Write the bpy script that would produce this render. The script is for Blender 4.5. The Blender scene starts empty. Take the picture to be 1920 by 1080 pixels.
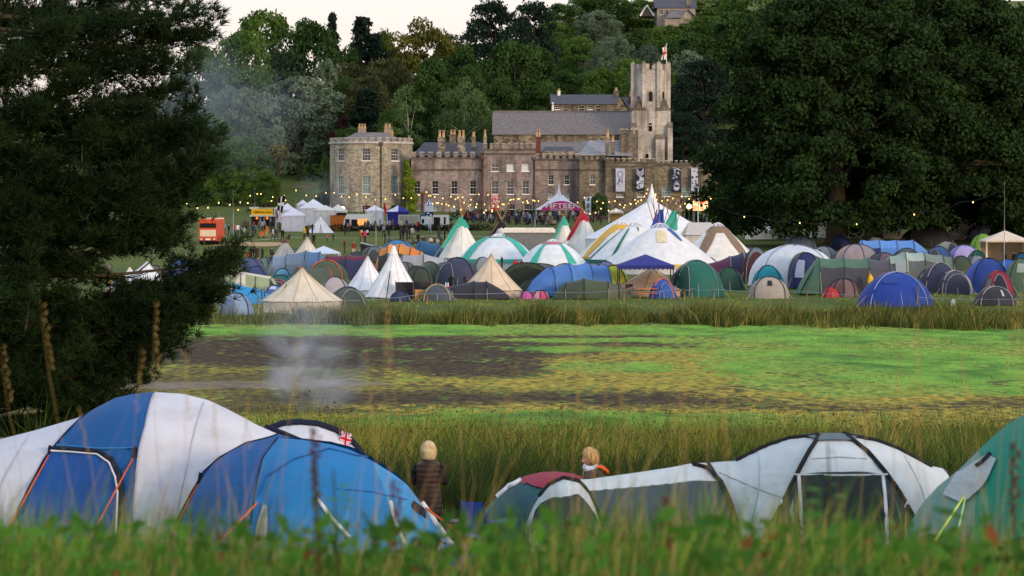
import bpy, bmesh, math, random
import numpy as np
from mathutils import Vector, Matrix
D = bpy.data
sc = bpy.context.scene
COL = sc.collection
R = math.radians
# ---------------------------------------------------------------- camera, world, sun, exposure
FPX = 5333.33                      # focal length in photograph pixels (100 mm on 36 mm)
PITCH = math.atan(140 / FPX)
cam_d = D.cameras.new('camera'); cam = D.objects.new('camera', cam_d); COL.objects.link(cam)
cam_d.lens = 100; cam_d.sensor_width = 36; cam_d.clip_start = 0.1; cam_d.clip_end = 12000
cam.location = (0, 0, 0); cam.rotation_euler = (math.pi / 2 - PITCH, 0, 0)
cam_d.dof.use_dof = True; cam_d.dof.focus_distance = 120; cam_d.dof.aperture_fstop = 6.3
sc.camera = cam
SUN_EL, SUN_AZ = 10.0, 138.0          # azimuth clockwise from +Y
sd = D.lights.new('sun', 'SUN'); sun = D.objects.new('sun', sd); COL.objects.link(sun)
sd.energy = 1.5; sd.angle = R(11); sd.color = (1.0, 0.72, 0.5)
to_sun = Vector((math.sin(R(SUN_AZ)) * math.cos(R(SUN_EL)), math.cos(R(SUN_AZ)) * math.cos(R(SUN_EL)), math.sin(R(SUN_EL))))
sun.rotation_euler = to_sun.to_track_quat('Z', 'Y').to_euler()
w = D.worlds.new('World'); sc.world = w; w.use_nodes = True
nt = w.node_tree; nt.nodes.clear()
n_out = nt.nodes.new('ShaderNodeOutputWorld'); n_bg = nt.nodes.new('ShaderNodeBackground')
n_sky = nt.nodes.new('ShaderNodeTexSky'); n_sky.sky_type = 'NISHITA'; n_sky.sun_disc = False
n_sky.sun_elevation = R(SUN_EL); n_sky.sun_rotation = R(SUN_AZ); n_sky.dust_density = 2.0; n_sky.ozone_density = 1.0
n_mix = nt.nodes.new('ShaderNodeMixRGB'); n_mix.inputs[0].default_value = 0.75
n_tc = nt.nodes.new('ShaderNodeTexCoord'); n_sep = nt.nodes.new('ShaderNodeSeparateXYZ')
n_rmp = nt.nodes.new('ShaderNodeValToRGB')      # thin evening overcast: rosy near the horizon, blue-grey overhead
e = n_rmp.color_ramp.elements; e[0].position = 0.0; e[0].color = (7.4, 6.2, 5.7, 1); e[1].position = 1.0; e[1].color = (8.0, 9.0, 11.0, 1)
x = n_rmp.color_ramp.elements.new(0.22); x.color = (8.0, 7.8, 8.2, 1)
L = nt.links.new
L(n_tc.outputs['Generated'], n_sep.inputs[0]); L(n_sep.outputs['Z'], n_rmp.inputs[0])
L(n_sky.outputs[0], n_mix.inputs[1]); L(n_rmp.outputs[0], n_mix.inputs[2])
L(n_mix.outputs[0], n_bg.inputs[0]); n_bg.inputs[1].default_value = 0.1; L(n_bg.outputs[0], n_out.inputs[0])
vs = sc.view_settings; vs.view_transform = 'Standard'; vs.look = 'None'; vs.exposure = 0.7; vs.gamma = 1; vs.use_curve_mapping = False
sc.cycles.use_denoising = True
sc.cycles.max_bounces = 6; sc.cycles.diffuse_bounces = 3; sc.cycles.transparent_max_bounces = 8; sc.cycles.volume_bounces = 0
try: sc.cycles.volume_step_rate = 2.0
except Exception: pass
# ---------------------------------------------------------------- picture <-> world helpers
CP, SP = math.cos(PITCH), math.sin(PITCH)
def P(px, py, Y):                     # world point seen at photo pixel (px,py) at distance Y
    dx = (px - 960) / FPX; dz = -(py - 540) / FPX
    wy = CP + SP * dz; wz = CP * dz - SP
    k = Y / wy
    return Vector((dx * k, Y, wz * k))
def XW(px, Y): return (px - 960) / FPX * Y
def ZW(py, Y): return P(960, py, Y).z
def proj(X, Y, Z):                    # numpy-friendly
    cy = CP * Y - SP * Z; cz = SP * Y + CP * Z
    return 960 + X / cy * FPX, 540 - cz / cy * FPX
_GY = [-60, 8, 12, 22, 30, 45, 58, 74, 84, 166, 176, 190, 250, 323, 410, 440, 485, 520, 560, 650, 850, 1100, 1600, 6000]
_GZ = [-1.6, -1.5, -1.75, -3.7, -4.55, -4.75, -5.3, -6.5, -6.8, -6.8, -6.7, -6.55, -5.85, -4.6, -2.5, -1.3, 0.2, 2.2, 7.5, 22, 55, 82, 100, 100]
def G(X, Y):
    X = np.asarray(X, float); Y = np.asarray(Y, float)
    z = (np.interp(Y - 3, _GY, _GZ) + np.interp(Y, _GY, _GZ) + np.interp(Y + 3, _GY, _GZ)) / 3
    f = np.clip((X + 75) / 130, 0, 1); f = f * f * (3 - 2 * f)
    hill = np.where(Y > 545, (z - 6.2) * (0.42 + 0.58 * f) + 6.2, z)
    wob = 0.10 * np.sin(X * 0.31 + Y * 0.11) + 0.07 * np.sin(X * 0.13 - Y * 0.23 + 2)
    flat = np.clip((Y - 170) / 20, 0, 1)
    return hill + wob * flat
def hit(px, py, y0=166, y1=1200):     # distance at which the ground shows at that pixel
    Y = np.linspace(y0, y1, 2400); X = (px - 960) / FPX * Y
    q = proj(X, Y, G(X, Y))[1]
    k = np.where(q <= py)[0]
    return float(Y[k[0]]) if len(k) else y1
# ---------------------------------------------------------------- tags
def tag(o, label=None, cat=None, group=None, kind=None):
    if label: o['label'] = label
    if cat: o['category'] = cat
    if group: o['group'] = group
    if kind: o['kind'] = kind
    return o
def empty(name, loc, label=None, cat=None, group=None, rz=0):
    o = D.objects.new(name, None); COL.objects.link(o); o.location = loc; o.rotation_euler = (0, 0, rz)
    o.empty_display_size = 0.3
    return tag(o, label, cat, group)
def copy_tree(o, parent=None):
    c = o.copy(); COL.objects.link(c); c.parent = parent
    for ch in list(o.children): copy_tree(ch, c)
    return c
# ---------------------------------------------------------------- mesh builder
class MB:
    def __init__(s): s.v = []; s.f = []; s.m = []; s.s = []
    def add(s, vs_, fs, mi=0, sm=False):
        b = len(s.v); s.v.extend([tuple(p) for p in vs_])
        for f in fs: s.f.append(tuple(b + i for i in f)); s.m.append(mi); s.s.append(sm)
    def box(s, x0, x1, y0, y1, z0, z1, mi=0):
        s.add([(x0, y0, z0), (x1, y0, z0), (x1, y1, z0), (x0, y1, z0), (x0, y0, z1), (x1, y0, z1), (x1, y1, z1), (x0, y1, z1)],
              [(0, 3, 2, 1), (4, 5, 6, 7), (0, 1, 5, 4), (1, 2, 6, 5), (2, 3, 7, 6), (3, 0, 4, 7)], mi)
    def tube(s, pts, rad, n=6, mi=0, sm=True, cap=True):
        pts = [Vector(p) for p in pts]; k = len(pts)
        if not hasattr(rad, '__len__'): rad = [rad] * k
        vs_ = []; fs = []
        for i, p in enumerate(pts):
            t = (pts[min(i + 1, k - 1)] - pts[max(i - 1, 0)])
            if t.length < 1e-9: t = Vector((0, 0, 1))
            t.normalize(); a = Vector((0, 0, 1)) if abs(t.z) < 0.9 else Vector((1, 0, 0))
            u = t.cross(a).normalized(); v = t.cross(u)
            for j in range(n):
                an = 2 * math.pi * j / n; vs_.append(p + (u * math.cos(an) + v * math.sin(an)) * rad[i])
        for i in range(k - 1):
            for j in range(n):
                j2 = (j + 1) % n; fs.append((i * n + j, i * n + j2, (i + 1) * n + j2, (i + 1) * n + j))
        if cap: fs.append(tuple(range(n))); fs.append(tuple((k - 1) * n + j for j in range(n - 1, -1, -1)))
        s.add(vs_, fs, mi, sm)
    def grid(s, fn, nu, nv, mi=0, sm=True, mif=None, flip=False):
        vs_ = [fn(i / nu, j / nv) for i in range(nu + 1) for j in range(nv + 1)]
        b = len(s.v); s.v.extend([tuple(p) for p in vs_])
        for i in range(nu):
            for j in range(nv):
                q = (b + i * (nv + 1) + j, b + (i + 1) * (nv + 1) + j, b + (i + 1) * (nv + 1) + j + 1, b + i * (nv + 1) + j + 1)
                s.f.append(q[::-1] if flip else q); s.m.append(mif((i + .5) / nu, (j + .5) / nv) if mif else mi); s.s.append(sm)
    def ball(s, c, r, n=8, mi=0):
        rx, ry, rz = r if hasattr(r, '__len__') else (r, r, r)
        s.grid(lambda u, v: (c[0] + rx * math.cos(u * 2 * math.pi) * math.sin(v * math.pi), c[1] + ry * math.sin(u * 2 * math.pi) * math.sin(v * math.pi), c[2] + rz * math.cos(v * math.pi)), n, max(3, n // 2 + 1), mi, flip=True)
    def build(s, name, mats, parent=None, loc=None):
        me = D.meshes.new(name); me.from_pydata(s.v, [], s.f); 
        for m in (mats if isinstance(mats, (list, tuple)) else [mats]): me.materials.append(m)
        if s.f:
            me.polygons.foreach_set('material_index', s.m); me.polygons.foreach_set('use_smooth', s.s)
        me.update(); o = D.objects.new(name, me); COL.objects.link(o)
        if parent: o.parent = parent
        if loc is not None: o.location = loc
        return o
def np_mesh(name, V, F, mats, parent=None, mi=None, loc=None, smooth=False):   # V (n,3), F (m,4) or (m,3)
    me = D.meshes.new(name); nv, nf, k = len(V), len(F), F.shape[1]
    me.vertices.add(nv); me.vertices.foreach_set('co', np.asarray(V, np.float32).ravel())
    me.loops.add(nf * k); me.loops.foreach_set('vertex_index', np.asarray(F, np.int32).ravel())
    me.polygons.add(nf); me.polygons.foreach_set('loop_start', np.arange(0, nf * k, k, dtype=np.int32)); me.polygons.foreach_set('loop_total', np.full(nf, k, np.int32))
    for m in (mats if isinstance(mats, (list, tuple)) else [mats]): me.materials.append(m)
    if mi is not None: me.polygons.foreach_set('material_index', np.asarray(mi, np.int32))
    if smooth: me.polygons.foreach_set('use_smooth', np.ones(nf, bool))
    me.update(calc_edges=True); me.validate()
    o = D.objects.new(name, me); COL.objects.link(o)
    if parent: o.parent = parent
    if loc is not None: o.location = loc
    return o
# ---------------------------------------------------------------- materials
def lin(c):
    if isinstance(c, str): c = [int(c[i:i + 2], 16) / 255 for i in (0, 2, 4)]
    return tuple(x / 12.92 if x <= 0.04045 else ((x + 0.055) / 1.055) ** 2.4 for x in c)
_M = {}
def mat(name, color, var=0.15, scale=3.0, rough=0.8, bump=0.0, bscale=20.0, detail=3, spec=0.2, stretch=None, transl=0.0, color2=None, emit=None, raw=False, metal=0.0, objrand=0.0, coords='Object'):
    if name in _M: return _M[name]
    m = D.materials.new(name); m.use_nodes = True; t = m.node_tree; N = t.nodes.new; K = t.links.new
    b = t.nodes['Principled BSDF']; b.inputs['Roughness'].default_value = rough; b.inputs['Specular IOR Level'].default_value = spec; b.inputs['Metallic'].default_value = metal
    c = color if raw else lin(color)
    if emit:
        b.inputs['Emission Color'].default_value = (*lin(color), 1); b.inputs['Emission Strength'].default_value = emit
    tc = N('ShaderNodeTexCoord'); src = tc.outputs[coords]
    if stretch:
        mp = N('ShaderNodeMapping'); mp.inputs['Scale'].default_value = stretch; K(src, mp.inputs[0]); src = mp.outputs[0]
    nz = N('ShaderNodeTexNoise'); nz.inputs['Scale'].default_value = scale; nz.inputs['Detail'].default_value = detail; K(src, nz.inputs['Vector'])
    rp = N('ShaderNodeValToRGB'); K(nz.outputs['Fac'], rp.inputs[0])
    rp.color_ramp.elements[0].position = 0.3; rp.color_ramp.elements[1].position = 0.7
    c2 = (color2 if raw else lin(color2)) if color2 else tuple(min(1, v * (1 + var)) for v in c)
    c1 = c if color2 else tuple(v * (1 - var) for v in c)
    rp.color_ramp.elements[0].color = (*c1, 1); rp.color_ramp.elements[1].color = (*c2, 1)
    last = rp.outputs[0]
    if objrand:
        oi = N('ShaderNodeObjectInfo'); hs = N('ShaderNodeHueSaturation'); mr = N('ShaderNodeMapRange'); mr.inputs[3].default_value = 1 - objrand; mr.inputs[4].default_value = 1 + objrand
        K(oi.outputs['Random'], mr.inputs[0]); K(mr.outputs[0], hs.inputs['Value']); K(last, hs.inputs['Color']); last = hs.outputs[0]
    K(last, b.inputs['Base Color'])
    if bump:
        n2 = N('ShaderNodeTexNoise'); n2.inputs['Scale'].default_value = bscale; n2.inputs['Detail'].default_value = 4; K(src, n2.inputs['Vector'])
        bp = N('ShaderNodeBump'); bp.inputs['Strength'].default_value = 1.0; bp.inputs['Distance'].default_value = bump; K(n2.outputs['Fac'], bp.inputs['Height']); K(bp.outputs[0], b.inputs['Normal'])
    if transl:
        tr = N('ShaderNodeBsdfTranslucent'); K(last, tr.inputs[0]); mx = N('ShaderNodeMixShader'); mx.inputs[0].default_value = transl
        K(b.outputs[0], mx.inputs[1]); K(tr.outputs[0], mx.inputs[2]); K(mx.outputs[0], t.nodes['Material Output'].inputs[0])
    _M[name] = m; return m
def fab(hexc, k=1.0):                # tent cloth
    n = 'cloth_' + hexc + ('' if k == 1 else '_%d' % (k * 100))
    if n in _M: return _M[n]
    c = tuple(min(0.85, v * k) for v in lin(hexc))
    return mat(n, c, raw=True, var=0.10, scale=1.6, rough=0.65, bump=0.04, bscale=2.6, spec=0.25, transl=0.12)
def cm(hexc, **kw): return mat('paint_' + hexc, hexc, **kw)
# ================================================================ ground, marsh, paths
def sheet(name, xs, ys, zf, mats):
    X, Y = np.meshgrid(xs, ys, indexing='ij')
    if xs.max() <= 1.0001: X = X * (60 + 0.75 * np.maximum(Y, 0))      # fan-shaped
    Z = zf(X, Y); V = np.stack([X.ravel(), Y.ravel(), Z.ravel()], 1)
    n = len(ys); i, j = np.meshgrid(np.arange(len(xs) - 1), np.arange(n - 1), indexing='ij'); a = (i * n + j).ravel()
    F = np.stack([a, a + n, a + n + 1, a + 1], 1)
    return np_mesh(name, V, F, mats, smooth=True), X, Y
def grass_mat(name, c1, c2, c3, s=0.5):
    m = D.materials.new(name); m.use_nodes = True; t = m.node_tree; N = t.nodes.new; K = t.links.new; b = t.nodes['Principled BSDF']
    b.inputs['Roughness'].default_value = 0.95; b.inputs['Specular IOR Level'].default_value = 0.08
    ge = N('ShaderNodeNewGeometry')
    n1 = N('ShaderNodeTexNoise'); n1.inputs['Scale'].default_value = s * 0.12; n1.inputs['Detail'].default_value = 4
    n2 = N('ShaderNodeTexNoise'); n2.inputs['Scale'].default_value = s * 5; n2.inputs['Detail'].default_value = 5
    r1 = N('ShaderNodeValToRGB'); r1.color_ramp.elements[0].position = 0.38; r1.color_ramp.elements[1].position = 0.62
    r1.color_ramp.elements[0].color = (*lin(c1), 1); r1.color_ramp.elements[1].color = (*lin(c2), 1)
    mx = N('ShaderNodeMixRGB'); mx.inputs[2].default_value = (*lin(c3), 1)
    r2 = N('ShaderNodeValToRGB'); r2.color_ramp.elements[0].position = 0.45; r2.color_ramp.elements[1].position = 0.75
    K(ge.outputs['Position'], n1.inputs['Vector']); K(ge.outputs['Position'], n2.inputs['Vector']); K(n1.outputs['Fac'], r1.inputs[0]); K(n2.outputs['Fac'], r2.inputs[0])
    K(r2.outputs[0], mx.inputs[0]); K(r1.outputs[0], mx.inputs[1]); K(mx.outputs[0], b.inputs['Base Color'])
    bp = N('ShaderNodeBump'); bp.inputs['Distance'].default_value = 0.15; K(n2.outputs['Fac'], bp.inputs['Height']); K(bp.outputs[0], b.inputs['Normal'])
    return m
m_lawn = grass_mat('lawn', '435526', '57602c', '5c5a36')
ys = np.concatenate([np.linspace(-60, 0, 8), np.linspace(2, 30, 50), np.linspace(31, 190, 110), np.linspace(193, 560, 130), np.linspace(566, 1200, 90), np.linspace(1260, 6000, 24)])
gr, _, _ = sheet('ground', np.linspace(-1, 1, 91), ys, G, m_lawn); tag(gr, kind='structure')

# the dried-out pond: real patches of mud, yellow weed and green algae, laid out on the ground
mx_, my_ = np.linspace(-75, 75, 420), np.linspace(79, 171, 420)
def marsh_z(X, Y):
    nz = 0.05 * np.sin(X * 1.3 + 0.8 * np.sin(Y * 0.4)) * np.sin(Y * 0.9) + 0.03 * np.sin(X * 3.1 + Y * 2.2)
    return G(X, Y) + 0.03 + nz * 0.5 + 0.03
marsh, MX, MY = sheet('marsh', mx_, my_, marsh_z, [])
U, V_ = proj(MX, MY, G(MX, MY))
rs = np.random.RandomState(3)
def ell(cx, cy, rx, ry, soft=0.7, tilt=0.0):
    d = np.sqrt(((U - cx) / rx) ** 2 + ((V_ - cy - tilt * (U - cx)) / ry) ** 2)
    return np.clip((1 - d) / soft + 0.5, 0, 1)
def acc(lst):
    a = np.zeros_like(U)
    for e_ in lst: a = np.maximum(a, e_)
    return a
green = np.clip((U - 1230) / 180, 0, 1) * np.clip((742 - V_ + np.clip((U - 1500) * .02, -20, 8)) / 8, 0, 1) * np.clip(1.1 - np.clip((V_ - 690) / 50, 0, 1) * np.clip((1450 - U) / 60, 0, 1), 0, 1)
green = np.maximum(green, np.clip((634 - V_) / 6, 0, 1))
green = np.maximum(green, acc([ell(1160, 690, 120, 11), ell(1110, 657, 170, 6), ell(1490, 722, 130, 15), ell(1620, 742, 110, 6), ell(1210, 640, 300, 5),
    ell(1180, 790, 340, 16, .5), ell(1040, 801, 330, 12, .5), ell(740, 795, 130, 12), ell(1460, 800, 130, 8), ell(1790, 722, 160, 14), ell(900, 785, 130, 6), ell(520, 792, 100, 6)]))
yel = acc([ell(1150, 705, 420, 38, .6), ell(1340, 668, 220, 13, .4), ell(1640, 745, 420, 14, .6), ell(1500, 785, 700, 22, .5), ell(800, 680, 60, 5), ell(860, 770, 330, 10, .7), ell(560, 745, 300, 20, .8) * .35,
    ell(400, 697, 130, 13, .8) * .4, ell(900, 722, 200, 18, 1.) * .6, ell(1100, 780, 800, 30, .5) * .8, ell(820, 735, 220, 22, .7) * .6])
mud = acc([ell(640, 662, 420, 30, .3), ell(900, 690, 140, 22, .5), ell(1080, 633, 170, 4), ell(1250, 645, 150, 3.2), ell(1180, 752, 260, 15, 1.2, .02) * .85, ell(1560, 768, 260, 6, 1.2, .02) * .6, ell(760, 750, 330, 15, 1.2) * .8, ell(950, 789, 55, 9, .5),
    ell(520, 772, 200, 8, 1.) * .8, ell(1880, 752, 80, 5, 1.2) * .5])
track = acc([ell(470, 724, 190, 8, 1.), ell(540, 706, 40, 16, 1.), ell(600, 722, 120, 8, 1.), ell(250, 725, 200, 8, .8)]) * .85
for nm, a in (('green', green), ('yellow', yel), ('mud', mud), ('track', track)):
    at = marsh.data.attributes.new(nm, 'FLOAT', 'POINT'); at.data.foreach_set('value', a.ravel().astype(np.float32))
def marsh_material():
    m = D.materials.new('marsh_bed'); m.use_nodes = True; t = m.node_tree; N = t.nodes.new; K = t.links.new; b = t.nodes['Principled BSDF']
    b.inputs['Roughness'].default_value = 0.9; b.inputs['Specular IOR Level'].default_value = 0.12
    ge = N('ShaderNodeNewGeometry'); mp = N('ShaderNodeMapping'); mp.inputs['Scale'].default_value = (1, 0.5, 1); K(ge.outputs['Position'], mp.inputs[0])
    def noise(sc_, det=5, v=None):
        n = N('ShaderNodeTexNoise'); n.inputs['Scale'].default_value = sc_; n.inputs['Detail'].default_value = det; K((v or mp).outputs[0], n.inputs['Vector']); return n.outputs['Fac']
    def math_(op, a, b_):
        n = N('ShaderNodeMath'); n.operation = op
        for i, q in enumerate((a, b_)):
            if isinstance(q, (int, float)): n.inputs[i].default_value = q
            else: K(q, n.inputs[i])
        return n.outputs[0]
    big = noise(0.28, 8); fine = noise(1.9, 6)
    def mask(attr, width=0.10, amp=0.55, amp2=0.35):
        a = N('ShaderNodeAttribute'); a.attribute_name = attr
        v = math_('ADD', a.outputs['Fac'], math_('ADD', math_('MULTIPLY', math_('SUBTRACT', big, 0.5), amp * 2), math_('MULTIPLY', math_('SUBTRACT', fine, 0.5), amp2 * 2)))
        r = N('ShaderNodeMapRange'); r.inputs[1].default_value = 0.5 - width; r.inputs[2].default_value = 0.5 + width; K(v, r.inputs[0]); return r.outputs[0]
    def ramp(f, ca, cb, p0=0.35, p1=0.65):
        r = N('ShaderNodeValToRGB'); r.color_ramp.elements[0].position = p0; r.color_ramp.elements[1].position = p1
        r.color_ramp.elements[0].color = (*lin(ca), 1); r.color_ramp.elements[1].color = (*lin(cb), 1); K(f, r.inputs[0]); return r.outputs[0]
    def mix(f, a, b_):
        n = N('ShaderNodeMixRGB'); K(f, n.inputs[0]); K(a, n.inputs[1]); K(b_, n.inputs[2]); return n.outputs[0]
    f2 = noise(3.0, 4); f3 = noise(.5, 5)
    base = ramp(f2, '3a3524', '66622e'); cm_ = ramp(f2, '231c14', '4e402e', .3, .7); cy = ramp(f2, '686826', 'ae9c3e', .36, .64); cg = mix(ramp(noise(.12, 3), '000000', 'ffffff', .45, .6), ramp(f3, '3e6c28', '72a23a', .3, .6), ramp(f2, '507628', '98a444', .35, .65)); ct = ramp(f3, '665c50', '7c7164')
    c = mix(mask('mud', .22, .9, .9), base, cm_); c = mix(mask('yellow', .2, .9, 1.8), c, cy); c2 = mix(mask('mud', .2, .8, 1.9), c, cm_); c = mix(mask('track', .2, .5, .6), c2, ct); c = mix(mask('green', .26, 1.1, 1.3), c, cg)
    K(c, b.inputs['Base Color'])
    bp = N('ShaderNodeBump'); bp.inputs['Distance'].default_value = 0.5; K(math_('ADD', f2, math_('MULTIPLY', f3, .8)), bp.inputs['Height']); K(bp.outputs[0], b.inputs['Normal'])
    return m
marsh.data.materials.append(marsh_material()); tag(marsh, kind='structure')

def ribbon(name, pts, width, m, lift=0.05):         # a path lying on the ground; pts in photo pixels
    W = [P(px, py, hit(px, py)) for px, py in pts]; mb = MB()
    for a, b in zip(W[:-1], W[1:]):
        n = 8
        for i in range(n):
            p, q = a.lerp(b, i / n), a.lerp(b, (i + 1) / n); d = Vector((q.x - p.x, q.y - p.y, 0)).normalized(); s_ = Vector((-d.y, d.x, 0)) * width / 2
            vv = [p + s_, p - s_, q - s_, q + s_]; mb.add([(v.x, v.y, float(G(v.x, v.y)) + lift) for v in vv], [(0, 1, 2, 3)])
    return tag(mb.build(name, m), kind='structure')
ribbon('path', [(380, 452), (520, 448), (700, 446), (900, 444), (1130, 443)], 1.3, mat('trodden_path', 'a8a08c', var=.2, scale=1))
ribbon('bare_ground', [(445, 462), (492, 456)], 7, mat('bare_earth', '9a8560', var=.3, scale=.8), .06)
ribbon('terrace_path', [(560, 352), (600, 347), (640, 344)], 4, mat('earth_bank', '6d5140', var=.3, scale=.6), .08)

# ================================================================ vegetation
def leaf_quads(C, size, rng, up=0.0, nrm=None, aspect=0.7, spread=1.0):
    n = len(C); a = rng.normal(size=(n, 3)); 
    if nrm is not None: a = a * spread + nrm
    a /= np.linalg.norm(a, axis=1)[:, None] + 1e-9
    r = rng.normal(size=(n, 3)); u = np.cross(a, r); u /= np.linalg.norm(u, axis=1)[:, None] + 1e-9; v = np.cross(a, u)
    s = (size * rng.uniform(.6, 1.35, n))[:, None] * .5
    Q = np.stack([C - u * s, C - v * s * aspect, C + u * s, C + v * s * aspect], 1).reshape(-1, 3)
    return Q, np.arange(n * 4).reshape(-1, 4)
def clump_points(rng, H, W, n_clump, r_cl, n, z0=0.12, shape='round', flat=0.75, squash=1.0):
    """centres of leaves on the skins of many leafy clumps spread through a crown"""
    cs = []; k = 0
    while len(cs) < n_clump:
        t = rng.uniform(0, 1)
        z = z0 + (1 - z0) * t
        if shape == 'round': rad = (max(0.0, 1 - (abs(2 * t - .85) / 1.15) ** 2.4)) ** .5
        elif shape == 'cone': rad = (1 - t) ** .7 * (.85 + .15 * math.sin(t * 40))
        elif shape == 'oak': rad = (max(0.0, 1 - (max(0, t - .22) / .80) ** 2.0)) ** .5 * (1 if t > .1 else .93)
        elif shape == 'tall': rad = (max(0.0, 1 - abs(2 * t - .8) ** 3 / 1.8)) ** .6 * .9
        else: rad = (max(0.0, 1 - (abs(2 * t - .55) / 1.5) ** 3)) ** .5
        an = rng.uniform(0, 2 * math.pi); q = rng.uniform(.45, 1.0) ** .6
        lob = 1 + .16 * math.sin(3 * an + k) * math.sin(5 * t + 1)
        rr = rad * W / 2 * q * lob - r_cl * (.35 if shape != 'cone' else .0)
        if rr < 0: rr = rng.uniform(0, .3) * r_cl
        cs.append((rr * math.cos(an), rr * math.sin(an) * squash, z * H - (r_cl * .5 if shape != 'cone' else 0)))
    cs = np.array(cs); idx = rng.randint(0, n_clump, n); d = rng.normal(size=(n, 3)); d /= np.linalg.norm(d, axis=1)[:, None]
    d[:, 2] = np.where(d[:, 2] < -.3, -d[:, 2] * .8, d[:, 2])
    rc = r_cl * rng.uniform(.65, 1.3, n_clump)
    rad = rc[idx] * rng.uniform(.72, 1.08, n)
    Pt = cs[idx] + d * rad[:, None] * np.array([1, 1, flat])
    Pt += rng.normal(size=Pt.shape) * r_cl * .08
    return Pt, d, cs
def tree_mesh(seed, H, W, n_clump, r_cl, n, leaf, shape='round', z0=.12, flat=.75, limbs=14, tr=0.4, spread=.9):
    rng = np.random.RandomState(seed); Pt, d, cs = clump_points(rng, H, W, n_clump, r_cl, n, z0, shape, flat)
    Q, F = leaf_quads(Pt, leaf, rng, nrm=d, spread=spread)
    mb = MB(); top = H * (.95 if shape == 'cone' else .75)
    sw = rng.uniform(-.04, .04, 2) * H
    trunk = [Vector((0, 0, -.3)), Vector((sw[0] * .3, sw[1] * .3, H * .15)), Vector((sw[0], sw[1], H * .4)), Vector((sw[0] * .6, sw[1] * .6, top))]
    mb.tube(trunk, [tr * 1.25, tr, tr * .7, tr * .15], 8)
    for i in range(limbs):
        c = Vector(cs[rng.randint(len(cs))]); b0 = trunk[1].lerp(trunk[2], rng.uniform(0, 1)) if c.z < H * .6 else trunk[2].lerp(trunk[3], rng.uniform(0, .6))
        if b0.z > c.z: b0 = trunk[1].lerp(trunk[2], .3)
        m1 = b0.lerp(c, .5) + Vector((0, 0, H * .03)); mb.tube([b0, m1, c], [tr * .35, tr * .22, tr * .06], 5)
    return (Q, F, mb)
_leafm = {}
def leafmat(nm, c1, c2, sc_=.35, orand=.10, tl=.18):
    return mat('foliage_' + nm, c1, color2=c2, scale=sc_, detail=4, rough=.75, spec=.08, transl=tl, objrand=orand)
m_bark = mat('bark', '4d4438', var=.35, scale=4, stretch=(1, 1, .2), bump=.04, rough=.95)
m_bark_pale = mat('bark_pale', '9a958a', var=.3, scale=4, bump=.02, rough=.95)
PROTO = {}
def proto_tree(key, args, lm, bark=None):
    Q, F, mb = tree_mesh(*args[0], **args[1])
    root = empty(args[2], (0, 0, 0))
    np_mesh('crown', Q, F, lm, root); mb.build('trunk', bark or m_bark, root)
    PROTO[key] = [root, args[1].get('H', args[0][1]), args[0][2], False]
def place_tree(key, px, top, wpx, Y, label, cat='tree', group=None, hpx=None, base_drop=0.3, rz=None):
    root, H, W, used = PROTO[key]
    o = copy_tree(root) if used else root; PROTO[key][3] = True
    X = XW(px, Y); z = float(G(X, Y)) - base_drop; h = ZW(top, Y) - z; s = Y / FPX
    if hpx: z = ZW(top + hpx, Y); h = hpx * s; z = min(z, float(G(X, Y)) - .2); h = ZW(top, Y) - z
    kx = wpx * s / W
    o.location = (X, Y, z); o.scale = (kx, kx, h / H); o.rotation_euler = (0, 0, rz if rz is not None else random.Random(int(px * 7 + Y)).uniform(0, 6.28))
    return tag(o, label, cat, group)
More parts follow.
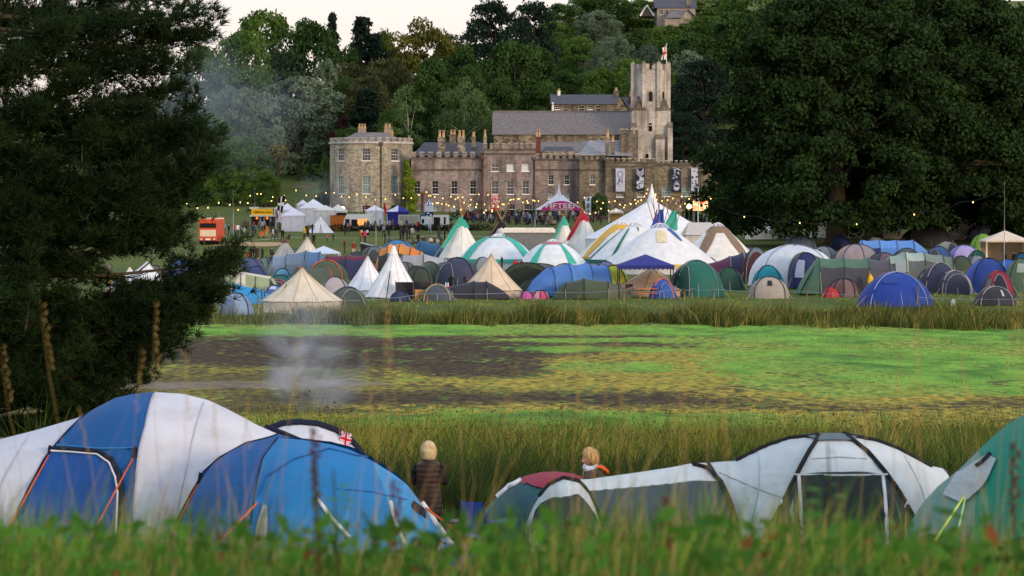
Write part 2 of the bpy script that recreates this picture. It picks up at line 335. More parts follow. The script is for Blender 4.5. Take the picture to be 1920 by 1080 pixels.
# ================================================================ the great house and the church
def stone(name, c1, c2, mortar, sc_=1.6, streak=0.5, stain='2c2620', brick=True):
    m = D.materials.new(name); m.use_nodes = True; t = m.node_tree; N = t.nodes.new; K = t.links.new; b = t.nodes['Principled BSDF']
    b.inputs['Roughness'].default_value = 0.92; b.inputs['Specular IOR Level'].default_value = 0.1
    tc = N('ShaderNodeTexCoord'); mp = N('ShaderNodeMapping'); mp.inputs['Scale'].default_value = (sc_, sc_, sc_ * 1.9); K(tc.outputs['Object'], mp.inputs[0])
    vo = N('ShaderNodeTexVoronoi'); vo.inputs['Scale'].default_value = 1.0; K(mp.outputs[0], vo.inputs['Vector'])
    r = N('ShaderNodeValToRGB'); r.color_ramp.elements[0].color = (*lin(c1), 1); r.color_ramp.elements[1].color = (*lin(c2), 1); r.color_ramp.elements[0].position = .2; r.color_ramp.elements[1].position = .8
    sp = N('ShaderNodeSeparateColor'); K(vo.outputs['Color'], sp.inputs[0]); K(sp.outputs[0], r.inputs[0])
    ve = N('ShaderNodeTexVoronoi'); ve.feature = 'DISTANCE_TO_EDGE'; K(mp.outputs[0], ve.inputs['Vector'])
    me_ = N('ShaderNodeMapRange'); me_.inputs[1].default_value = .03; me_.inputs[2].default_value = .10; K(ve.outputs['Distance'], me_.inputs[0])
    mx = N('ShaderNodeMixRGB'); mx.inputs[1].default_value = (*lin(mortar), 1); K(me_.outputs[0], mx.inputs[0]); K(r.outputs[0], mx.inputs[2])
    ns = N('ShaderNodeTexNoise'); m2 = N('ShaderNodeMapping'); m2.inputs['Scale'].default_value = (.9, .9, .16); K(tc.outputs['Object'], m2.inputs[0]); K(m2.outputs[0], ns.inputs['Vector']); ns.inputs['Scale'].default_value = 1.1; ns.inputs['Detail'].default_value = 7
    rr = N('ShaderNodeValToRGB'); rr.color_ramp.elements[0].position = .46; rr.color_ramp.elements[1].position = .66; rr.color_ramp.elements[0].color = (0, 0, 0, 1); rr.color_ramp.elements[1].color = (streak, streak, streak, 1); K(ns.outputs['Fac'], rr.inputs[0])
    m3 = N('ShaderNodeMixRGB'); m3.inputs[2].default_value = (*lin(stain), 1); K(rr.outputs[0], m3.inputs[0]); K(mx.outputs[0], m3.inputs[1])
    nl = N('ShaderNodeTexNoise'); nl.inputs['Scale'].default_value = .25; nl.inputs['Detail'].default_value = 3; K(tc.outputs['Object'], nl.inputs['Vector'])
    hs = N('ShaderNodeHueSaturation'); mr = N('ShaderNodeMapRange'); mr.inputs[1].default_value = .3; mr.inputs[2].default_value = .7; mr.inputs[3].default_value = .70; mr.inputs[4].default_value = 1.28; K(nl.outputs['Fac'], mr.inputs[0]); K(mr.outputs[0], hs.inputs['Value']); K(m3.outputs[0], hs.inputs['Color'])
    K(hs.outputs[0], b.inputs['Base Color'])
    bp = N('ShaderNodeBump'); bp.inputs['Distance'].default_value = .05; K(me_.outputs[0], bp.inputs['Height']); K(bp.outputs[0], b.inputs['Normal'])
    return m
st_grey = stone('rubble_stone', '938c7e', 'd2c9b4', 'b9b19f', 2.6, .3)
st_pink = stone('pink_render', '928481', 'b4a8a4', 'a29692', 2.5, .5, '453d3a')
st_dark = stone('brown_stone', '736b5f', 'a09683', '877e70', 2.2, .5, '332e28')
st_church = stone('pale_limewashed_stone', 'c6beb6', 'e2dad0', 'd2cac0', 2.0, .6, '665f56')
st_nave = stone('nave_rubble', '6e675a', 'bdb39d', '91887a', 1.8, .5)
st_cap = cm('a8a6a4', var=.25, scale=2); st_band = cm('57504a', var=.3, scale=1.5)
slate = mat('slate_roof', '625d5c', var=.30, scale=2.5, stretch=(1, 1, .25), bump=.03, bscale=6, rough=.6, spec=.3)
slate_dk = mat('slate_roof_dark', '3a3a44', var=.25, scale=2, stretch=(1, 1, .3), rough=.6, spec=.3)
lead = cm('7d8086', var=.2, scale=1.2); m_pipe = cm('4c4d4c', var=.15); m_rust = cm('69413a', var=.3)
m_white = cm('dcdad6', var=.06, scale=2); m_glass = mat('window_glass', '0e1014', var=.3, scale=.7, rough=.2, spec=.3); m_blind = cm('c9d2d8', var=.05); m_gcurt = mat('curtained_glass', '6d8484', var=.15, scale=1, rough=.2, spec=.6)
m_dcurt = mat('dark_curtained_glass', '3a3f45', var=.6, scale=1.2, rough=.15, spec=.7); m_brickred = stone('red_brick', '7a4236', '8e5142', '94796b', 4, .3); m_pot = cm('b0926c', var=.25, scale=3); m_lst = cm('8b8070', var=.25, scale=2)

def window(par, mapf, u0, u1, z0, z1, depth, glass, rows=4, cols=2, arch=False):
    """frame (with glazing bars) + pane; mapf(u, z, d) with d outward"""
    fr = MB(); w_ = u1 - u0; h_ = z1 - z0; b = .05
    def bar(a0, a1, c0, c1, d0, d1):
        vs_ = [mapf(a, c, d) for d in (d0, d1) for (a, c) in ((a0, c0), (a1, c0), (a1, c1), (a0, c1))]
        fr.add(vs_, [(0, 3, 2, 1), (4, 5, 6, 7), (0, 1, 5, 4), (1, 2, 6, 5), (2, 3, 7, 6), (3, 0, 4, 7)])
    di = -depth
    bar(u0, u0 + b, z0, z1, di + .05, di + .16); bar(u1 - b, u1, z0, z1, di + .05, di + .16); bar(u0 + b, u1 - b, z1 - b, z1, di + .05, di + .16); bar(u0 + b, u1 - b, z0, z0 + b, di + .05, di + .16)
    for k in range(1, cols): bar(u0 + w_ * k / cols - .008, u0 + w_ * k / cols + .008, z0 + b, z1 - b, di + .05, di + .09)
    for k in range(1, rows):
        t_ = .03 if k == rows // 2 else .008
        bar(u0 + b, u1 - b, z0 + h_ * k / rows - t_, z0 + h_ * k / rows + t_, di + .09, di + .13)
    bar(u0 - .12, u1 + .12, z0 - .14, z0, -.05, .12)
    f = fr.build('window', m_white, par)
    pn = MB(); pn.grid(lambda u, v: mapf(u0 + w_ * u, z0 + h_ * v, di + .02), 3, 1, sm=False); pn.build('pane', glass, f)
    return f
def wall_holes(mb, mapf, u0, u1, z0, z1, holes, depth, mi=0, ustep=None):
    us = sorted(set([u0, u1] + [a for h in holes for a in h[:2]])); zs = sorted(set([z0, z1] + [a for h in holes for a in h[2:4]]))
    if ustep:
        k = int((u1 - u0) / ustep); us = sorted(set(us + [u0 + (u1 - u0) * i / k for i in range(1, k)]))
    for a, b in zip(us[:-1], us[1:]):
        for c, d in zip(zs[:-1], zs[1:]):
            um, zm = (a + b) / 2, (c + d) / 2
            if any(h[0] < um < h[1] and h[2] < zm < h[3] for h in holes): continue
            mb.add([mapf(a, c, 0), mapf(b, c, 0), mapf(b, d, 0), mapf(a, d, 0)], [(0, 1, 2, 3)], mi)
    for (a, b, c, d) in [h[:4] for h in holes]:
        for q in ([(a, c), (a, d)], [(a, d), (b, d)], [(b, d), (b, c)], [(b, c), (a, c)]):
            (p, r_), (s_, t_) = q; mb.add([mapf(p, r_, 0), mapf(s_, t_, 0), mapf(s_, t_, -depth), mapf(p, r_, -depth)], [(0, 1, 2, 3)], mi)
def crenel(mb, mapf, u0, u1, z, n, hgt, depth=.45, mi=0, cap=1, fill=.58):
    st = (u1 - u0) / (n - 1 + fill)
    for i in range(n):
        a = u0 + i * st; b = a + st * fill; k = 3
        for j in range(k):
            a2, b2 = a + (b - a) * j / k, a + (b - a) * (j + 1) / k
            for (c, d, o, q, mm) in ((z, z + hgt, .03, -depth, mi), (z + hgt, z + hgt + .12, .09, -depth - .06, cap)):
                vs_ = [mapf(x_, y_, w_) for w_ in (q, o) for (x_, y_) in ((a2, c), (b2, c), (b2, d), (a2, d))]
                mb.add(vs_, [(0, 3, 2, 1), (4, 5, 6, 7), (0, 1, 5, 4), (1, 2, 6, 5), (2, 3, 7, 6), (3, 0, 4, 7)], mm)
def band(mb, mapf, u0, u1, z0, z1, out, mi=0, n=1, dep=.3):
    for j in range(n):
        a, b = u0 + (u1 - u0) * j / n, u0 + (u1 - u0) * (j + 1) / n
        vs_ = [mapf(x_, y_, w_) for w_ in (-dep, out) for (x_, y_) in ((a, z0), (b, z0), (b, z1), (a, z1))]
        mb.add(vs_, [(0, 3, 2, 1), (4, 5, 6, 7), (0, 1, 5, 4), (1, 2, 6, 5), (2, 3, 7, 6), (3, 0, 4, 7)], mi)
def chimney(par, px, top, bot, wpx, Y, pots, m, d=.9):
    x0, x1 = XW(px - wpx / 2, Y), XW(px + wpx / 2, Y); z0, z1 = ZW(bot, Y), ZW(top, Y); mb = MB(); ph = min(1.3, (z1 - z0) * .33) if pots else 0
    mb.box(x0, x1, Y, Y + d, z0, z1 - ph - .15); mb.box(x0 - .08, x1 + .08, Y - .08, Y + d + .08, z1 - ph - .15, z1 - ph)
    c = mb.build('chimney', m, par)
    for i in range(pots):
        x_ = x0 + (x1 - x0) * (i + .5) / pots; p = MB(); r_ = min(.26, (x1 - x0) / pots * .36)
        p.tube([(x_, Y + d / 2, z1 - ph + .005), (x_, Y + d / 2, z1 - .12)], [r_, r_ * .85], 8); p.tube([(x_, Y + d / 2, z1 - .12), (x_, Y + d / 2, z1)], r_ * 1.15, 8)
        p.build('chimney_pot', m_pot, c)
def wing(par, x0px, x1px, toppx, Y, wallmat, wins, depth=14, ncren=10, cren=.8, parapet=2.6, bandpx=None, basepx=408, cap_mi=1):
    """one flat castle front; wins: (cx, top, bottom, width, glass, rows, cols) in photo pixels"""
    x0, x1 = XW(x0px, Y), XW(x1px, Y); z1 = ZW(toppx, Y) - cren; z0 = float(G(0, Y)) - 1.5
    mf = lambda u, z, d: (u, Y - d, z)
    hs = [(XW(c - w_ / 2, Y), XW(c + w_ / 2, Y), ZW(b, Y), ZW(t_, Y)) for (c, t_, b, w_, *_r) in wins]
    mb = MB(); wall_holes(mb, mf, x0, x1, z0, z1, hs, .35)
    for (xa, xb) in ((x0, x0), (x1, x1)): mb.add([(xa, Y, z0), (xa, Y + depth, z0), (xa, Y + depth, z1), (xa, Y, z1)], [(0, 1, 2, 3)])
    mb.add([(x0, Y + depth, z0), (x1, Y + depth, z0), (x1, Y + depth, z1), (x0, Y + depth, z1)], [(0, 1, 2, 3)])
    wl = mb.build('wall', [wallmat, st_cap], par)
    pm = MB(); crenel(pm, mf, x0, x1, z1, ncren, cren, mi=0, cap=1)
    pm.box(x0, x1, Y - .12, Y + .35, z1 - .28, z1 + .003, 2)
    if bandpx: zb = ZW(bandpx, Y); band(pm, mf, x0, x1, zb - .12, zb + .12, .15, 2)
    crenel(pm, lambda u, z, d: (x0, u, z) if False else (x1 + .0 - (.45 - .45) - d * 0 + (d if d > 0 else d), u, z), Y + .8, Y + depth, z1, 8, cren, cap=1)
    pm.build('parapet', [wallmat, st_cap, st_band], par)
    rf = MB(); rf.box(x0 + .3, x1 - .3, Y + .36, Y + depth - .1, z1 - .6, z1 - .35); rf.build('roof', lead, par)
    for (w, h) in zip(wins, hs): window(par, mf, h[0], h[1], h[2], h[3], .3, w[4], w[5], w[6])
    return mf
ch = empty('great_house', (0, 0, 0), 'long castellated stone mansion with a round tower at its end and many sash windows', 'mansion')
Yc = 485
B_, C_, S_, G_ = m_blind, m_dcurt, m_glass, m_gcurt
def W6(lst, t_, b, w_, g, r=4, c=2): return [(x_, t_, b, w_, g, r, c) for x_ in lst]
wing(ch, 771, 907, 286, Yc, st_pink, W6([782, 816, 852, 887], 339, 364, 12, S_) + W6([786, 816, 852, 887], 386, 400, 13, G_, 3), bandpx=318, ncren=9)
wing(ch, 907, 1004, 270, Yc - 1.2, st_pink, [(928, 307, 321, 13, C_, 4, 2), (957, 307, 321, 14, B_, 4, 2), (985, 307, 321, 14, B_, 4, 2)] + W6([928, 956.5, 985.5], 339, 364, 12.5, C_) + W6([925, 958, 990], 383, 402, 15, S_, 4, 3), bandpx=288, ncren=9)
wing(ch, 1004, 1086, 289, Yc, st_pink, W6([1033, 1062.5], 328, 346, 10, S_) + W6([1033, 1062], 362, 373, 11, G_, 3), bandpx=318, ncren=7)
wing(ch, 1086, 1134, 290, Yc - 2.2, st_dark, W6([1111], 328, 346, 10, C_, 4) + W6([1105], 366, 380, 9, S_, 3), bandpx=318, ncren=5)
wing(ch, 1134, 1228, 298, Yc - 3, st_dark, W6([1162, 1201], 359, 369, 12, C_, 3, 3), bandpx=312, ncren=9, cren=.45)
wing(ch, 1228, 1345, 302, Yc - 1.4, st_dark, W6([1249, 1286, 1322], 349, 368, 15, G_, 4, 3), bandpx=309, ncren=13, cren=.3)
# round tower
Yr = 492.0; rx = XW(696, Yr); RR = XW(773, Yr) - rx; zt = ZW(261, Yr - RR) - .35; zb = float(G(rx, Yr)) - 2
def rmap(u, z, d): a = u / RR; return (rx + (RR + d) * math.sin(a), Yr - (RR + d) * math.cos(a), z)
def upx(px): return RR * math.asin(max(-1, min(1, (XW(px, Yr - RR * .8) - rx) / RR)))
rw = []
for (c, hw) in ((638.5, 6), (687.5, 8), (741, 7)):
    for (t_, b, g, r) in ((278, 301, C_, 4), (330, 363, G_, 6), (385, 398, S_, 3)):
        rw.append((upx(c - hw), upx(c + hw), ZW(b, Yr - RR), ZW(t_, Yr - RR), g, r))
mb = MB(); wall_holes(mb, rmap, -math.pi * RR, math.pi * RR, zb, zt, rw, .35, ustep=.9)
for i in range(40):                                                  # lead covered low conical roof behind the parapet
    pass
mb.build('wall', st_grey, ch)
pm = MB(); band(pm, rmap, -math.pi * RR, math.pi * RR, zt - .35, zt, .22, 1, 60); crenel(pm, rmap, -math.pi * RR, math.pi * RR * .985, zt, 34, .55, mi=0, cap=1); pm.build('parapet', [st_grey, st_cap, st_band], ch)
rf = MB(); zc = ZW(249, Yr); rf.grid(lambda u, v: (rx + RR * (.96 - .6 * v) * math.sin(u * 6.2832), Yr + RR * (.96 - .6 * v) * math.cos(u * 6.2832), zt - .3 + (zc - zt + .3) * v), 40, 3); rf.add([(rx + RR * .36 * math.sin(a * .5236), Yr + RR * .36 * math.cos(a * .5236), zc) for a in range(12)], [tuple(range(12))]); rf.build('roof', slate, ch)
for w_ in rw: window(ch, rmap, w_[0], w_[1], w_[2], w_[3], .3, w_[4], w_[5], 3)
dp = MB(); ud = upx(715); dp.tube([rmap(ud, ZW(400, Yr - RR), .12), rmap(ud, ZW(272, Yr - RR), .12)], .11, 8); dp.box(*[f(rmap(ud, 0, .2)[0]) for f in (lambda v: v - .35, lambda v: v + .35)], rmap(ud, 0, .2)[1] - .2, rmap(ud, 0, .2)[1] + .3, ZW(272, Yr - RR), ZW(266, Yr - RR)); dp.build('drainpipe', m_pipe, ch)
for (px, top, bot, w_, pots, dy, m) in ((679, 232, 252, 15, 3, 0, m_lst), (727, 232, 252, 13, 2, 0, m_lst), (735, 243, 256, 5, 1, 1, m_pot)): chimney(ch, px, top, bot, w_, Yr + dy, pots, m)
for (px, top, bot, w_, pots, Yk, m) in ((828, 244, 284, 14, 2, 494, st_nave), (849, 243, 270, 12, 2, 497, st_dark), (865, 244, 284, 14, 2, 493, st_nave), (888, 247, 275, 8, 1, 497, st_dark), (909.5, 243, 285, 6, 1, 493, m_lst), (1009, 242, 290, 9.5, 2, 488, m_brickred),
        (1139, 243, 290, 8, 1, 490, m_lst), (1149, 254, 290, 7, 1, 488, st_dark), (1168, 241, 268, 13, 3, 493, m_lst)): chimney(ch, px, top, bot, w_, Yk, pots, m)
for px, Yk, t_, b, m in ((905, Yc - 1.35, 297, 400, m_rust), (1002, Yc - 1.35, 300, 400, m_pipe), (793, Yc - .15, 365, 400, m_rust), (1134.5, Yc - 3.2, 300, 400, m_pipe)):
    d_ = MB(); d_.tube([(XW(px, Yk), Yk, ZW(b, Yk)), (XW(px, Yk), Yk, ZW(t_, Yk))], .13, 7); d_.box(XW(px, Yk) - .25, XW(px, Yk) + .25, Yk - .2, Yk + .2, ZW(t_, Yk), ZW(t_, Yk) + .5); d_.build('drainpipe', m, ch)
def gable_roof(name, par, x0, x1, y0, y1, z0, z1, m, hip=0.0):
    mb = MB(); ym = (y0 + y1) / 2
    mb.add([(x0, y0, z0), (x1, y0, z0), (x1 - hip, ym, z1), (x0 + hip, ym, z1), (x1, y1, z0), (x0, y1, z0)], [(0, 1, 2, 3), (4, 5, 3, 2), (1, 4, 2), (5, 0, 3), (0, 5, 4, 1)]); return mb.build(name, m, par)
gable_roof('roof', ch, XW(773, 497), XW(925, 497), 495, 505, ZW(292, 495), ZW(267, 500), slate_dk, 2)
gable_roof('roof', ch, XW(1010, 492), XW(1084, 492), 491, 499, ZW(292, 491), ZW(275, 495), slate_dk, 1)
gable_roof('roof', ch, XW(1084, 493), XW(1185, 493), 491, 503, ZW(292, 491), ZW(263, 497), lead, 2)
mb = MB(); mb.box(XW(1012, 489), XW(1083, 489), 489, 490, ZW(292, 489), ZW(283.5, 489)); mb.build('upper_wall', st_nave, ch)
mb = MB(); mb.box(XW(1164, 492), XW(1196, 492), 492, 500, ZW(300, 492), ZW(252, 492)); crenel(mb, lambda u, z, d: (u, 492 - d, z), XW(1164, 492), XW(1196, 492), ZW(252, 492), 4, .8, cap=1); mb.build('stair_turret', [st_dark, st_cap], ch)
ar = MB()                                                          # arched ground floor windows
for px in (958, 986):
    x_ = XW(px, Yc - 1.3); 
# ivy on the front of the house and beside the round tower
def leaf_mass(name, pts_boxes, n, leaf, lm, seed, label=None, cat=None, parent=None, kind=None):
    rng = np.random.RandomState(seed); Cs = []; Ns = []
    tot = sum(b[3] * b[5] * (b[4] + 1) for b in pts_boxes)
    for (cx, cy, cz, rx_, ry_, rz_) in pts_boxes:
        k = max(20, int(n * rx_ * rz_ * (ry_ + 1) / tot)); d = rng.normal(size=(k, 3)); d /= np.linalg.norm(d, axis=1)[:, None]; rad = rng.uniform(.7, 1.06, k)[:, None]
        lump = 1 + .12 * np.sin(d[:, :1] * 7 + cx) * np.cos(d[:, 2:] * 6 + cz)
        Cs.append(np.array([cx, cy, cz]) + d * rad * lump * np.array([rx_, ry_, rz_])); Ns.append(d)
    C = np.concatenate(Cs); N_ = np.concatenate(Ns); Q, F = leaf_quads(C, leaf, rng, nrm=N_, spread=.8)
    return tag(np_mesh(name, Q, F, lm, parent), label, cat, None, kind)
lm_ivy = leafmat('ivy', '4d6a22', '7f9130')
bx = []
for (px, py, rpx, rpy) in ((762, 309, 5, 9), (765, 322, 8, 10), (762, 338, 7, 9), (769, 345, 10, 12), (765, 362, 9, 13), (774, 372, 9, 11), (768, 388, 13, 12)): bx.append((XW(px, Yc - 2), Yc - 1.2 if px < 768 else Yc - 1.4, ZW(py, Yc - 2), rpx / 10.9, .7, rpy / 10.9))
leaf_mass('ivy', bx, 6000, .34, lm_ivy, 4, 'bright green ivy climbing the corner beside the round stone tower', 'ivy')
mb = MB()
for (a, b, t_, c) in ((1008, 1092, 266, 284), (1088, 1186, 264, 289)): mb.add([(XW(a, 503), 503, ZW(c + 6, 503)), (XW(b, 503), 503, ZW(c + 6, 503)), (XW(b, 517), 517, ZW(t_, 517)), (XW(a, 517), 517, ZW(t_, 517))], [(0, 1, 2, 3)])
mb.build('roof', [slate], ch)
# the church behind
cc = empty('church', (0, 0, 0), 'old stone church with a pale battlemented tower and a long slate nave roof', 'church')
Yn = 520
x0, x1 = XW(926, Yn), XW(1190, Yn); ze, zr = ZW(250, Yn), ZW(209, Yn + 6)
mb = MB(); mb.box(x0, x1, Yn, Yn + 14, float(G(0, Yn)) - 2, ze); mb.add([(x0, Yn, ze), (x0, Yn + 14, ze), (x0, Yn + 7, zr)], [(0, 1, 2)]); mb.build('wall', st_nave, cc)
mb = MB(); mb.grid(lambda u, v: (x0 - .3 + (x1 - x0 + .3) * u, Yn - .5 + 7.5 * v, ze - .25 + (zr - ze + .25) * v), 40, 8); mb.grid(lambda u, v: (x0 - .3 + (x1 - x0 + .3) * u, Yn + 14.5 - 7.5 * v, ze - .25 + (zr - ze + .25) * v), 4, 2); mb.tube([(x0 - .3, Yn + 7, zr + .03), (x1, Yn + 7, zr + .03)], .16, 6); mb.build('roof', slate, cc)
Yt = 517; tcx = XW(1221, Yt); th = XW(1254, Yt) - tcx
def oc(r, z, k=.4142):                                             # octagon
    return [(tcx + r * (k if False else 1) * math.cos(math.pi / 8 + i * math.pi / 4) / math.cos(math.pi / 8), Yt + 3.4 + r * math.sin(math.pi / 8 + i * math.pi / 4) / math.cos(math.pi / 8), z) for i in range(8)]
zT, zM, zB = ZW(130, Yt), ZW(208, Yt), float(G(0, Yt)) - 2
mb = MB()
a, b = oc(th, zM - 1.5), oc(th * .97, zT); mb.add(a + b, [(i, (i + 1) % 8, 8 + (i + 1) % 8, 8 + i) for i in range(8)] + [tuple(range(8, 16))])
s_ = th * 1.09; mb.box(tcx - s_, tcx + s_, Yt + 3.4 - s_, Yt + 3.4 + s_, zB, zM)
for sx in (-1, 1):                                                  # sloping broaches where square turns octagonal
    for sy in (-1, 1):
        X_, Y_ = tcx + sx * s_, Yt + 3.4 + sy * s_; q = s_ * .82
        mb.add([(X_, Y_, zM), (X_ - sx * q, Y_, zM), (X_, Y_ - sy * q, zM), (X_ - sx * s_ * .30, Y_ - sy * s_ * .30, zM + 2.6)], [(0, 1, 3), (0, 3, 2), (1, 2, 3)], 1)
mb.box(tcx - s_ - .12, tcx + s_ + .12, Yt + 3.4 - s_ - .12, Yt + 3.4 + s_ + .12, ZW(236, Yt), ZW(234.5, Yt))
for (xx, w_) in ((tcx - s_ * .93, .5), (tcx + s_ * .45, .8), (tcx + s_ * .97, .45)):          # buttresses
    mb.box(xx - w_, xx + w_, Yt + 3.4 - s_ - .9, Yt + 3.4 - s_, zB, ZW(262 if w_ > .6 else 240, Yt)); mb.add([(xx - w_, Yt + 3.4 - s_ - .9, ZW(262 if w_ > .6 else 240, Yt)), (xx + w_, Yt + 3.4 - s_ - .9, ZW(262 if w_ > .6 else 240, Yt)), (xx + w_, Yt + 3.4 - s_, ZW(262 if w_ > .6 else 240, Yt) + 1), (xx - w_, Yt + 3.4 - s_, ZW(262 if w_ > .6 else 240, Yt) + 1)], [(0, 1, 2, 3)], 1)
for (qx, qy, qz) in oc(th * 1.015, 0): mb.box(qx - .32, qx + .32, qy - .32, qy + .32, zM + .6, zT + 1.25); mb.add([(qx - .36, qy - .36, zT + 1.255), (qx + .36, qy - .36, zT + 1.255), (qx + .36, qy + .36, zT + 1.255), (qx - .36, qy + .36, zT + 1.255), (qx, qy, zT + 1.7)], [(0, 1, 4), (1, 2, 4), (2, 3, 4), (3, 0, 4)], 1)
mb.build('tower', [st_church, st_dark, st_cap], cc)
pm = MB(); o8 = oc(th * .98, zT)
for i in range(8):
    p, q = Vector(o8[i]), Vector(o8[(i + 1) % 8]); dr = (q - p).normalized(); nr = Vector((dr.y, -dr.x, 0)); ln = (q - p).length
    crenel(pm, lambda u, z, d: tuple(p + dr * u + nr * d + Vector((0, 0, z))), .05, ln - .05, 0, 2, 1.0, mi=0, cap=1, fill=.55, depth=.5)
    pm.add([tuple(p - nr * .0), tuple(q), tuple(q + nr * .12), tuple(p + nr * .12)], [(0, 1, 2, 3)])
pm.build('parapet', [st_church, st_dark], cc)
def lancet(par, px, top, bot, w_, Y, m):
    x_, zb_, zt_ = XW(px, Y), ZW(bot, Y), ZW(top, Y); hw = XW(px + w_ / 2, Y) - x_; zs = zt_ - hw * 1.6; mb = MB()
    arc = [(x_ + hw, zb_)] + [(x_ + hw * math.cos(t_), zs + hw * 1.6 * math.sin(t_)) for t_ in [k * math.pi / 8 for k in range(9)]] + [(x_ - hw, zb_)]
    mb.add([(a_, Y - .06, b_) for a_, b_ in arc] + [(a_, Y + .4, b_) for a_, b_ in arc], [tuple(range(len(arc) - 1, -1, -1))] + [(i, (i + 1) % len(arc), len(arc) + (i + 1) % len(arc), len(arc) + i) for i in range(len(arc))], 0)
    f = MB(); rim = [(x_ + (a_ - x_) * 1.25, b_ + (.15 if b_ > zs else 0)) for a_, b_ in arc]
    for i in range(len(arc) - 1): f.add([(arc[i][0], Y - .10, arc[i][1]), (rim[i][0], Y - .10, rim[i][1]), (rim[i + 1][0], Y - .10, rim[i + 1][1]), (arc[i + 1][0], Y - .10, arc[i + 1][1]), (rim[i][0], Y + .3, rim[i][1]), (rim[i + 1][0], Y + .3, rim[i + 1][1])], [(0, 3, 2, 1), (1, 2, 5, 4)])
    fw = f.build('window_surround', st_church, par); mb.build('louvre', m, fw)
yf = Yt + 3.4 - th
lancet(cc, 1219.5, 171, 190, 7.5, yf, m_glass); lancet(cc, 1243.5, 172, 188, 3.5, yf + .8, m_glass); lancet(cc, 1196, 180, 192, 3.5, yf + .8, m_glass); lancet(cc, 1219, 230, 246, 7, Yt + 3.4 - s_, m_glass); lancet(cc, 1213, 288, 298, 6, Yt + 3.4 - s_, m_glass)
fp = empty('flagpole', (XW(1251, Yt), Yt + 3.4, zT - .3), 'slim white flagpole on top of the church tower', 'flagpole')
mb = MB(); hh = ZW(81, Yt) - zT + .3; mb.tube([(0, 0, 0), (0, 0, hh)], [.09, .06], 6); mb.build('pole', m_white, fp); mb = MB(); mb.ball((0, 0, hh), .13, 6); mb.build('finial', m_white, fp)
mb = MB(); mb.grid(lambda u, v: (-.06 - .75 * u + .12 * math.sin(v * 5), .25 * math.sin(u * 5 + v * 4), hh - .2 - 2.6 * v - .5 * u * (1 - v)), 8, 10, mif=lambda u, v: 1 if abs(u - .5) < .13 or abs(v - .5) < .09 else 0)
tag(mb.build('flag', [m_white, cm('b0282c')], None, fp.location.copy()), 'white flag with a red cross hanging limp from the church tower flagpole', 'flag')
# cottage row behind the nave
hb = empty('cottage_row', (0, 0, 0), 'long slate roofed cottage row with white windows just behind the nave roof', 'house')
Yh = 560; x0, x1 = XW(1035, Yh), XW(1156, Yh); zw0, zw1, zrr = ZW(260, Yh), ZW(194, Yh), ZW(177, Yh + 4)
mf = lambda u, z, d: (u, Yh - d, z)
hl = [(XW(c - w_ / 2, Yh), XW(c + w_ / 2, Yh), ZW(b, Yh), ZW(t_, Yh)) for (c, t_, b, w_) in ((1045, 198, 205, 9), (1060, 199, 209, 9), (1090, 198, 208, 10), (1106, 198, 205, 9), (1121, 198, 208, 10))]
mb = MB(); wall_holes(mb, mf, x0, x1, zw0, zw1, hl, .3); mb.box(x0, x1, Yh + .5, Yh + 9, zw0, zw1 - .01); mb.build('wall', st_dark, hb)
for h in hl: window(hb, mf, *h, .25, m_glass, 2, 2)
gable_roof('roof', hb, x0 - .3, x1 + .3, Yh - .4, Yh + 9.4, zw1 - .15, zrr, slate_dk)
chimney(hb, 1048, 166, 180, 5, Yh + 4, 1, m_white); chimney(hb, 1155, 164, 182, 9, Yh + 4, 1, st_dark)
mb = MB(); mb.box(x0 - .05, x0 + .35, Yh - .15, Yh, zw0, zw1 + .2); mb.build('corner_post', m_white, hb)
h2 = empty('gabled_cottage', (0, 0, 0), 'small gabled cottage with a red chimney tucked beside the church tower', 'house')
Y2 = 566; mb = MB(); xa, xb = XW(1148, Y2), XW(1200, Y2); mb.box(xa, xb, Y2, Y2 + 8, ZW(260, Y2), ZW(197, Y2)); xm = XW(1162, Y2); mb.add([(xa - .2, Y2 - .05, ZW(206, Y2)), (XW(1175, Y2), Y2 - .05, ZW(206, Y2)), (xm, Y2 - .05, ZW(180, Y2))], [(0, 1, 2)]); mb.build('wall', st_nave, h2)
mb = MB(); mb.add([(xm, Y2 - .3, ZW(179, Y2)), (xm, Y2 + 8, ZW(179, Y2)), (XW(1180, Y2), Y2 + 8, ZW(207, Y2)), (XW(1180, Y2), Y2 - .3, ZW(207, Y2)), (XW(1146, Y2), Y2 - .3, ZW(207, Y2)), (XW(1146, Y2), Y2 + 8, ZW(207, Y2))], [(0, 1, 2, 3), (1, 0, 4, 5)]); mb.add([(xm, Y2 + 3, ZW(181, Y2)), (xb, Y2 + 3, ZW(181, Y2)), (xb, Y2 - .2, ZW(200, Y2)), (xm, Y2 - .2, ZW(200, Y2))], [(0, 1, 2, 3)]); mb.build('roof', slate_dk, h2)
chimney(h2, 1182, 173, 196, 7, Y2 + 1, 1, m_brickred); chimney(h2, 1188, 170, 190, 4, Y2 + 4, 0, st_nave)
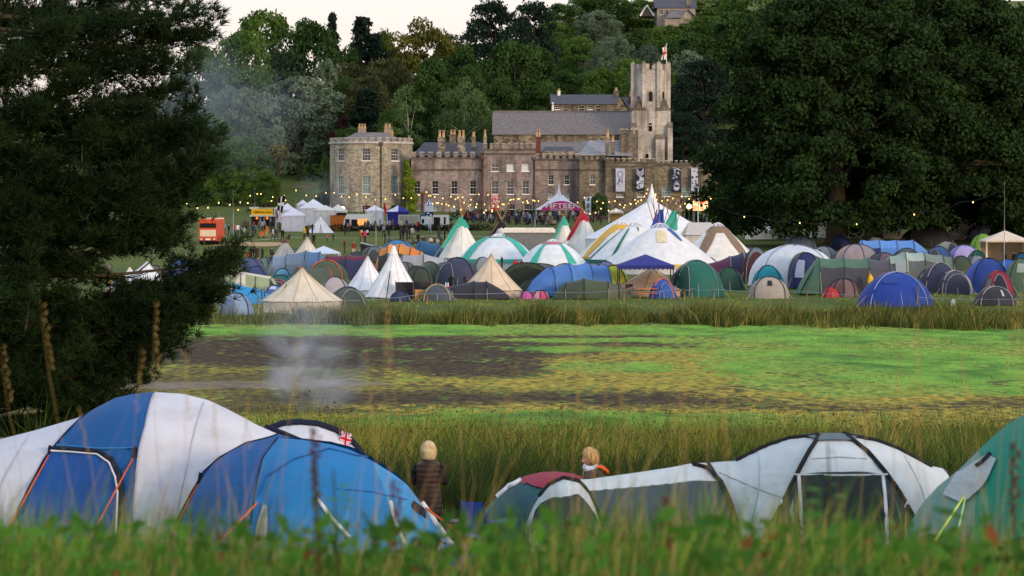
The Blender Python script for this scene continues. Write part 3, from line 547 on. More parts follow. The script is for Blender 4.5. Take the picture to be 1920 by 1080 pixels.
# house high on the hill
h3 = empty('hill_house', (0, 0, 0), 'grey slate roofed house high on the wooded hillside', 'house'); Y3 = 845
mb = MB(); mb.box(XW(1232, Y3), XW(1303, Y3), Y3, Y3 + 14, ZW(52, Y3), ZW(14, Y3)); mb.box(XW(1246, Y3 - 6), XW(1292, Y3 - 6), Y3 - 6, Y3 + 1, ZW(52, Y3), ZW(38, Y3)); xg = XW(1289, Y3 - 7); mb.add([(XW(1270, Y3 - 7), Y3 - 6.1, ZW(44, Y3)), (XW(1309, Y3 - 7), Y3 - 6.1, ZW(44, Y3)), (xg, Y3 - 6.1, ZW(21, Y3))], [(0, 1, 2)]); mb.build('wall', cm('8d857c', var=.2), h3)
gable_roof('roof', h3, XW(1227, Y3), XW(1306, Y3), Y3 - .6, Y3 + 14, ZW(15, Y3), ZW(-6, Y3), slate_dk); mb = MB(); mb.add([(XW(1246, Y3), Y3 - 7, ZW(36, Y3)), (XW(1278, Y3), Y3 - 7, ZW(36, Y3)), (xg, Y3 - 1, ZW(20, Y3)), (XW(1256, Y3), Y3 - 1, ZW(20, Y3))], [(0, 1, 2, 3)]); mb.add([(xg, Y3 - 7, ZW(20, Y3)), (xg, Y3, ZW(20, Y3)), (XW(1311, Y3), Y3, ZW(44, Y3)), (XW(1311, Y3), Y3 - 7, ZW(44, Y3))], [(0, 1, 2, 3)]); mb.build('porch_roof', slate, h3)
for px in (1240, 1250, 1260, 1270): window(h3, lambda u, z, d: (u, Y3 - .1 - d, z), XW(px - 3, Y3), XW(px + 3, Y3), ZW(27, Y3), ZW(18, Y3), 0, m_glass, 2, 2)
chimney(h3, 1291, -12, 26, 8, Y3 + 1, 1, st_dark)
h4 = empty('white_gable_house', (0, 0, 0), 'house with a white gable board peeping over the hillside trees', 'house'); Y4 = 850
mb = MB(); xa, xm, xb = XW(1200, Y4), XW(1212, Y4), XW(1226, Y4); mb.add([(xa, Y4, ZW(30, Y4)), (xb, Y4, ZW(30, Y4)), (xm, Y4, ZW(11, Y4)), (xa, Y4 + 8, ZW(30, Y4)), (xb, Y4 + 8, ZW(30, Y4)), (xm, Y4 + 8, ZW(11, Y4))], [(0, 1, 2), (5, 4, 3), (0, 3, 4, 1)]); mb.build('wall', cm('6a6058'), h4)
mb = MB(); 
for q in (xa, xb): mb.add([(q, Y4 - .5, ZW(29, Y4)), (xm, Y4 - .5, ZW(9, Y4)), (xm, Y4 + 8, ZW(9, Y4)), (q, Y4 + 8, ZW(29, Y4))], [(0, 1, 2, 3)])
mb.build('roof', slate_dk, h4); mb = MB()
for q in (xa, xb): mb.tube([(q, Y4 - .55, ZW(30, Y4)), (xm, Y4 - .55, ZW(10, Y4))], .28, 4)
mb.build('barge_board', m_white, h4)
# ================================================================ trees
lmA = leafmat('lime_green', '2e4a1e', '55702f', .12); lmB = leafmat('mid_green', '203818', '3c5628', .12); lmC = leafmat('grey_green', '42563f', '70806a', .12); lmD = leafmat('dark_conifer', '14211a', '22352a', .2)
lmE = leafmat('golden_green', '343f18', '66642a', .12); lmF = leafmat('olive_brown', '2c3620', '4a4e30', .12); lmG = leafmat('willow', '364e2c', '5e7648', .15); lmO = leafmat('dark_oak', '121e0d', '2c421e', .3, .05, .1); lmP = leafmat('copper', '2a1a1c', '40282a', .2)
A1 = ((1, 20, 16, 95, 2.1, 13000, .60), dict(shape='round'), 'broadleaf_tree'); A2 = ((2, 20, 16, 120, 1.7, 13000, .55), dict(shape='dome'), 'broadleaf_tree'); A3 = ((5, 20, 15, 80, 2.3, 12000, .62), dict(shape='tall'), 'broadleaf_tree')
proto_tree('limeA', A1, lmA); proto_tree('limeB', ((11, 20, 16, 110, 1.9, 13000, .58), dict(shape='dome'), 'broadleaf_tree'), lmA)
proto_tree('midA', A3, lmB); proto_tree('midB', ((13, 20, 16, 90, 2.2, 13000, .6), dict(shape='round'), 'broadleaf_tree'), lmB)
proto_tree('greyA', ((21, 16, 18, 190, 1.35, 16000, .46), dict(shape='dome', flat=.8), 'holm_oak'), lmC); proto_tree('greyB', ((22, 20, 17, 170, 1.5, 16000, .5), dict(shape='round', flat=.8), 'holm_oak'), lmC)
proto_tree('fir', ((31, 22, 12, 200, 1.2, 13000, .55), dict(shape='cone', flat=.45, z0=.1), 'fir_tree'), lmD); proto_tree('cedar', ((32, 22, 14, 110, 1.9, 16000, .55), dict(shape='dome', flat=.6), 'cedar_tree'), lmD)
proto_tree('gold', ((41, 20, 16, 85, 2.0, 13000, .58), dict(shape='dome'), 'broadleaf_tree'), lmE); proto_tree('olive', A2, lmF)
proto_tree('willow', ((51, 16, 15, 100, 1.6, 14000, .42), dict(shape='dome', flat=1.3), 'willow_tree'), lmG, m_bark_pale); proto_tree('copper', ((61, 14, 12, 60, 1.6, 8000, .5), dict(shape='round'), 'copper_beech'), lmP)
proto_tree('birch', ((52, 18, 11, 60, 1.3, 6500, .4), dict(shape='tall', tr=.3), 'birch_tree'), lmG, m_bark_pale)
proto_tree('bush', ((71, 6, 7, 45, 1.1, 5000, .38), dict(shape='dome', z0=.0, limbs=6, tr=.12), 'bush'), lmA)
g1 = 'trees on the wooded slope behind the house'
T_ = [('limeA', 455, 58, 130, 606, 'bright green bushy tree at the skyline nearest the big dark pine'), ('limeB', 500, 24, 165, 620, 'tallest light green tree on the skyline over the lawn'), ('midB', 585, 34, 140, 612, 'grey green round tree on the skyline between lime tree and conifer'),
 ('fir', 624, 28, 60, 640, 'thin dark conifer tip rising beside the grey green tree'), ('fir', 682, 36, 118, 632, 'broad dark fir with a pointed top on the skyline'), ('gold', 795, 40, 150, 620, 'golden green tree on the skyline above the chimneys'),
 ('midA', 868, 88, 95, 612, 'small mid green tree in the skyline gap beside the tall cedar'), ('cedar', 925, 0, 120, 632, 'tall dark cedar on the skyline where the hill starts to rise'), ('cedar', 1000, 2, 110, 660, 'dark cedar behind the tall one, touching the top edge'),
 ('midB', 965, 72, 140, 596, 'large green tree below the two cedars'), ('greyA', 450, 166, 170, 540, 'grey green domed holm oak above the palm'), ('greyB', 565, 144, 200, 566, 'big grey green holm oak behind the domed one'), ('greyB', 615, 112, 80, 592, 'grey green tree edging the dark firs'),
 ('limeA', 385, 214, 150, 522, 'olive green tree beside the dark pine, behind the bus'), ('limeB', 450, 258, 110, 505, 'green tree with a rounded crown behind the orange bus'), ('limeB', 498, 318, 66, 480, 'light green bushy tree behind the yellow food stall'),
 ('olive', 655, 116, 110, 596, 'dark olive tree standing below the pointed fir'), ('olive', 725, 108, 130, 590, 'brownish olive tree in the middle of the wooded slope'), ('copper', 640, 222, 60, 556, 'purple leaved copper beech peeping above the round tower'), ('fir', 690, 170, 130, 556, 'very dark yew behind the round tower chimneys'),
 ('birch', 762, 160, 92, 540, 'pale stemmed birch behind the castle roof'), ('willow', 872, 160, 112, 538, 'soft rounded willow beside the nave end'), ('midA', 812, 112, 100, 575, 'mid green tree between the birch and the cedar'), ('midB', 800, 185, 80, 545, 'low dark green tree between birch and willow'),
 ('midA', 940, 148, 100, 566, 'dark green tree just above the nave end'), ('midB', 655, 236, 66, 536, 'small rounded tree touching the round tower roof'), ('bush', 612, 286, 30, 500, 'ivy covered bush against the edge of the round tower'), ('limeA', 735, 205, 80, 548, 'green tree left of the birch, behind the tower chimneys'),
 ('olive', 855, 62, 110, 660, 'far brown green tree on the skyline between golden tree and cedar'), ('midB', 880, 120, 90, 585, 'mid green tree behind the willow'), ('midA', 720, 62, 70, 650, 'dark tree filling the notch beside the pointed fir'),
 ('midB', 652, 84, 80, 628, 'green tree joining the thin conifer and the broad fir'), ('olive', 742, 84, 70, 640, 'dark tree just beside the broad fir on the skyline'), ('fir', 705, 66, 80, 645, 'second darker fir behind the broad one'), ('midA', 650, 150, 100, 580, 'dark green tree under the thin conifer'), ('midB', 750, 130, 90, 604, 'deep green tree in the shadowy middle of the slope'), ('olive', 690, 140, 100, 570, 'shadowed olive tree right above the round tower'),
 ('greyB', 320, 150, 150, 560, 'grey green tree half hidden by the big dark pine'), ('limeB', 380, 90, 160, 600, 'light green tree partly covered by the pine boughs')]
for i, (k, px, top, wp, Y, lab) in enumerate(T_): place_tree(k, px, top, wp, Y, lab, 'tree' if k != 'bush' else 'bush', g1)
T2 = [(1040, 40, 110, 760, 'limeA', 'green tree on the skyline just where the hill leaves the frame'), (1010, 95, 110, 640, 'midA', 'dark bushy tree above the end of the nave'), (1085, 70, 110, 700, 'limeB', 'light green tree above the cottage row, below the sky gap'),
 (1070, 130, 110, 610, 'midB', 'round tree right above the cottage row roof'), (1120, 20, 100, 800, 'greyB', 'grey tree beside the white posts near the top edge'), (1150, 70, 100, 680, 'greyA', 'grey leaved tree in the middle of the hillside'), (1020, 150, 90, 590, 'midB', 'dark tree hugging the cottage row end'),
 (1180, 110, 90, 620, 'limeA', 'bright tree touching the church tower on its cottage side'), (1125, 130, 90, 600, 'limeB', 'light tree behind the cottage chimneys'), (1205, 55, 110, 720, 'midA', 'bushy tree on the slope below the white gable house'), (1245, 50, 110, 700, 'limeB', 'light tree on the slope below the hill house'),
 (1300, 60, 110, 690, 'midB', 'tree below and beside the hill house porch'), (1290, 95, 100, 620, 'greyB', 'grey green tree behind the church flag'), (1330, 30, 130, 760, 'limeA', 'pale green bush tree beside the hill house chimney'), (1285, 150, 100, 575, 'olive', 'shaded tree beside the church tower'),
 (1320, 110, 130, 560, 'cedar', 'tall dark tree between the church tower and the great oak'), (1285, 210, 90, 548, 'cedar', 'dark tree at the foot of the church tower'), (1380, 20, 160, 640, 'midB', 'dark green tree showing over the shoulder of the great oak'), (1120, -10, 120, 860, 'midB', 'tree at the top edge above the white posts'),
 (1175, -20, 130, 880, 'limeA', 'tree beside the white gable house at the top edge'), (1420, -30, 170, 720, 'limeA', 'pale tree above the great oak crown'), (1340, -20, 120, 860, 'limeB', 'tree behind the hill house'), (1240, 120, 70, 590, 'limeA', 'light shrub tree directly behind the tower top'),
 (1500, -20, 180, 700, 'limeB', 'pale green hill tree seen over the oak top'), (1600, -30, 200, 720, 'midB', 'hill tree above the oak crown gap'), (1215, 85, 80, 660, 'greyB', 'greyish tree left of the flag on the hillside'), (1055, 5, 90, 840, 'midB', 'small skyline tree beside the sky'), (1090, -10, 90, 870, 'limeB', 'skyline tree meeting the top edge of the view')]
for (px, top, wp, Y, k, lab) in T2: place_tree(k, px, top, wp, Y, lab, 'tree', 'trees on the steep hillside above the church')
def bushes():
    rng = np.random.RandomState(9); Cs = []
    for i in range(420):
        X = rng.uniform(-95, 150); Y = rng.uniform(545, 900); r = rng.uniform(2.0, 4.5); Cs.append((X, Y, float(G(X, Y)) + r * .2, r, r, r * .8))
    for i in range(60): X = rng.uniform(-62, -48); Y = rng.uniform(505, 540); Cs.append((X, Y, float(G(X, Y)), 1.6, 1.6, 1.6))
    return Cs
leaf_mass('undergrowth', bushes(), 90000, .75, leafmat('undergrowth', '1e3416', '385222', .1), 5, 'tangled green undergrowth covering the wooded hillside', None, None, 'stuff')
leaf_mass('undergrowth', [(XW(px, Y), Y, float(G(XW(px, Y), Y)), 2.2, 2, 1.7) for px, Y in ((585, 570), (560, 572), (610, 566), (640, 556), (600, 560))], 4000, .5, lmB, 8, 'low dark shrubs at the edge of the sloping lawn', None, None, 'stuff')
def palm(px, top, bot, wpx, Y, label):
    s = Y / FPX; h = (bot - top) * s; root = empty('palm_tree', (XW(px, Y), Y, ZW(bot, Y)), label, 'palm', None); mb = MB()
    r0 = random.Random(int(px)); lean = r0.uniform(-.3, .3); mb.tube([(0, 0, -6), (0, 0, 0), (lean, 0, h * .5), (lean * 1.2, 0, h * .8)], [.45, .4, .34, .42], 8); mb.build('trunk', m_bark, root)
    cx, cz = lean * 1.2, h * .82; rr = wpx * s / 2; fr = MB()
    for i in range(60):
        a = r0.uniform(0, 6.28); el = r0.uniform(-.9, 1.3); p0 = Vector((cx, 0, cz)); d = Vector((math.cos(a) * math.cos(el), math.sin(a) * math.cos(el), math.sin(el)))
        p1 = p0 + d * rr * .75; p2 = p1 + Vector((d.x * rr * .35, d.y * rr * .35, -rr * .25))
        side = d.cross(Vector((0, 0, 1))).normalized() * .28
        fr.add([p0, p1 + side, p2, p1 - side], [(0, 1, 2, 3)])
        for k in (-1, 1): fr.add([p1, p1 + side * k * 2 + d * .4, p2 + side * k * 2.2 + Vector((0, 0, -.2))], [(0, 1, 2)])
    fr.build('crown', leafmat('palm', '4a4a2a', '6d6c3a', 1.0), root)
palm(520, 276, 332, 32, 512, 'small palm tree with a shaggy round head on the sloping lawn'); palm(488, 288, 345, 26, 508, 'shorter palm half hidden behind the bright bushy tree')

# the great oaks standing over the campsite
def oak(seed, px, base, top, wpx, label, n=85000, leaf=.34, zlow=.2, ncl=260, rcl=1.7):
    Y = hit(px, base); s = Y / FPX; z = float(G(XW(px, Y), Y)); H = (base - top) * s; W = wpx * s; rng = np.random.RandomState(seed)
    Pt, d, cs = clump_points(rng, H, W, rcl and ncl, rcl, n, zlow, 'oak', .85, 1.0)
    Q, F = leaf_quads(Pt, leaf, rng, nrm=d, spread=.9); root = empty('oak_tree', (XW(px, Y), Y, z), label, 'tree'); np_mesh('crown', Q, F, lmO, root)
    mb = MB(); tr = 1.25; t0 = [Vector((0, 0, -.3)), Vector((.1, 0, 1.2)), Vector((.2, .2, H * .18)), Vector((.3, .2, H * .45)), Vector((0, 0, H * .8))]
    mb.tube(t0, [tr * 1.5, tr, tr * .85, tr * .5, .15], 12)
    for i in range(14):
        c = Vector(cs[rng.randint(len(cs))]); c.z = max(c.z, H * .3); b0 = t0[2].lerp(t0[3], rng.uniform(0, 1)) if c.z < H * .5 else t0[3].lerp(t0[4], rng.uniform(0, .5)); b0.z = min(b0.z, c.z * .8 + .5)
        m1 = b0.lerp(c, .5) + Vector((rng.uniform(-1, 1), rng.uniform(-1, 1), H * .04)); mb.tube([b0, m1, c], [tr * .3, tr * .16, .04], 6)
    mb.build('trunk', m_bark, root); return root
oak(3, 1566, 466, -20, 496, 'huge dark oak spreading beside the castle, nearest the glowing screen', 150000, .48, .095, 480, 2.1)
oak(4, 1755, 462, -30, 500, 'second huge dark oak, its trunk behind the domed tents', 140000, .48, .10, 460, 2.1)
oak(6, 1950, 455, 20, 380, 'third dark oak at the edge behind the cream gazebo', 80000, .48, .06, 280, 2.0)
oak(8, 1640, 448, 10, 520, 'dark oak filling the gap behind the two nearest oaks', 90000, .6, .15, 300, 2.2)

# the big pine close by
def pine():
    Yp = 78.0; s = Yp / FPX; rng = np.random.RandomState(12); tx = XW(-60, Yp); zg = float(G(tx, Yp))
    root = empty('pine_tree', (tx, Yp, zg), 'big dark pine with sweeping boughs filling one side of the view', 'tree')
    H = 19.0; mb = MB(); mb.tube([(0, 0, -.4), (.1, 0, 4), (.2, .1, 10), (.1, 0, H)], [.42, .34, .24, .05], 10)
    tips = [(395, 20, 0), (300, -20, 1.2), (400, 60, .5), (350, 120, -.6), (330, 160, .8), (385, 235, -.4), (398, 262, .7), (360, 210, 1.4), (372, 330, 0), (392, 300, -.9), (350, 368, .9), (362, 408, .2), (300, 400, -1), (340, 440, 1.0),
            (432, 500, 0), (420, 545, -.5), (385, 520, .6), (440, 478, .3), (340, 560, -.8), (375, 590, .2), (310, 560, 1), (345, 625, 0), (300, 640, -.5), (270, 690, .4), (235, 735, 0), (200, 755, -.5), (150, 790, .5), (250, 640, 1), (100, 800, -.3), (180, 700, 1.2), (60, 780, .9), (130, 745, -1.2),
            (230, 40, -1.5), (250, 110, 1.8), (270, 200, -1.6), (280, 300, 1.7), (250, 350, -1.7), (170, 440, -1.2), (140, 490, 1.2), (120, 560, -1.4), (220, 590, 1.5), (150, 650, -1.6), (200, 430, 1.1), (110, 400, -1.6), (180, 250, -2), (150, 150, -2), (120, 60, -2), (160, 340, -2), (80, 300, -2.4), (60, 200, -2.4), (40, 100, -2.2), (60, 430, -2.4), (50, 520, -2.2), (50, 620, -2.3), (30, 700, -2.0), (90, 690, -1.8), (200, 20, 1.9), (100, 10, 1.5), (20, 380, -2.6), (10, 30, .5), (10, 560, -2.5), (-20, 250, -2.8)]
    T = []; NV = []
    def tuft_line(p0, p1, p2, n, spread):
        for i in range(n):
            t_ = (rng.uniform(.12, 1) ** .75); q = p0 * (1 - t_) ** 2 + p1 * 2 * t_ * (1 - t_) + p2 * t_ ** 2; dr = (p1 - p0) * (1 - t_) + (p2 - p1) * t_; dr = dr / (np.linalg.norm(dr) + 1e-9)
            off = rng.normal(size=3) * np.array([1, 1, .55]) * spread * (1.15 - .55 * t_); T.append(q + off); NV.append(dr * 1.0 + off * .5 / max(spread, .1) + np.array([0, 0, .45]))
    for (px, py, dy) in tips:
        e_ = np.array(P(px, py, Yp + dy * 1.6)) - np.array([tx, Yp, zg]); ln = math.hypot(e_[0], e_[1]); z0 = min(max(.6, e_[2] - ln * rng.uniform(-.05, .3)), H - .5)
        p0 = np.array([.15, 0, z0]); p1 = p0 * .45 + e_ * .55 + np.array([0, 0, -ln * .10]); bend = [p0 * (1 - t_) ** 2 + p1 * 2 * t_ * (1 - t_) + e_ * t_ ** 2 for t_ in (0, .25, .5, .75, .97)]
        mb.tube(bend, [.09, .07, .05, .035, .012], 5)
        tuft_line(p0, p1, e_, int(110 + 34 * ln), .42)
        for j in range(int(5 + ln * 1.1)):                            # side twigs
            t_ = rng.uniform(.3, .97); q = p0 * (1 - t_) ** 2 + p1 * 2 * t_ * (1 - t_) + e_ * t_ ** 2; sd_ = rng.normal(size=3) * np.array([.5, 1.0, .35]) * .9 + (e_ - p0) / ln * .55 + np.array([0, 0, .25]); r_ = q + sd_ * (1.35 - .5 * t_)
            if e_[0] - r_[0] < -.25: r_[0] = e_[0] + .2
            mid = (q + r_) / 2 + np.array([0, 0, -.1]); mb.tube([q, mid, r_], [.03, .02, .008], 4); tuft_line(q, mid, r_, 22, .17)
    T = np.array(T); NV = np.array(NV); ux, uy = proj(T[:, 0] + tx, T[:, 1] + Yp, T[:, 2] + zg)
    open_ = np.ones(len(T), bool)                                   # openings between the boughs
    for (cx, cy, rx_, ry_) in ((250, 503, 62, 25), (385, 436, 42, 20), (150, 468, 30, 10), (398, 178, 26, 16), (30, 775, 60, 12)): open_ &= ((ux - cx) / rx_) ** 2 + ((uy - cy) / ry_) ** 2 + rng.normal(size=len(T)) * .12 > 1
    T, NV = T[open_], NV[open_]; NV /= np.linalg.norm(NV, axis=1)[:, None]; n = len(T); k = 13
    C = np.repeat(T, k, 0); Dv = np.repeat(NV, k, 0) * 1.0 + rng.normal(size=(n * k, 3)) * .62; Dv /= np.linalg.norm(Dv, axis=1)[:, None]
    Ln = (rng.uniform(.14, .30, n * k))[:, None]; sd_ = np.cross(Dv, rng.normal(size=Dv.shape)); sd_ /= np.linalg.norm(sd_, axis=1)[:, None]; wd = .012
    Q = np.stack([C - sd_ * wd, C + sd_ * wd, C + Dv * Ln + sd_ * wd * .3, C + Dv * Ln - sd_ * wd * .3], 1).reshape(-1, 3); F = np.arange(len(Q)).reshape(-1, 4)
    print('pine tufts', n, 'quads', len(F))
    np_mesh('crown', Q, F, leafmat('pine_needles', '142412', '26381a', .5, 0, .05), root); mb.build('trunk', m_bark, root)
pine()
# ================================================================ tents: builders
POLE = cm('22242a', var=.1, rough=.5); m_rope = cm('b9b39a', var=.1); m_wood = mat('weathered_wood', '8a7350', var=.25, scale=6, stretch=(1, 1, .2)); m_dark = cm('15171b', var=.2, rough=.7)
m_cable = cm('2a2c2e', var=.1); m_steel = cm('8c9094', var=.1, rough=.4, metal=.6)
def root_at(name, px, base, label, cat='tent', group='tents pitched on the campsite', Y=None, rz=0, y0=166):
    Y = Y or hit(px, base, y0); X = XW(px, Y); z = float(G(X, Y)); s = Y / FPX
    return empty(name, (X, Y, z), label, cat, group, rz), s
def rope(par, a, b, m=None, r=.012, name='guy_rope'):
    mb = MB(); mb.tube([a, b], r, 4); return mb.build(name, m or m_rope, par)
def cone_tent(px, base, w, h, c, label, wall=.0, n=12, apex=0.0, door=None, cap=None, name='bell_tent', cat='tent', group='canvas bell tents and tipis', wallc=None, concave=1.12, Y=None, flaps=None, roofsplit=None):
    root, s = root_at(name, px, base, label, cat, group, Y); W = w * s / 2; H = h * s; hw = H * wall; ax = apex * s; rng = random.Random(int(px))
    m = fab(c); mb = MB(); k = n * 4; ph = rng.uniform(0, 1)
    def sk(u, v):                                                  # v: 0 apex .. 1 eaves
        a = u * 2 * math.pi + ph; sc_ = 1 - .045 * abs(math.sin(n * u * math.pi)) * v * (1 if v < .99 else 1.2); r = W * (v ** concave) * sc_ + .06
        return (ax * (1 - v) + r * math.cos(a), r * math.sin(a), hw + (H - hw) * (1 - v) - .12 * W * .2 * math.sin(v * math.pi) + .03 * abs(math.sin(n * u * math.pi)) * (v > .99))
    mb.grid(sk, k, 10); mb.build('canopy', m, root)
    se = MB()
    for i in range(n):
        u = i / n; se.tube([Vector(sk(u, j / 6)) * 1.004 + Vector((0, 0, .012)) for j in range(7)], .018, 4)
    se.build('seams', fab(c, .78), root)
    if wall > 0:
        mb = MB(); mb.grid(lambda u, v: (W * .965 * math.cos(u * 6.2832 + ph) * (1 - .02 * abs(math.sin(n * u * math.pi))), W * .965 * math.sin(u * 6.2832 + ph), hw * 1.02 * (1 - v) - .05), k, 2); mb.build('wall', fab(wallc or c, .93), root)
    if door is not None:                                           # A-shaped doorway panel leaning on the side that faces us
        a = -math.pi / 2 + door; dx, dy = math.cos(a), math.sin(a); t_ = Vector((-dy, dx, 0)); rt = Vector((dx * W * 1.03, dy * W * 1.03, 0)); tp = Vector((ax * .4 + dx * W * .42, dy * W * .42, hw + (H - hw) * .52))
        mb = MB(); hw_ = W * .24; mb.add([rt - t_ * hw_, rt + t_ * hw_, tp + Vector((dx, dy, 0)) * .12], [(0, 1, 2)]); d_ = mb.build('door', fab(c, .72), root)
        mb = MB(); mb.tube([rt + Vector((dx, dy, 0)) * .02, tp + Vector((dx, dy, 0)) * .14], .03, 4); mb.build('zip', POLE, d_)
    if cap:
        mb = MB(); mb.grid(lambda u, v: tuple(Vector(sk(u, v * .16)) * 1.0 + Vector((math.cos(u * 6.2832 + ph), math.sin(u * 6.2832 + ph), 0)) * .035 + Vector((0, 0, .04))), 24, 3); mb.build('cap', fab(cap), root)
    mb = MB(); mb.tube([(ax, 0, H * .9), (ax, 0, H + .14)], .05, 6); mb.build('tent_pole', m_wood, root)
    for i in range(5):
        a = -math.pi * (i + .5) / 5; e_ = Vector((W * .98 * math.cos(a), W * .98 * math.sin(a), hw + .05)); rope(root, e_, Vector((W * 1.22 * math.cos(a), W * 1.22 * math.sin(a), -.05)))
    return root
def dome_tent(px, base, w, h, cols, label, rz=0., depth=.85, pole='22242a', door=None, e=2.3, nsec=4, band_=None, group='dome tents on the campsite', Y=None, window=None, name='dome_tent', ph=.785, cat='tent'):
    root, s = root_at(name, px, base, label, cat, group, Y, rz); W = w * s * .55; H = h * s; Dp = W * depth; rng = random.Random(int(px * 3)); j0 = rng.uniform(0, 6)
    def sf(u, v, o=0.):                                            # u around, v 0 top .. 1 ground
        a = u * 2 * math.pi; f = math.sin(v * 1.5708) ** .95; lob = 1 - .07 * abs(math.sin((a - ph) * nsec / 2)) * math.sin(v * 2.6) + .012 * math.sin(9 * a + j0) * v; z = max(0, math.cos(v * 1.5708)) ** (1.9 / e) * (1 - .03 * abs(math.sin((a - ph) * nsec / 2)))
        return ((W + o) * math.cos(a) * lob * f, (Dp + o) * math.sin(a) * lob * f, (H + o) * z)
    ms = [fab(c) for c in cols]; nu = 48
    def mi(u, v):
        sec = int(((u * 2 * math.pi - ph) % (2 * math.pi)) / (2 * math.pi) * nsec) % len(cols)
        if band_ and v < band_[0]: return band_[1]
        return sec if not band_ else sec % max(1, len(cols) - 1)
    mb = MB(); mb.grid(sf, nu, 12, mif=mi); mb.build('canopy', ms, root)
    pm_ = cm(pole, var=.1, rough=.5)
    for i in range(max(1, nsec // 2)):
        u0 = (ph + i * 2 * math.pi / nsec) / 6.28318; mb = MB(); mb.tube([sf(u0, 1 - j / 8, .03) for j in range(9)] + [sf(u0 + .5, j / 8, .03) for j in range(1, 9)], .035, 5); mb.build('pole', pm_, root)
    if door:
        c, u0, uw, vt = door; u0 = .75 + u0 / 6.2832; mb = MB()
        mb.grid(lambda u, v: sf(u0 + (u - .5) * uw * math.sqrt(max(0, 1 - (1 - v) ** 2.5)), vt + (1 - vt) * v, .05), 8, 8); d_ = mb.build('door', fab(c), root)
        mb = MB(); mb.tube([sf(u0 + sg * .5 * uw * math.sqrt(max(0, 1 - (1 - v) ** 2.5)), vt + (1 - vt) * v, .07) for sg, v in [(-1, 1 - k / 8) for k in range(9)] + [(1, k / 8) for k in range(1, 9)]], .022, 4); mb.build('zip', cm('9a9c9a'), d_)
    if window:
        c, u0, uw, v0, v1 = window; u0 = .75 + u0 / 6.2832; mb = MB(); mb.grid(lambda u, v: sf(u0 + (u - .5) * uw, v0 + (v1 - v0) * v, .055), 4, 4); mb.build('window', fab(c), root)
    for i in range(3):
        a = -.5 - i * 1.05; rope(root, (W * .8 * math.cos(a), Dp * .8 * math.sin(a), H * .45), (W * 1.25 * math.cos(a), Dp * 1.3 * math.sin(a), -.04))
    return root
def tunnel_tent(px, base, w, h, cols, label, rz=0., hwid=1.6, st=None, lower=None, lowz=.5, pole='22242a', ends=(.25, .25), endc=None, front=None, group='tunnel tents on the campsite', Y=None, name='tunnel_tent', windows=(), peak=.85, sag=.05, ropes=True):
    """st: [(t, width, height)] hoops along the tent; cols one per bay"""
    root, s = root_at(name, px, base, label, 'tent', group, Y, rz); L = w * s / max(.35, abs(math.cos(rz))) if abs(math.cos(rz)) > .5 else hwid * 2.6; H = h * s
    st = st or [(i / len(cols), 1, 1) for i in range(len(cols) + 1)]; nb = len(st) - 1; hoops = [((t - .5) * L, hwid * a, H * b) for t, a, b in st]
    def prof(v, hw, hh, o=0.):
        a = math.pi * v; c, s_ = math.cos(a), math.sin(a); return (-(hw + o) * math.copysign(abs(c) ** .8, c), (hh + o) * max(0, s_) ** peak)
    def sf(x, v, o=0.):
        for (xa, wa, ha), (xb, wb, hb) in zip(hoops[:-1], hoops[1:]):
            if x <= xb + 1e-6: break
        t_ = (x - xa) / (xb - xa); t_ = min(1, max(0, t_)); k = 1 - sag * 4 * t_ * (1 - t_); y, z = prof(v, (wa + (wb - wa) * t_) * (1 - sag * 2 * t_ * (1 - t_)), (ha + (hb - ha) * t_) * k, o); return (x, y, z)
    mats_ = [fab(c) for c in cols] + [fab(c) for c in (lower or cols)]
    mb = MB()
    for b in range(nb):
        xa, xb = hoops[b][0], hoops[b + 1][0]
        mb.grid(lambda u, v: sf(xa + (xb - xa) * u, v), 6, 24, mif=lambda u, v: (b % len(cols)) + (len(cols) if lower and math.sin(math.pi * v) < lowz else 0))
    for sd, (hx, hw, hh) in ((0, hoops[0]), (1, hoops[-1])):
        ex = ends[sd] * hh * 2 * (1 if sd else -1); mb.grid(lambda u, v: (hx + ex * (1 - (1 - u) ** 1.5) if True else 0, prof(v, hw, hh)[0] * (1 - .25 * u), prof(v, hw, hh)[1] * (1 - u)), 6, 20, mi=0 if sd == 0 else len(cols) - 1)
    mb.build('canopy', mats_, root); pm_ = cm(pole, var=.1, rough=.5)
    for (hx, hw, hh) in hoops:
        p = MB(); p.tube([(hx, *prof(v / 16, hw, hh, .025)) for v in range(17)], .035, 5); p.build('pole', pm_, root)
    if front:                                                       # panel closing one end: (end 0/1, colour, width fraction)
        sd, c, wf = front; hx, hw, hh = hoops[0] if sd == 0 else hoops[-1]; ex = ends[sd] * hh * 2 * (1 if sd else -1); so = .05 * (1 if sd else -1)
        p = MB(); p.grid(lambda u, v: (hx + ex * (1 - (1 - (1 - v) * .9) ** 1.5) + so, (u - .5) * 2 * hw * wf * math.sqrt(max(0.0, 1 - v ** 2.5)), hh * .9 * v), 8, 8); d_ = p.build('door', fab(c), root)
    for (x0_, x1_, v0, v1, c) in windows:
        p = MB(); p.grid(lambda u, v: sf(-L / 2 + L * (x0_ + (x1_ - x0_) * u), v0 + (v1 - v0) * v, .045), 5, 5); p.build('window', fab(c), root)
    if ropes:
        for (hx, hw, hh) in hoops[::2]: rope(root, (hx, *prof(.2, hw, hh)), (hx, -hw - 1.0, -.05))
    return root
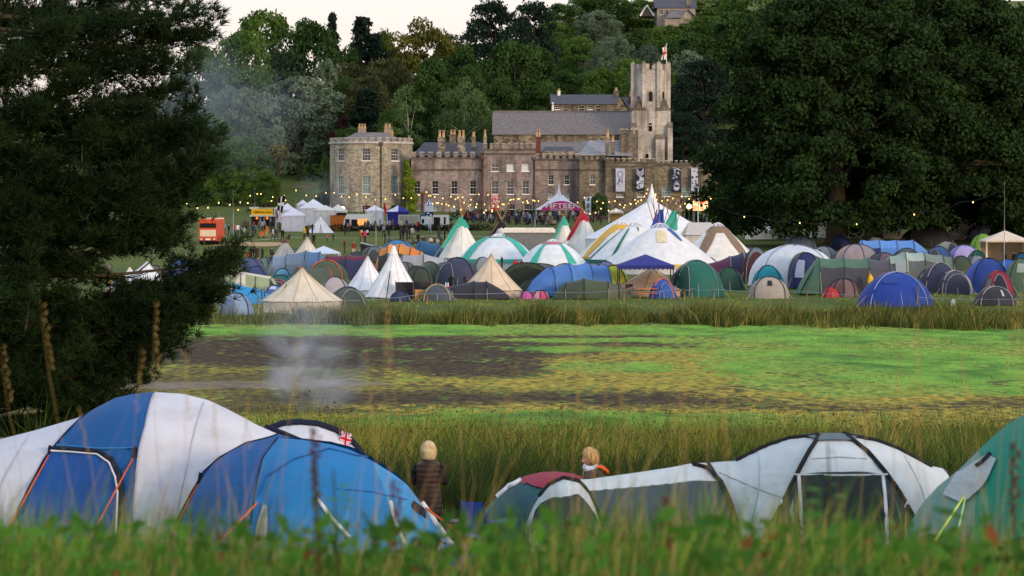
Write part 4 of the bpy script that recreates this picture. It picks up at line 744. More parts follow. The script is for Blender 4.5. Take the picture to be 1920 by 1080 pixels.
def gazebo(px, base, w, eave, peak, c, label, depth=None, legc='2a2d33', scallop=True, group=None, Y=None, legs=True, walls=(), name='gazebo', valance=.22, trim=None, rz=0, concave=1.0, split=None, leg_r=.045, cat='gazebo'):
    root, s = root_at(name, px, base, label, cat, group, Y, rz); W = w * s / 2; Dp = (depth or w * s * .9) / 2; he = (base - eave) * s; hp = (base - peak) * s
    mb = MB(); m = [fab(c)] + ([fab(split)] if split else [])
    for i, (a, b) in enumerate((((-1, -1), (1, -1)), ((1, -1), (1, 1)), ((1, 1), (-1, 1)), ((-1, 1), (-1, -1)))):
        mb.grid(lambda u, v: ((a[0] + (b[0] - a[0]) * u) * W * v, (a[1] + (b[1] - a[1]) * u) * Dp * v, he + (hp - he) * (1 - v) ** concave), 8, 8, mi=0, mif=(lambda u, v: 1 if (split and i == 0 and .0 < u < .5) or (split and i == 3) else 0))
    mb.build('canopy', m, root); vb = MB()
    for (a, b) in (((-1, -1), (1, -1)), ((1, -1), (1, 1)), ((1, 1), (-1, 1)), ((-1, 1), (-1, -1))):
        n = 12
        for i in range(n):
            for k in range(2):
                u0, u1 = (i + k * .5) / n, (i + k * .5 + .5) / n; d0, d1 = (1, .6) if k else (.6, 1)
                if not scallop: d0 = d1 = 1
                q = lambda u: ((a[0] + (b[0] - a[0]) * u) * W * 1.002, (a[1] + (b[1] - a[1]) * u) * Dp * 1.002)
                vb.add([(*q(u0), he), (*q(u1), he), (*q(u1), he - valance * d1), (*q(u0), he - valance * d0)], [(0, 1, 2, 3)])
    vb.build('valance', fab(trim or c, .95), root)
    if legs:
        for sx in (-1, 1):
            for sy in (-1, 1): p = MB(); p.tube([(sx * W * .96, sy * Dp * .96, -.1), (sx * W * .96, sy * Dp * .96, he - .02)], leg_r, 6); p.build('leg', cm(legc, var=.05), root)
    for (side, c2) in walls:
        p = MB(); xy = {'front': lambda u: ((u * 2 - 1) * W * .97, -Dp * .97), 'back': lambda u: ((u * 2 - 1) * W * .97, Dp * .97), 'left': lambda u: (-W * .97, (u * 2 - 1) * Dp * .97), 'right': lambda u: (W * .97, (u * 2 - 1) * Dp * .97)}[side]
        p.grid(lambda u, v: (*[q + .03 * math.sin(u * 22) * (k == 1 if side in ('front', 'back') else k == 0) for k, q in enumerate(xy(u))], -.05 + (he - .02) * v), 24, 4); p.build('side_wall', fab(c2), root)
    return root
def yurt_tent(px, base, w, h, cols, label, wallh=.22, crown='b8b8c4', n=8, star=None, trim=None, e=1.25, Y=None, depth=1., panes=True):
    """wide round event tent: low cone roof with a clear crown, coloured star panels and a low wall"""
    root, s = root_at('round_marquee', px, base, label, 'tent', 'big white round event tents', Y); W = w * s / 2; H = h * s; hw = H * wallh; ph = random.Random(int(px)).uniform(0, 1)
    def sk(u, v, o=0.): a = u * 6.28318 + ph; r = W * (.14 + .86 * v) * (1 - .03 * abs(math.sin(n * u * math.pi)) * v) + o; return (r * math.cos(a), r * math.sin(a) * depth, hw + (H * .93 - hw) * (1 - v ** e) + o)
    mb = MB(); mb.grid(sk, n * 5, 12); mb.build('canopy', fab(cols), root)
    mb = MB(); mb.grid(lambda u, v: (W * (.98 + .03 * v) * math.cos(u * 6.28318 + ph), W * .98 * math.sin(u * 6.28318 + ph) * depth, hw * (1 - v) - .05 * v + .01), n * 4, 2); mb.build('wall', fab(cols, .9), root)
    mb = MB(); mb.grid(lambda u, v: (W * .15 * v * math.cos(u * 6.28318), W * .15 * v * math.sin(u * 6.28318) * depth, H * .93 + H * .075 * (1 - v * v)), 20, 4); c_ = mb.build('crown_cap', fab(crown), root)
    mb = MB()
    for i in range(4): a = i * math.pi / 4 + .3; mb.tube([(W * .155 * t_ * math.cos(a), W * .155 * t_ * math.sin(a) * depth, H * .935 + H * .08 * (1 - t_ * t_)) for t_ in (-1, -.5, 0, .5, 1)], .05, 4)
    mb.build('crown_rib', fab('e8e8e8'), c_)
    for (c, a, wid, v0, v1, wid1) in (star or []):                 # coloured tapering panels running down the roof
        mb = MB(); u0 = .75 + a / 6.28318 - ph / 6.28318; mb.grid(lambda u, v: sk(u0 + (u - .5) * (wid + (wid1 - wid) * v) * (1 - 0 * v), v0 + (v1 - v0) * v, .05), 8, 10); mb.build('coloured_panel', fab(c), root)
    if trim:
        mb = MB(); mb.grid(lambda u, v: (W * 1.015 * math.cos(u * 6.28318 + ph), W * 1.015 * math.sin(u * 6.28318 + ph) * depth, hw + .12 - (.4 if u * n * 4 % 1 < .5 else .32) * v), n * 8, 1); mb.build('trim', fab(trim), root)
    return root
def tipi(px, base, w, top, h, flapc, label, side=-1, poles=None, c='d9dbd6', flag_to=None):
    root = cone_tent(px, base, w, h, c, label, n=10, name='tipi', cat='tipi', group='tall tipis with coloured smoke flaps', concave=1.0); s = root.location.y / FPX; H = h * s; W = w * s / 2
    rng = random.Random(int(px)); 
    for i in range(7):
        a = rng.uniform(0, 6.28); L_ = (base - top) * s - H; b = Vector((math.cos(a) * L_ * .45, math.sin(a) * L_ * .3, H + L_ * rng.uniform(.75, 1.))); p = MB(); p.tube([(-math.cos(a) * W * .15, -math.sin(a) * .15 * W, H * .86), b], [.06, .035], 5); p.build('pole', m_wood, root)
    x0 = side * W * .62
    p = MB(); p.grid(lambda u, v: (side * (W * (.02 + .62 * (1 - v)) + .0) + (u - .5) * (.5 + .5 * math.sin(v * 3)) * W * .24, -W * (.12 + .42 * (1 - v)) - .12 - .05 * math.sin(u * 9), H * (.38 + .66 * v) + .1 * u), 8, 10); p.build('smoke_flap', fab(flapc), root)
    p = MB(); p.grid(lambda u, v: ((u - .4) * W * (.15 + .3 * v) * -side, -W * .08 - .12 - .14 * v, H * (1.0 - .18 * v)), 6, 4); p.build('smoke_flap', fab(flapc), root)
    p = MB(); p.tube([(side * W * 1.15, -W * .9, .0), (side * W * .1, -W * .2 - .2, H * 1.0)], .045, 5); p.build('prop_pole', m_wood, root)
    return root
# ================================================================ tents: the campsite, front row first
WH, CR = 'd2d6dc', 'd0c8b4'
cone_tent(566, 586, 150, 83, 'cdc4ae', 'large cream bell tent at the pond edge, nearest the smoke', wall=.26, n=10, door=-.85)
cone_tent(689, 551, 82, 70, 'dfe3ea', 'shorter of the two bright white tipis', wall=.10, n=10, name='tipi', cat='tipi')
cone_tent(738, 557, 108, 95, 'e2e6ec', 'tallest bright white tipi with a plain pointed top', n=12, name='tipi', cat='tipi', concave=1.18, cap='dfe3e8', door=-.2)
cone_tent(921, 557, 118, 78, 'cdbba4', 'beige canvas bell tent behind the charcoal tunnel tent', wall=.16, n=10)
cone_tent(534, 500, 70, 52, 'b5b1a8', 'grey bell tent with a red brown tip on the open field', wall=.05, cap='5a3a3a')
cone_tent(576, 503, 88, 58, 'c9c4b6', 'pale canvas bell tent beside the grey one on the field', wall=.05)
cone_tent(1222, 512, 84, 64, 'b79a82', 'tan canvas tipi rising right behind the blue gazebo', n=8, cap='a0866e', name='tipi', cat='tipi')
cone_tent(1222, 553, 170, 52, 'bca084', 'low tan canvas tent showing under the blue gazebo', wall=.2, n=8)
cone_tent(268, 531, 84, 40, 'd5dae2', 'white canvas tent glimpsed between the pine boughs', wall=.1, apex=8); cone_tent(243, 521, 28, 20, 'dcdcdc', 'tiny white pyramid tent seen through the pine', n=6, wall=0)
cone_tent(1812, 449, 80, 48, 'b9b2a2', 'beige bell tent far behind under the oaks', wall=.2); cone_tent(1668, 447, 60, 42, 'c4bda9', 'cream bell tent behind the oak trunk', wall=.25); cone_tent(1740, 446, 70, 40, 'b8b4a6', 'grey cream bell tent in the shade of the oaks', wall=.2)
cone_tent(1570, 446, 110, 46, 'd0cfc6', 'white canvas tent half hidden behind the oak trunk', wall=.4); cone_tent(1440, 448, 90, 42, 'd4d4cc', 'white tent seen through gaps in the low oak leaves', wall=.35); cone_tent(1890, 446, 80, 46, 'b5b3a8', 'pale bell tent behind the cream gazebo', wall=.25)
dome_tent(442, 590, 64, 40, ['7c93b4', '6d86aa'], 'faded blue dome tent at the very edge of the pond', door=('5f7493', -.4, .16, .35))
tunnel_tent(466, 569, 58, 34, ['2f86c4', '2a7ebc'], 'bright blue low ridge tent beside the faded blue dome', rz=.15, hwid=.95, st=[(0, 1, 1.15), (.9, .9, .75), (1, .8, .65)], ends=(.05, .5), endc='8a8f9a')
def cabin():
    root, s = root_at('frame_tent', 478, 562, 'boxy cream and sage green frame tent behind the blue ridge tent', 'tent', 'tents pitched on the campsite'); mb = MB(); w = 42 * s; h = 54 * s
    pr = [(-w, .78 * h), (-w * .55, .98 * h), (w * .1, .86 * h), (w * .75, .72 * h)]
    mb.grid(lambda u, v: (-w + 1.75 * w * u, -1.3 + 2.6 * v, h * (.96 - .22 * u) + .12 * math.sin(v * math.pi)), 8, 6, 0); mb.build('roof', fab('c2bfae'), root)
    mb = MB(); mb.grid(lambda u, v: (-w + 1.75 * w * u, -1.32 - .5 * (1 - v), (h * (.96 - .22 * u)) * v), 8, 4, mif=lambda u, v: 1 if .1 < u < .38 else 0); mb.grid(lambda u, v: (-w - .02, -1.3 + 2.6 * u, h * .96 * v), 4, 4); mb.grid(lambda u, v: (w * .75 + .9 * (1 - v), -1.3 + 2.6 * u, h * .74 * v), 4, 4); mb.grid(lambda u, v: (-w + 1.75 * w * u, 1.3, h * (.96 - .22 * u) * v), 4, 2); mb.build('wall', [fab('8fa083'), fab('c6c6c0')], root)
    for q in (-1, -.55, .1, .75): p = MB(); p.tube([(q * w, -1.85, 0), (q * w, -1.34, h * (.96 - .126 * (q + 1)))], .035, 5); p.build('pole', cm('55624f'), root)
cabin()
dome_tent(466, 520, 66, 36, ['3f4a70', '38426a'], 'navy tunnel shaped dome just clear of the pine tip', depth=1.2); dome_tent(480, 527, 46, 28, ['34406a', '2f3a62'], 'smaller navy porch dome in front of the navy dome', depth=1.)
dome_tent(464, 514, 40, 24, ['8f9698', '5a6068'], 'small grey dome beside the navy domes'); dome_tent(430, 530, 50, 40, ['8a9a8c', '7c8c80'], 'sage green dome behind the pine boughs')
dome_tent(521, 526, 52, 34, ['3b3f45', '8a2f34'], 'dark dome tent edged with red behind the blue domes', pole='b03a3c', Y=212, door=('33373c', 0, .2, .3)); dome_tent(516, 530, 48, 30, ['42639a', '7fa3cf'], 'small blue dome with a pale window beneath the red edged dome', Y=207, window=('a5bbdc', -.2, .12, .25, .5)); dome_tent(530, 536, 44, 32, ['4f87a0', '447890'], 'pale teal blue dome leaning on the small blue dome'); dome_tent(526, 548, 62, 32, ['1f5a5e', '245f64'], 'dark teal dome behind the cream bell tent')
tunnel_tent(556, 514, 88, 44, ['7489a0', '5f7891', '4b6a90'], 'slate blue family tunnel tent behind the white gazebo', hwid=2.0, st=[(0, .8, .75), (.3, 1, .85), (.7, 1, 1.0), (1, 1, .95)], ends=(.15, .2), windows=((.3, .62, .12, .36, '63788c'),))
dome_tent(612, 536, 82, 48, ['3c4a3c', '35443a', '44513f'], 'dark green dome tent with bright orange pole sleeves', pole='c5532a', depth=1.0, e=2.6); tunnel_tent(585, 538, 50, 36, ['46524a'], 'green grey tunnel porch with an orange edge beside the orange poled dome', hwid=1.3, pole='c5532a', rz=.5)
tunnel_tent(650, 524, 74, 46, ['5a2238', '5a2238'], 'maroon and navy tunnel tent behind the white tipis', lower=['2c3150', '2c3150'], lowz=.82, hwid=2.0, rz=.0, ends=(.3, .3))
dome_tent(628, 563, 58, 44, ['8c8a94', '6e7084', 'a09aa0'], 'pale grey and mauve dome behind the cream bell tent'); dome_tent(652, 583, 76, 44, ['39463a', '414e40'], 'dark green dome tent at the rope fence beside the cream bell tent', pole='23272c', depth=.9, door=('334034', .3, .18, .3), Y=193)
dome_tent(750, 564, 38, 18, ['2b3556', '323d60'], 'tiny navy dome in front of the tallest white tipi')
dome_tent(820, 564, 62, 30, ['4c5560', '56604f', '454d58'], 'grey dome tent with yellow poles beside the cardboard', pole='a89a6a', e=1.9); tunnel_tent(888, 560, 80, 33, ['32333c', '2d2e38'], 'long charcoal tent in front of the beige bell tent', hwid=1.2, st=[(0, .7, .75), (.5, 1, 1), (.8, .9, .98)], ends=(.4, .7), rz=.05)
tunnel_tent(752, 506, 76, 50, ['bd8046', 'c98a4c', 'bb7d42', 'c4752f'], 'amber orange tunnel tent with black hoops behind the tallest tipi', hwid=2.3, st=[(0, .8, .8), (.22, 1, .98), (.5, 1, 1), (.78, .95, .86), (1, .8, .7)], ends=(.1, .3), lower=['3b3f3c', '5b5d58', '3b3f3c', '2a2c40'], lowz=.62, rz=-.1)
dome_tent(745, 482, 66, 32, ['3d76a4', '3670a0'], 'blue dome tent peeping over the amber tunnel tent'); tunnel_tent(823, 484, 70, 34, ['2a5a80', '265579'], 'dark blue low tunnel tent at the edge of the field', hwid=1.6, st=[(0, 1, 1), (.5, .9, .75), (1, .7, .4)], ends=(.3, .2))
tunnel_tent(795, 516, 80, 40, ['8f929a', '9b9da3'], 'pale grey tunnel tent behind the dark green one', hwid=1.9, st=[(0, 1, .95), (.5, 1, 1), (1, 1, .8)]); tunnel_tent(806, 543, 50, 52, ['445044', '3e4a40'], 'olive green tunnel tent tucked beside the big navy dome', hwid=1.7, rz=.6, st=[(0, .9, .85), (.5, 1, 1), (1, .9, .95)], ends=(.1, .2)); dome_tent(790, 548, 44, 46, ['39443d', '343f38'], 'round fronted dark green porch beside the tallest tipi', depth=.6, e=2.8)
dome_tent(858, 545, 84, 62, ['363c52', '333950'], 'big navy dome tent with a black hoop behind the picnicking people', depth=1.0, e=2.4, door=('31374c', -.6, .14, .4)); tunnel_tent(838, 512, 50, 30, ['4a5c50'], 'small green tunnel tent above the big navy dome', hwid=1.4)
dome_tent(971, 536, 40, 30, ['2c3150', '343a5e', '2c3150', '3a3f60', 'c2a21e'], 'little navy dome with a yellow top beside the beige bell tent', band_=(.35, 4), nsec=4)
tunnel_tent(1012, 550, 56, 58, ['3f4a3c', '3a4538'], 'tall dark green tunnel tent with an open arched front', hwid=2.2, rz=1.2, st=[(0, 1, 1), (.5, 1, .95), (1, .9, .8)], ends=(.02, .3), front=(0, '2a332b', .9)); dome_tent(1005, 556, 72, 34, ['27382f', '2c3d33'], 'dark bottle green low dome in front of the tall tunnel tent', e=1.7)
dome_tent(988, 561, 26, 15, ['b0529a', 'a84a90'], 'tiny plain pink pop up tent'); dome_tent(1013, 561, 32, 16, ['c98aa8', 'b8436c', 'd0a0b8', 'c45a80'], 'tiny pink flowered pop up tent', nsec=8)
tunnel_tent(1082, 554, 104, 60, ['4773b4', '4b78b8', '4470b0'], 'bright blue tunnel tent behind the low dark green one', hwid=1.8, rz=.28, st=[(0, .95, .9), (.3, 1, 1), (.68, 1, 1.02), (1, .95, .95)], ends=(.45, .1), pole='263f70')
tunnel_tent(1110, 560, 100, 38, ['3f4a3e', '46513f', '565c4c'], 'low dark green tunnel tent at the rope in the middle', hwid=1.2, st=[(0, .8, .8), (.35, 1, 1), (.8, .95, .85), (1, .8, .7)], ends=(.4, .5))
dome_tent(1150, 552, 66, 54, ['8a9a34', '58685c', 'a3a832'], 'yellow green dome tent beside the blue gazebo', depth=.9, e=1.9)
dome_tent(1305, 556, 100, 68, ['1e5650', '1c4f4a', '226058'], 'large bottle green dome tent beside the blue gazebo', pole='5f7f78', depth=.95, e=2.2, door=('173f3c', -.7, .13, .35)); dome_tent(1366, 545, 60, 44, ['27493c', '2c5044'], 'dark green dome attached behind the bottle green tent', e=1.8)
dome_tent(1243, 559, 52, 36, ['2c4f9c', '2a4a94'], 'small royal blue dome tent with orange trim', pole='d0643a', e=1.6, door=('31549e', .2, .15, .35))
tunnel_tent(1378, 528, 100, 56, ['5a2a48', '32304e', '3a4058', '42485c'], 'burgundy and navy tunnel tent behind the green domes', hwid=2.2, st=[(0, .7, .6), (.4, .9, .85), (.65, 1, 1), (.85, 1, 1), (1, 1, .95)], ends=(.3, .1), pole='8a8f9c'); dome_tent(1418, 530, 54, 66, ['5f6f7c', '4b2c38'], 'grey arched porch with a patterned door beside the white shelter', depth=.5, e=3, door=('4a2a34', 0, .22, .35)); dome_tent(1378, 528, 34, 24, ['b7772c', '6a3a40'], 'small orange edged dome between the green and burgundy tents')
dome_tent(1440, 548, 62, 50, ['1f7f93', '1c7488'], 'turquoise back of the half dome beach tent', depth=.7, e=2.2); dome_tent(1442, 560, 74, 41, ['9a948c', '8c877f'], 'grey fronted half dome tent with a small black label', depth=.6, e=2.5, window=('22252a', .0, .045, .42, .66))
dome_tent(1488, 535, 160, 76, ['b9c3cf', 'c4cdd8'], 'wide pale grey white event shelter with arched openings', depth=.9, e=2.6, pole='7c8088', door=('4c534e', .25, .15, .42))
dome_tent(1512, 540, 64, 66, ['232c58', '283260'], 'dark navy dome tent with a long pale window', depth=.9, window=('8d9bb5', -.5, .09, .45, .85))
tunnel_tent(1600, 550, 132, 68, ['4a6a5a', '4c6c5c', '4b4a54'], 'long green and grey tunnel tent with yellow bags hanging on it', hwid=1.9, st=[(0, .95, 1), (.35, 1, 1), (.7, 1, .98), (1, .9, .92)], lower=['3f4149', '41434b', '45444e'], lowz=.72, ends=(.28, .2), pole='2f4c42', front=(0, '5c7a70', .85))
dome_tent(1680, 575, 136, 64, ['1c4a5c', '1f3a8c', '1e3c90', '1d3788'], 'royal blue and teal dome tent behind a wooden stake, nearest the pond', depth=.9, e=1.75, pole='7f94b8', window=('23408c', -.35, .1, .3, .5))
dome_tent(1560, 558, 36, 22, ['a23034', '982b30'], 'small plain red tent under the long green tunnel tent', e=1.2); dome_tent(1582, 557, 50, 34, ['5c4650', '6e5a60'], 'dark flower patterned dome beside the small red tent', e=3.2, nsec=8, depth=.4); dome_tent(1636, 549, 36, 32, ['7fb890', '79b08a'], 'mint green patterned small dome behind the royal blue tent', e=2.6)
tunnel_tent(1663, 492, 96, 42, ['5a86c8', '5b8ad0', '5584c4'], 'light blue tunnel tent in the shade of the oaks', hwid=1.8, lower=['27376a', '4f7dc0', '4f7dc0'], lowz=.6, ends=(.2, .5)); dome_tent(1606, 498, 76, 40, ['8d8388', '7d7880', 'a08a84'], 'grey and dusty pink dome in front of the light blue tunnel', nsec=6, e=2.4)
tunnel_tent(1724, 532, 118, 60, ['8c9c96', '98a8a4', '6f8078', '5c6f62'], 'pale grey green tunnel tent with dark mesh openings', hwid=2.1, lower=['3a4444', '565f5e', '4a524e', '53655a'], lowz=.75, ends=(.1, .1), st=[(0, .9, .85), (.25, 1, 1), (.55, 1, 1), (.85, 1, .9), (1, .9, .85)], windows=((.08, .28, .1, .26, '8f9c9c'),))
dome_tent(1762, 551, 78, 58, ['2f344a', '2b3046'], 'dark navy dome with pale hoops beside the tunnel tent', pole='8c8788', e=2.0, depth=1.1, window=('9aa4b4', .35, .05, .5, .7)); dome_tent(1790, 552, 66, 44, ['8a8890', '383b4a', '3b3f50'], 'grey arched porch dome in front of the navy dome', e=2.4, door=('33374a', .1, .22, .35), pole='9a9498')
dome_tent(1808, 492, 62, 32, ['8c86b4', '7a78a8', '9a90c0'], 'lilac dome tent in the back row', pole='3c4a8a'); dome_tent(1832, 500, 40, 30, ['1f5a4a', '235f50'], 'deep green little dome next to the lilac one'); dome_tent(1802, 520, 50, 40, ['3a4638', '404c3c'], 'olive rounded tent behind the tall blue dome'); dome_tent(1843, 480, 50, 42, ['5f8c34', '6a9a38'], 'lime green dome beside the cream gazebo')
dome_tent(1852, 548, 90, 64, ['27479a', '2a4ca0', '203a80'], 'blue dome tent with a dark porch near the view edge', e=2.1, depth=1.1); dome_tent(1871, 556, 66, 48, ['23273c', '272b42', '7a2a3c'], 'navy porch tent trimmed in red before the blue dome', e=1.7, pole='8c2c3c', door=('1f2336', 0, .14, .3), window=('5a5f68', -.75, .06, .5, .85))
dome_tent(1889, 515, 52, 28, ['2b56a4', '2c5aa8'], 'mid blue dome behind the blue tent, by the view edge'); dome_tent(1914, 548, 68, 64, ['47604e', '506a56'], 'sage green tent cut by the edge of the view', window=('8a9a92', -.1, .1, .35, .6), e=1.9); dome_tent(1918, 500, 40, 26, ['4c8ccc', '4484c4'], 'pale blue dome tip at the view edge')
dome_tent(1866, 572, 76, 34, ['2c2c34', '383842', '2f3038'], 'small black dome tent nearest the pond on the far side', e=2.1, pole='8c8c90', window=('a8acb0', .3, .02, .4, .7))
dome_tent(1738, 462, 96, 40, ['26262c', '2b2b30'], 'big black dome in deep shade under the oaks', e=2.5); dome_tent(1576, 468, 42, 26, ['22305c', '26345f'], 'navy dome between the two oak trunks', e=2.2); dome_tent(1840, 450, 66, 30, ['30344c', '2c3048'], 'dark blue tent behind the lime dome', e=1.8); dome_tent(1910, 449, 50, 28, ['5c7c7c', '7c9a8c'], 'pale teal dome at the far edge under the trees', e=2.4)
dome_tent(214, 552, 36, 26, ['8f9098', 'a0a0a8'], 'grey dome with a yellow pole seen through the pine', pole='c09a2c'); dome_tent(290, 530, 46, 32, ['5c5854', '66605a'], 'brown dome behind the pine bough'); dome_tent(340, 520, 60, 34, ['4a5c8c', '445686'], 'blue dome mostly hidden by the pine'); dome_tent(372, 540, 70, 40, ['8c9aa8', '7a8898'], 'pale grey dome mostly hidden by the pine bough'); dome_tent(408, 560, 60, 40, ['a0b0a4', '90a094'], 'pale green dome at the pine tip')
dome_tent(1500, 470, 60, 30, ['4c5c74', '55657c'], 'slate dome just behind the white event shelter'); dome_tent(1890, 470, 40, 24, ['3c4f6c', '44577a'], 'small slate blue dome behind the cream gazebo')
# gazebos
gazebo(1210, 556, 104, 497, 477, '28307c', 'navy blue gazebo over a picnic table with a scalloped edge', legc='20264a', valance=.35, group=None)
gazebo(607, 510, 60, 474, 461, 'b8c8dc', 'small pale blue white gazebo on the field edge', legc='d8dce2', group=None, valance=.12, leg_r=.08)
gazebo(1884, 500, 84, 451, 432, 'cdbfae', 'cream gazebo with tan side walls and an arched window', legc='d8cfc2', group=None, walls=(('back', 'a88c70'), ('right', 'c0b4a4')), leg_r=.09, valance=.15, scallop=False)
# the round event tents
TQ = '3aa898'
yurt_tent(932, 506, 150, 66, 'c9d3da', 'round white tent with a broad turquoise arch over its roof', star=[(TQ, -.95, .10, .05, 1, .045), (TQ, .95, .10, .05, 1, .045), (TQ, 0, .34, .03, .17, .34)], trim=TQ, e=2.0, wallh=.28)
yurt_tent(1036, 512, 140, 62, 'ccd6dc', 'round white tent with a pink and turquoise star', star=[(TQ, -.6, .02, .12, .95, .045), (TQ, .6, .02, .12, .95, .045), ('b8637a', 0, .42, .02, .24, .3)], e=1.7, crown='9ab8c4')
yurt_tent(1010, 492, 110, 54, 'd0d4d4', 'round white tent with a yellow crown behind the pink star tent', star=[('c4a44c', -.5, .25, .0, .32, .16)], e=1.5)
yurt_tent(1165, 500, 170, 84, 'd0d2ce', 'round white tent with a golden yellow crown band', star=[('c9a342', -.9, .2, .0, .3, .12), ('c9a342', -1.0, .10, .3, 1, .02), ('c9a342', .3, .3, .0, .18, .2)], trim='c49a3c', e=1.15, wallh=.2)
yurt_tent(1190, 506, 186, 88, 'd0d6d8', 'round white tent with thin bottle green stripes', star=[('1f6a54', -.55, .02, .1, 1, .012), ('1f6a54', .25, .03, .06, .2, .0), ('1f6a54', -1.3, .02, .1, 1, .02)], trim='2c6a5c', e=1.1, wallh=.2)
yurt_tent(1238, 512, 220, 92, 'd3d7db', 'widest round white tent with a blue stripe beside its crown', star=[('3a5ca0', .75, .07, .05, .42, .01), ('cfc4a0', 0, .09, .12, .45, .05)], trim='c8b068', e=1.15, wallh=.17, crown='8c9cb4')
yurt_tent(1346, 505, 165, 86, 'd5d5d0', 'round white tent with a brown star, closest to the oak', star=[('7d6a58', -.55, .13, .04, 1, .012), ('7d6a58', .75, .12, .04, 1, .02), ('7d6a58', .1, .5, .0, .2, .4)], e=1.08, wallh=.14, crown='9c94a8')
# tipis with smoke flaps
tipi(866, 499, 108, 368, 88, TQ, 'tipi with a turquoise smoke flap and a sheaf of bare poles'); tipi(940, 486, 90, 372, 70, '1c1e26', 'tipi with a black and red smoke flap beside the turquoise one', side=-1)
tipi(1058, 482, 70, 385, 72, TQ, 'slim tipi with a turquoise edge in front of the castle marquee', side=-1); tipi(1094, 484, 92, 380, 84, 'b0283a', 'tipi with a bright red smoke flap')
def pole_banner(px, base, top, flagtop, c, label, Y, dx=20):
    s = Y / FPX; z = float(G(XW(px, Y), Y)); root = empty('banner_pole', (XW(px, Y), Y, z), label, 'banner', 'coloured flags on tipi poles above the round tents'); H = ZW(top, Y) - z; hf = ZW(flagtop, Y) - z
    for i, a in enumerate((-.5, -.2, .12, .45)): p = MB(); p.tube([(-a * .3, 0, hf - 3), (a * 2.2, a, H - abs(a))], [.05, .03], 5); p.build('pole', m_wood, root)
    p = MB(); p.grid(lambda u, v: ((u - .5) * dx * s * (.35 + 1.1 * v) - .5 * v, .15 * math.sin(u * 9 + v * 5) - .2, hf - 2.1 * v - .25 * math.sin(u * 4) * v), 8, 8); p.build('flag', fab(c), root)
    p = MB(); p.tube([(0, 0, 0), (0, 0, hf - .9)], .06, 5); p.build('pole', m_wood, root)
pole_banner(1240, 440, 362, 393, '2b47a0', 'royal blue flag on a bundle of thin poles', 288); pole_banner(1264, 440, 358, 395, TQ, 'turquoise flag on a bundle of thin poles', 288, 22); pole_banner(1232, 440, 365, 392, 'b02c34', 'thin red flag on a bundle of poles beside the blue one', 290, 5)
# big marquees
def peak_marquee():
    Y = 300; s = Y / FPX; X = XW(1222, Y); z = float(G(X, Y)); root = empty('big_marquee', (X, Y, z), 'huge white marquee with a single tall peak behind the round tents', 'marquee'); H = ZW(372, Y) - z; he = ZW(447, Y) - z; W = 118 * s
    mb = MB(); mb.grid(lambda u, v: (W * 1.08 * v * math.cos(u * 6.2832) * (1 + .0 * v), W * .8 * v * math.sin(u * 6.2832), he + (H - he) * (1 - v ** (.95))), 64, 12); mb.build('canopy', fab('d6dae0'), root)
    mb = MB(); mb.grid(lambda u, v: (W * 1.06 * math.cos(u * 6.2832), W * .78 * math.sin(u * 6.2832), he * v), 48, 2); mb.build('wall', fab('d0d4da'), root)
    mb = MB(); mb.grid(lambda u, v: ((.55 * (1 - v) ** 1.4 + .06) * math.cos(u * 6.2832), (.55 * (1 - v) ** 1.4 + .06) * math.sin(u * 6.2832), H - .5 + 2.0 * v), 12, 6); mb.build('peak_cap', fab('dcdfe4'), root)
peak_marquee()
def box_tent(px, base, w, top, c, label, Y=None, roofh=0., depth=4, rz=0, name='marquee', cat='marquee', roofc=None, windows=(), group=None, tilt=0.):
    root, s = root_at(name, px, base, label, cat, group, Y, rz); W = w * s / 2; H = (base - top) * s; he = H * (1 - roofh)
    mb = MB(); mb.grid(lambda u, v: (-W + 2 * W * u, -depth / 2 + .03 * math.sin(u * 25), he * v - .05), 24, 3)
    for sx in (-1, 1): mb.grid(lambda u, v: (sx * W, -depth / 2 + depth * u, he * v - .05), 4, 3)
    mb.grid(lambda u, v: (-W + 2 * W * u, depth / 2, he * v - .05), 4, 2); mb.build('wall', fab(c), root)
    mb = MB(); mb.add([(-W - .1, -depth / 2 - .15, he), (W + .1, -depth / 2 - .15, he), (W * (1 - .3 * (roofh > .1)), 0, H + tilt), (-W * (1 - .3 * (roofh > .1)), 0, H), (W + .1, depth / 2 + .15, he), (-W - .1, depth / 2 + .15, he)], [(0, 1, 2, 3), (4, 5, 3, 2), (1, 4, 2), (5, 0, 3)]); mb.build('roof', fab(roofc or c, 1.05), root)
    for (x0_, x1_, z0_, z1_, c2) in windows: p = MB(); p.box(-W + 2 * W * x0_, -W + 2 * W * x1_, -depth / 2 - .12, -depth / 2 - .06, he * z0_, he * z1_); p.build('opening', fab(c2), root)
    return root
box_tent(1312, 470, 60, 393, 'b8b4ac', 'plain cream marquee wall between the big peak and the oak', Y=290, roofh=.3, depth=8)
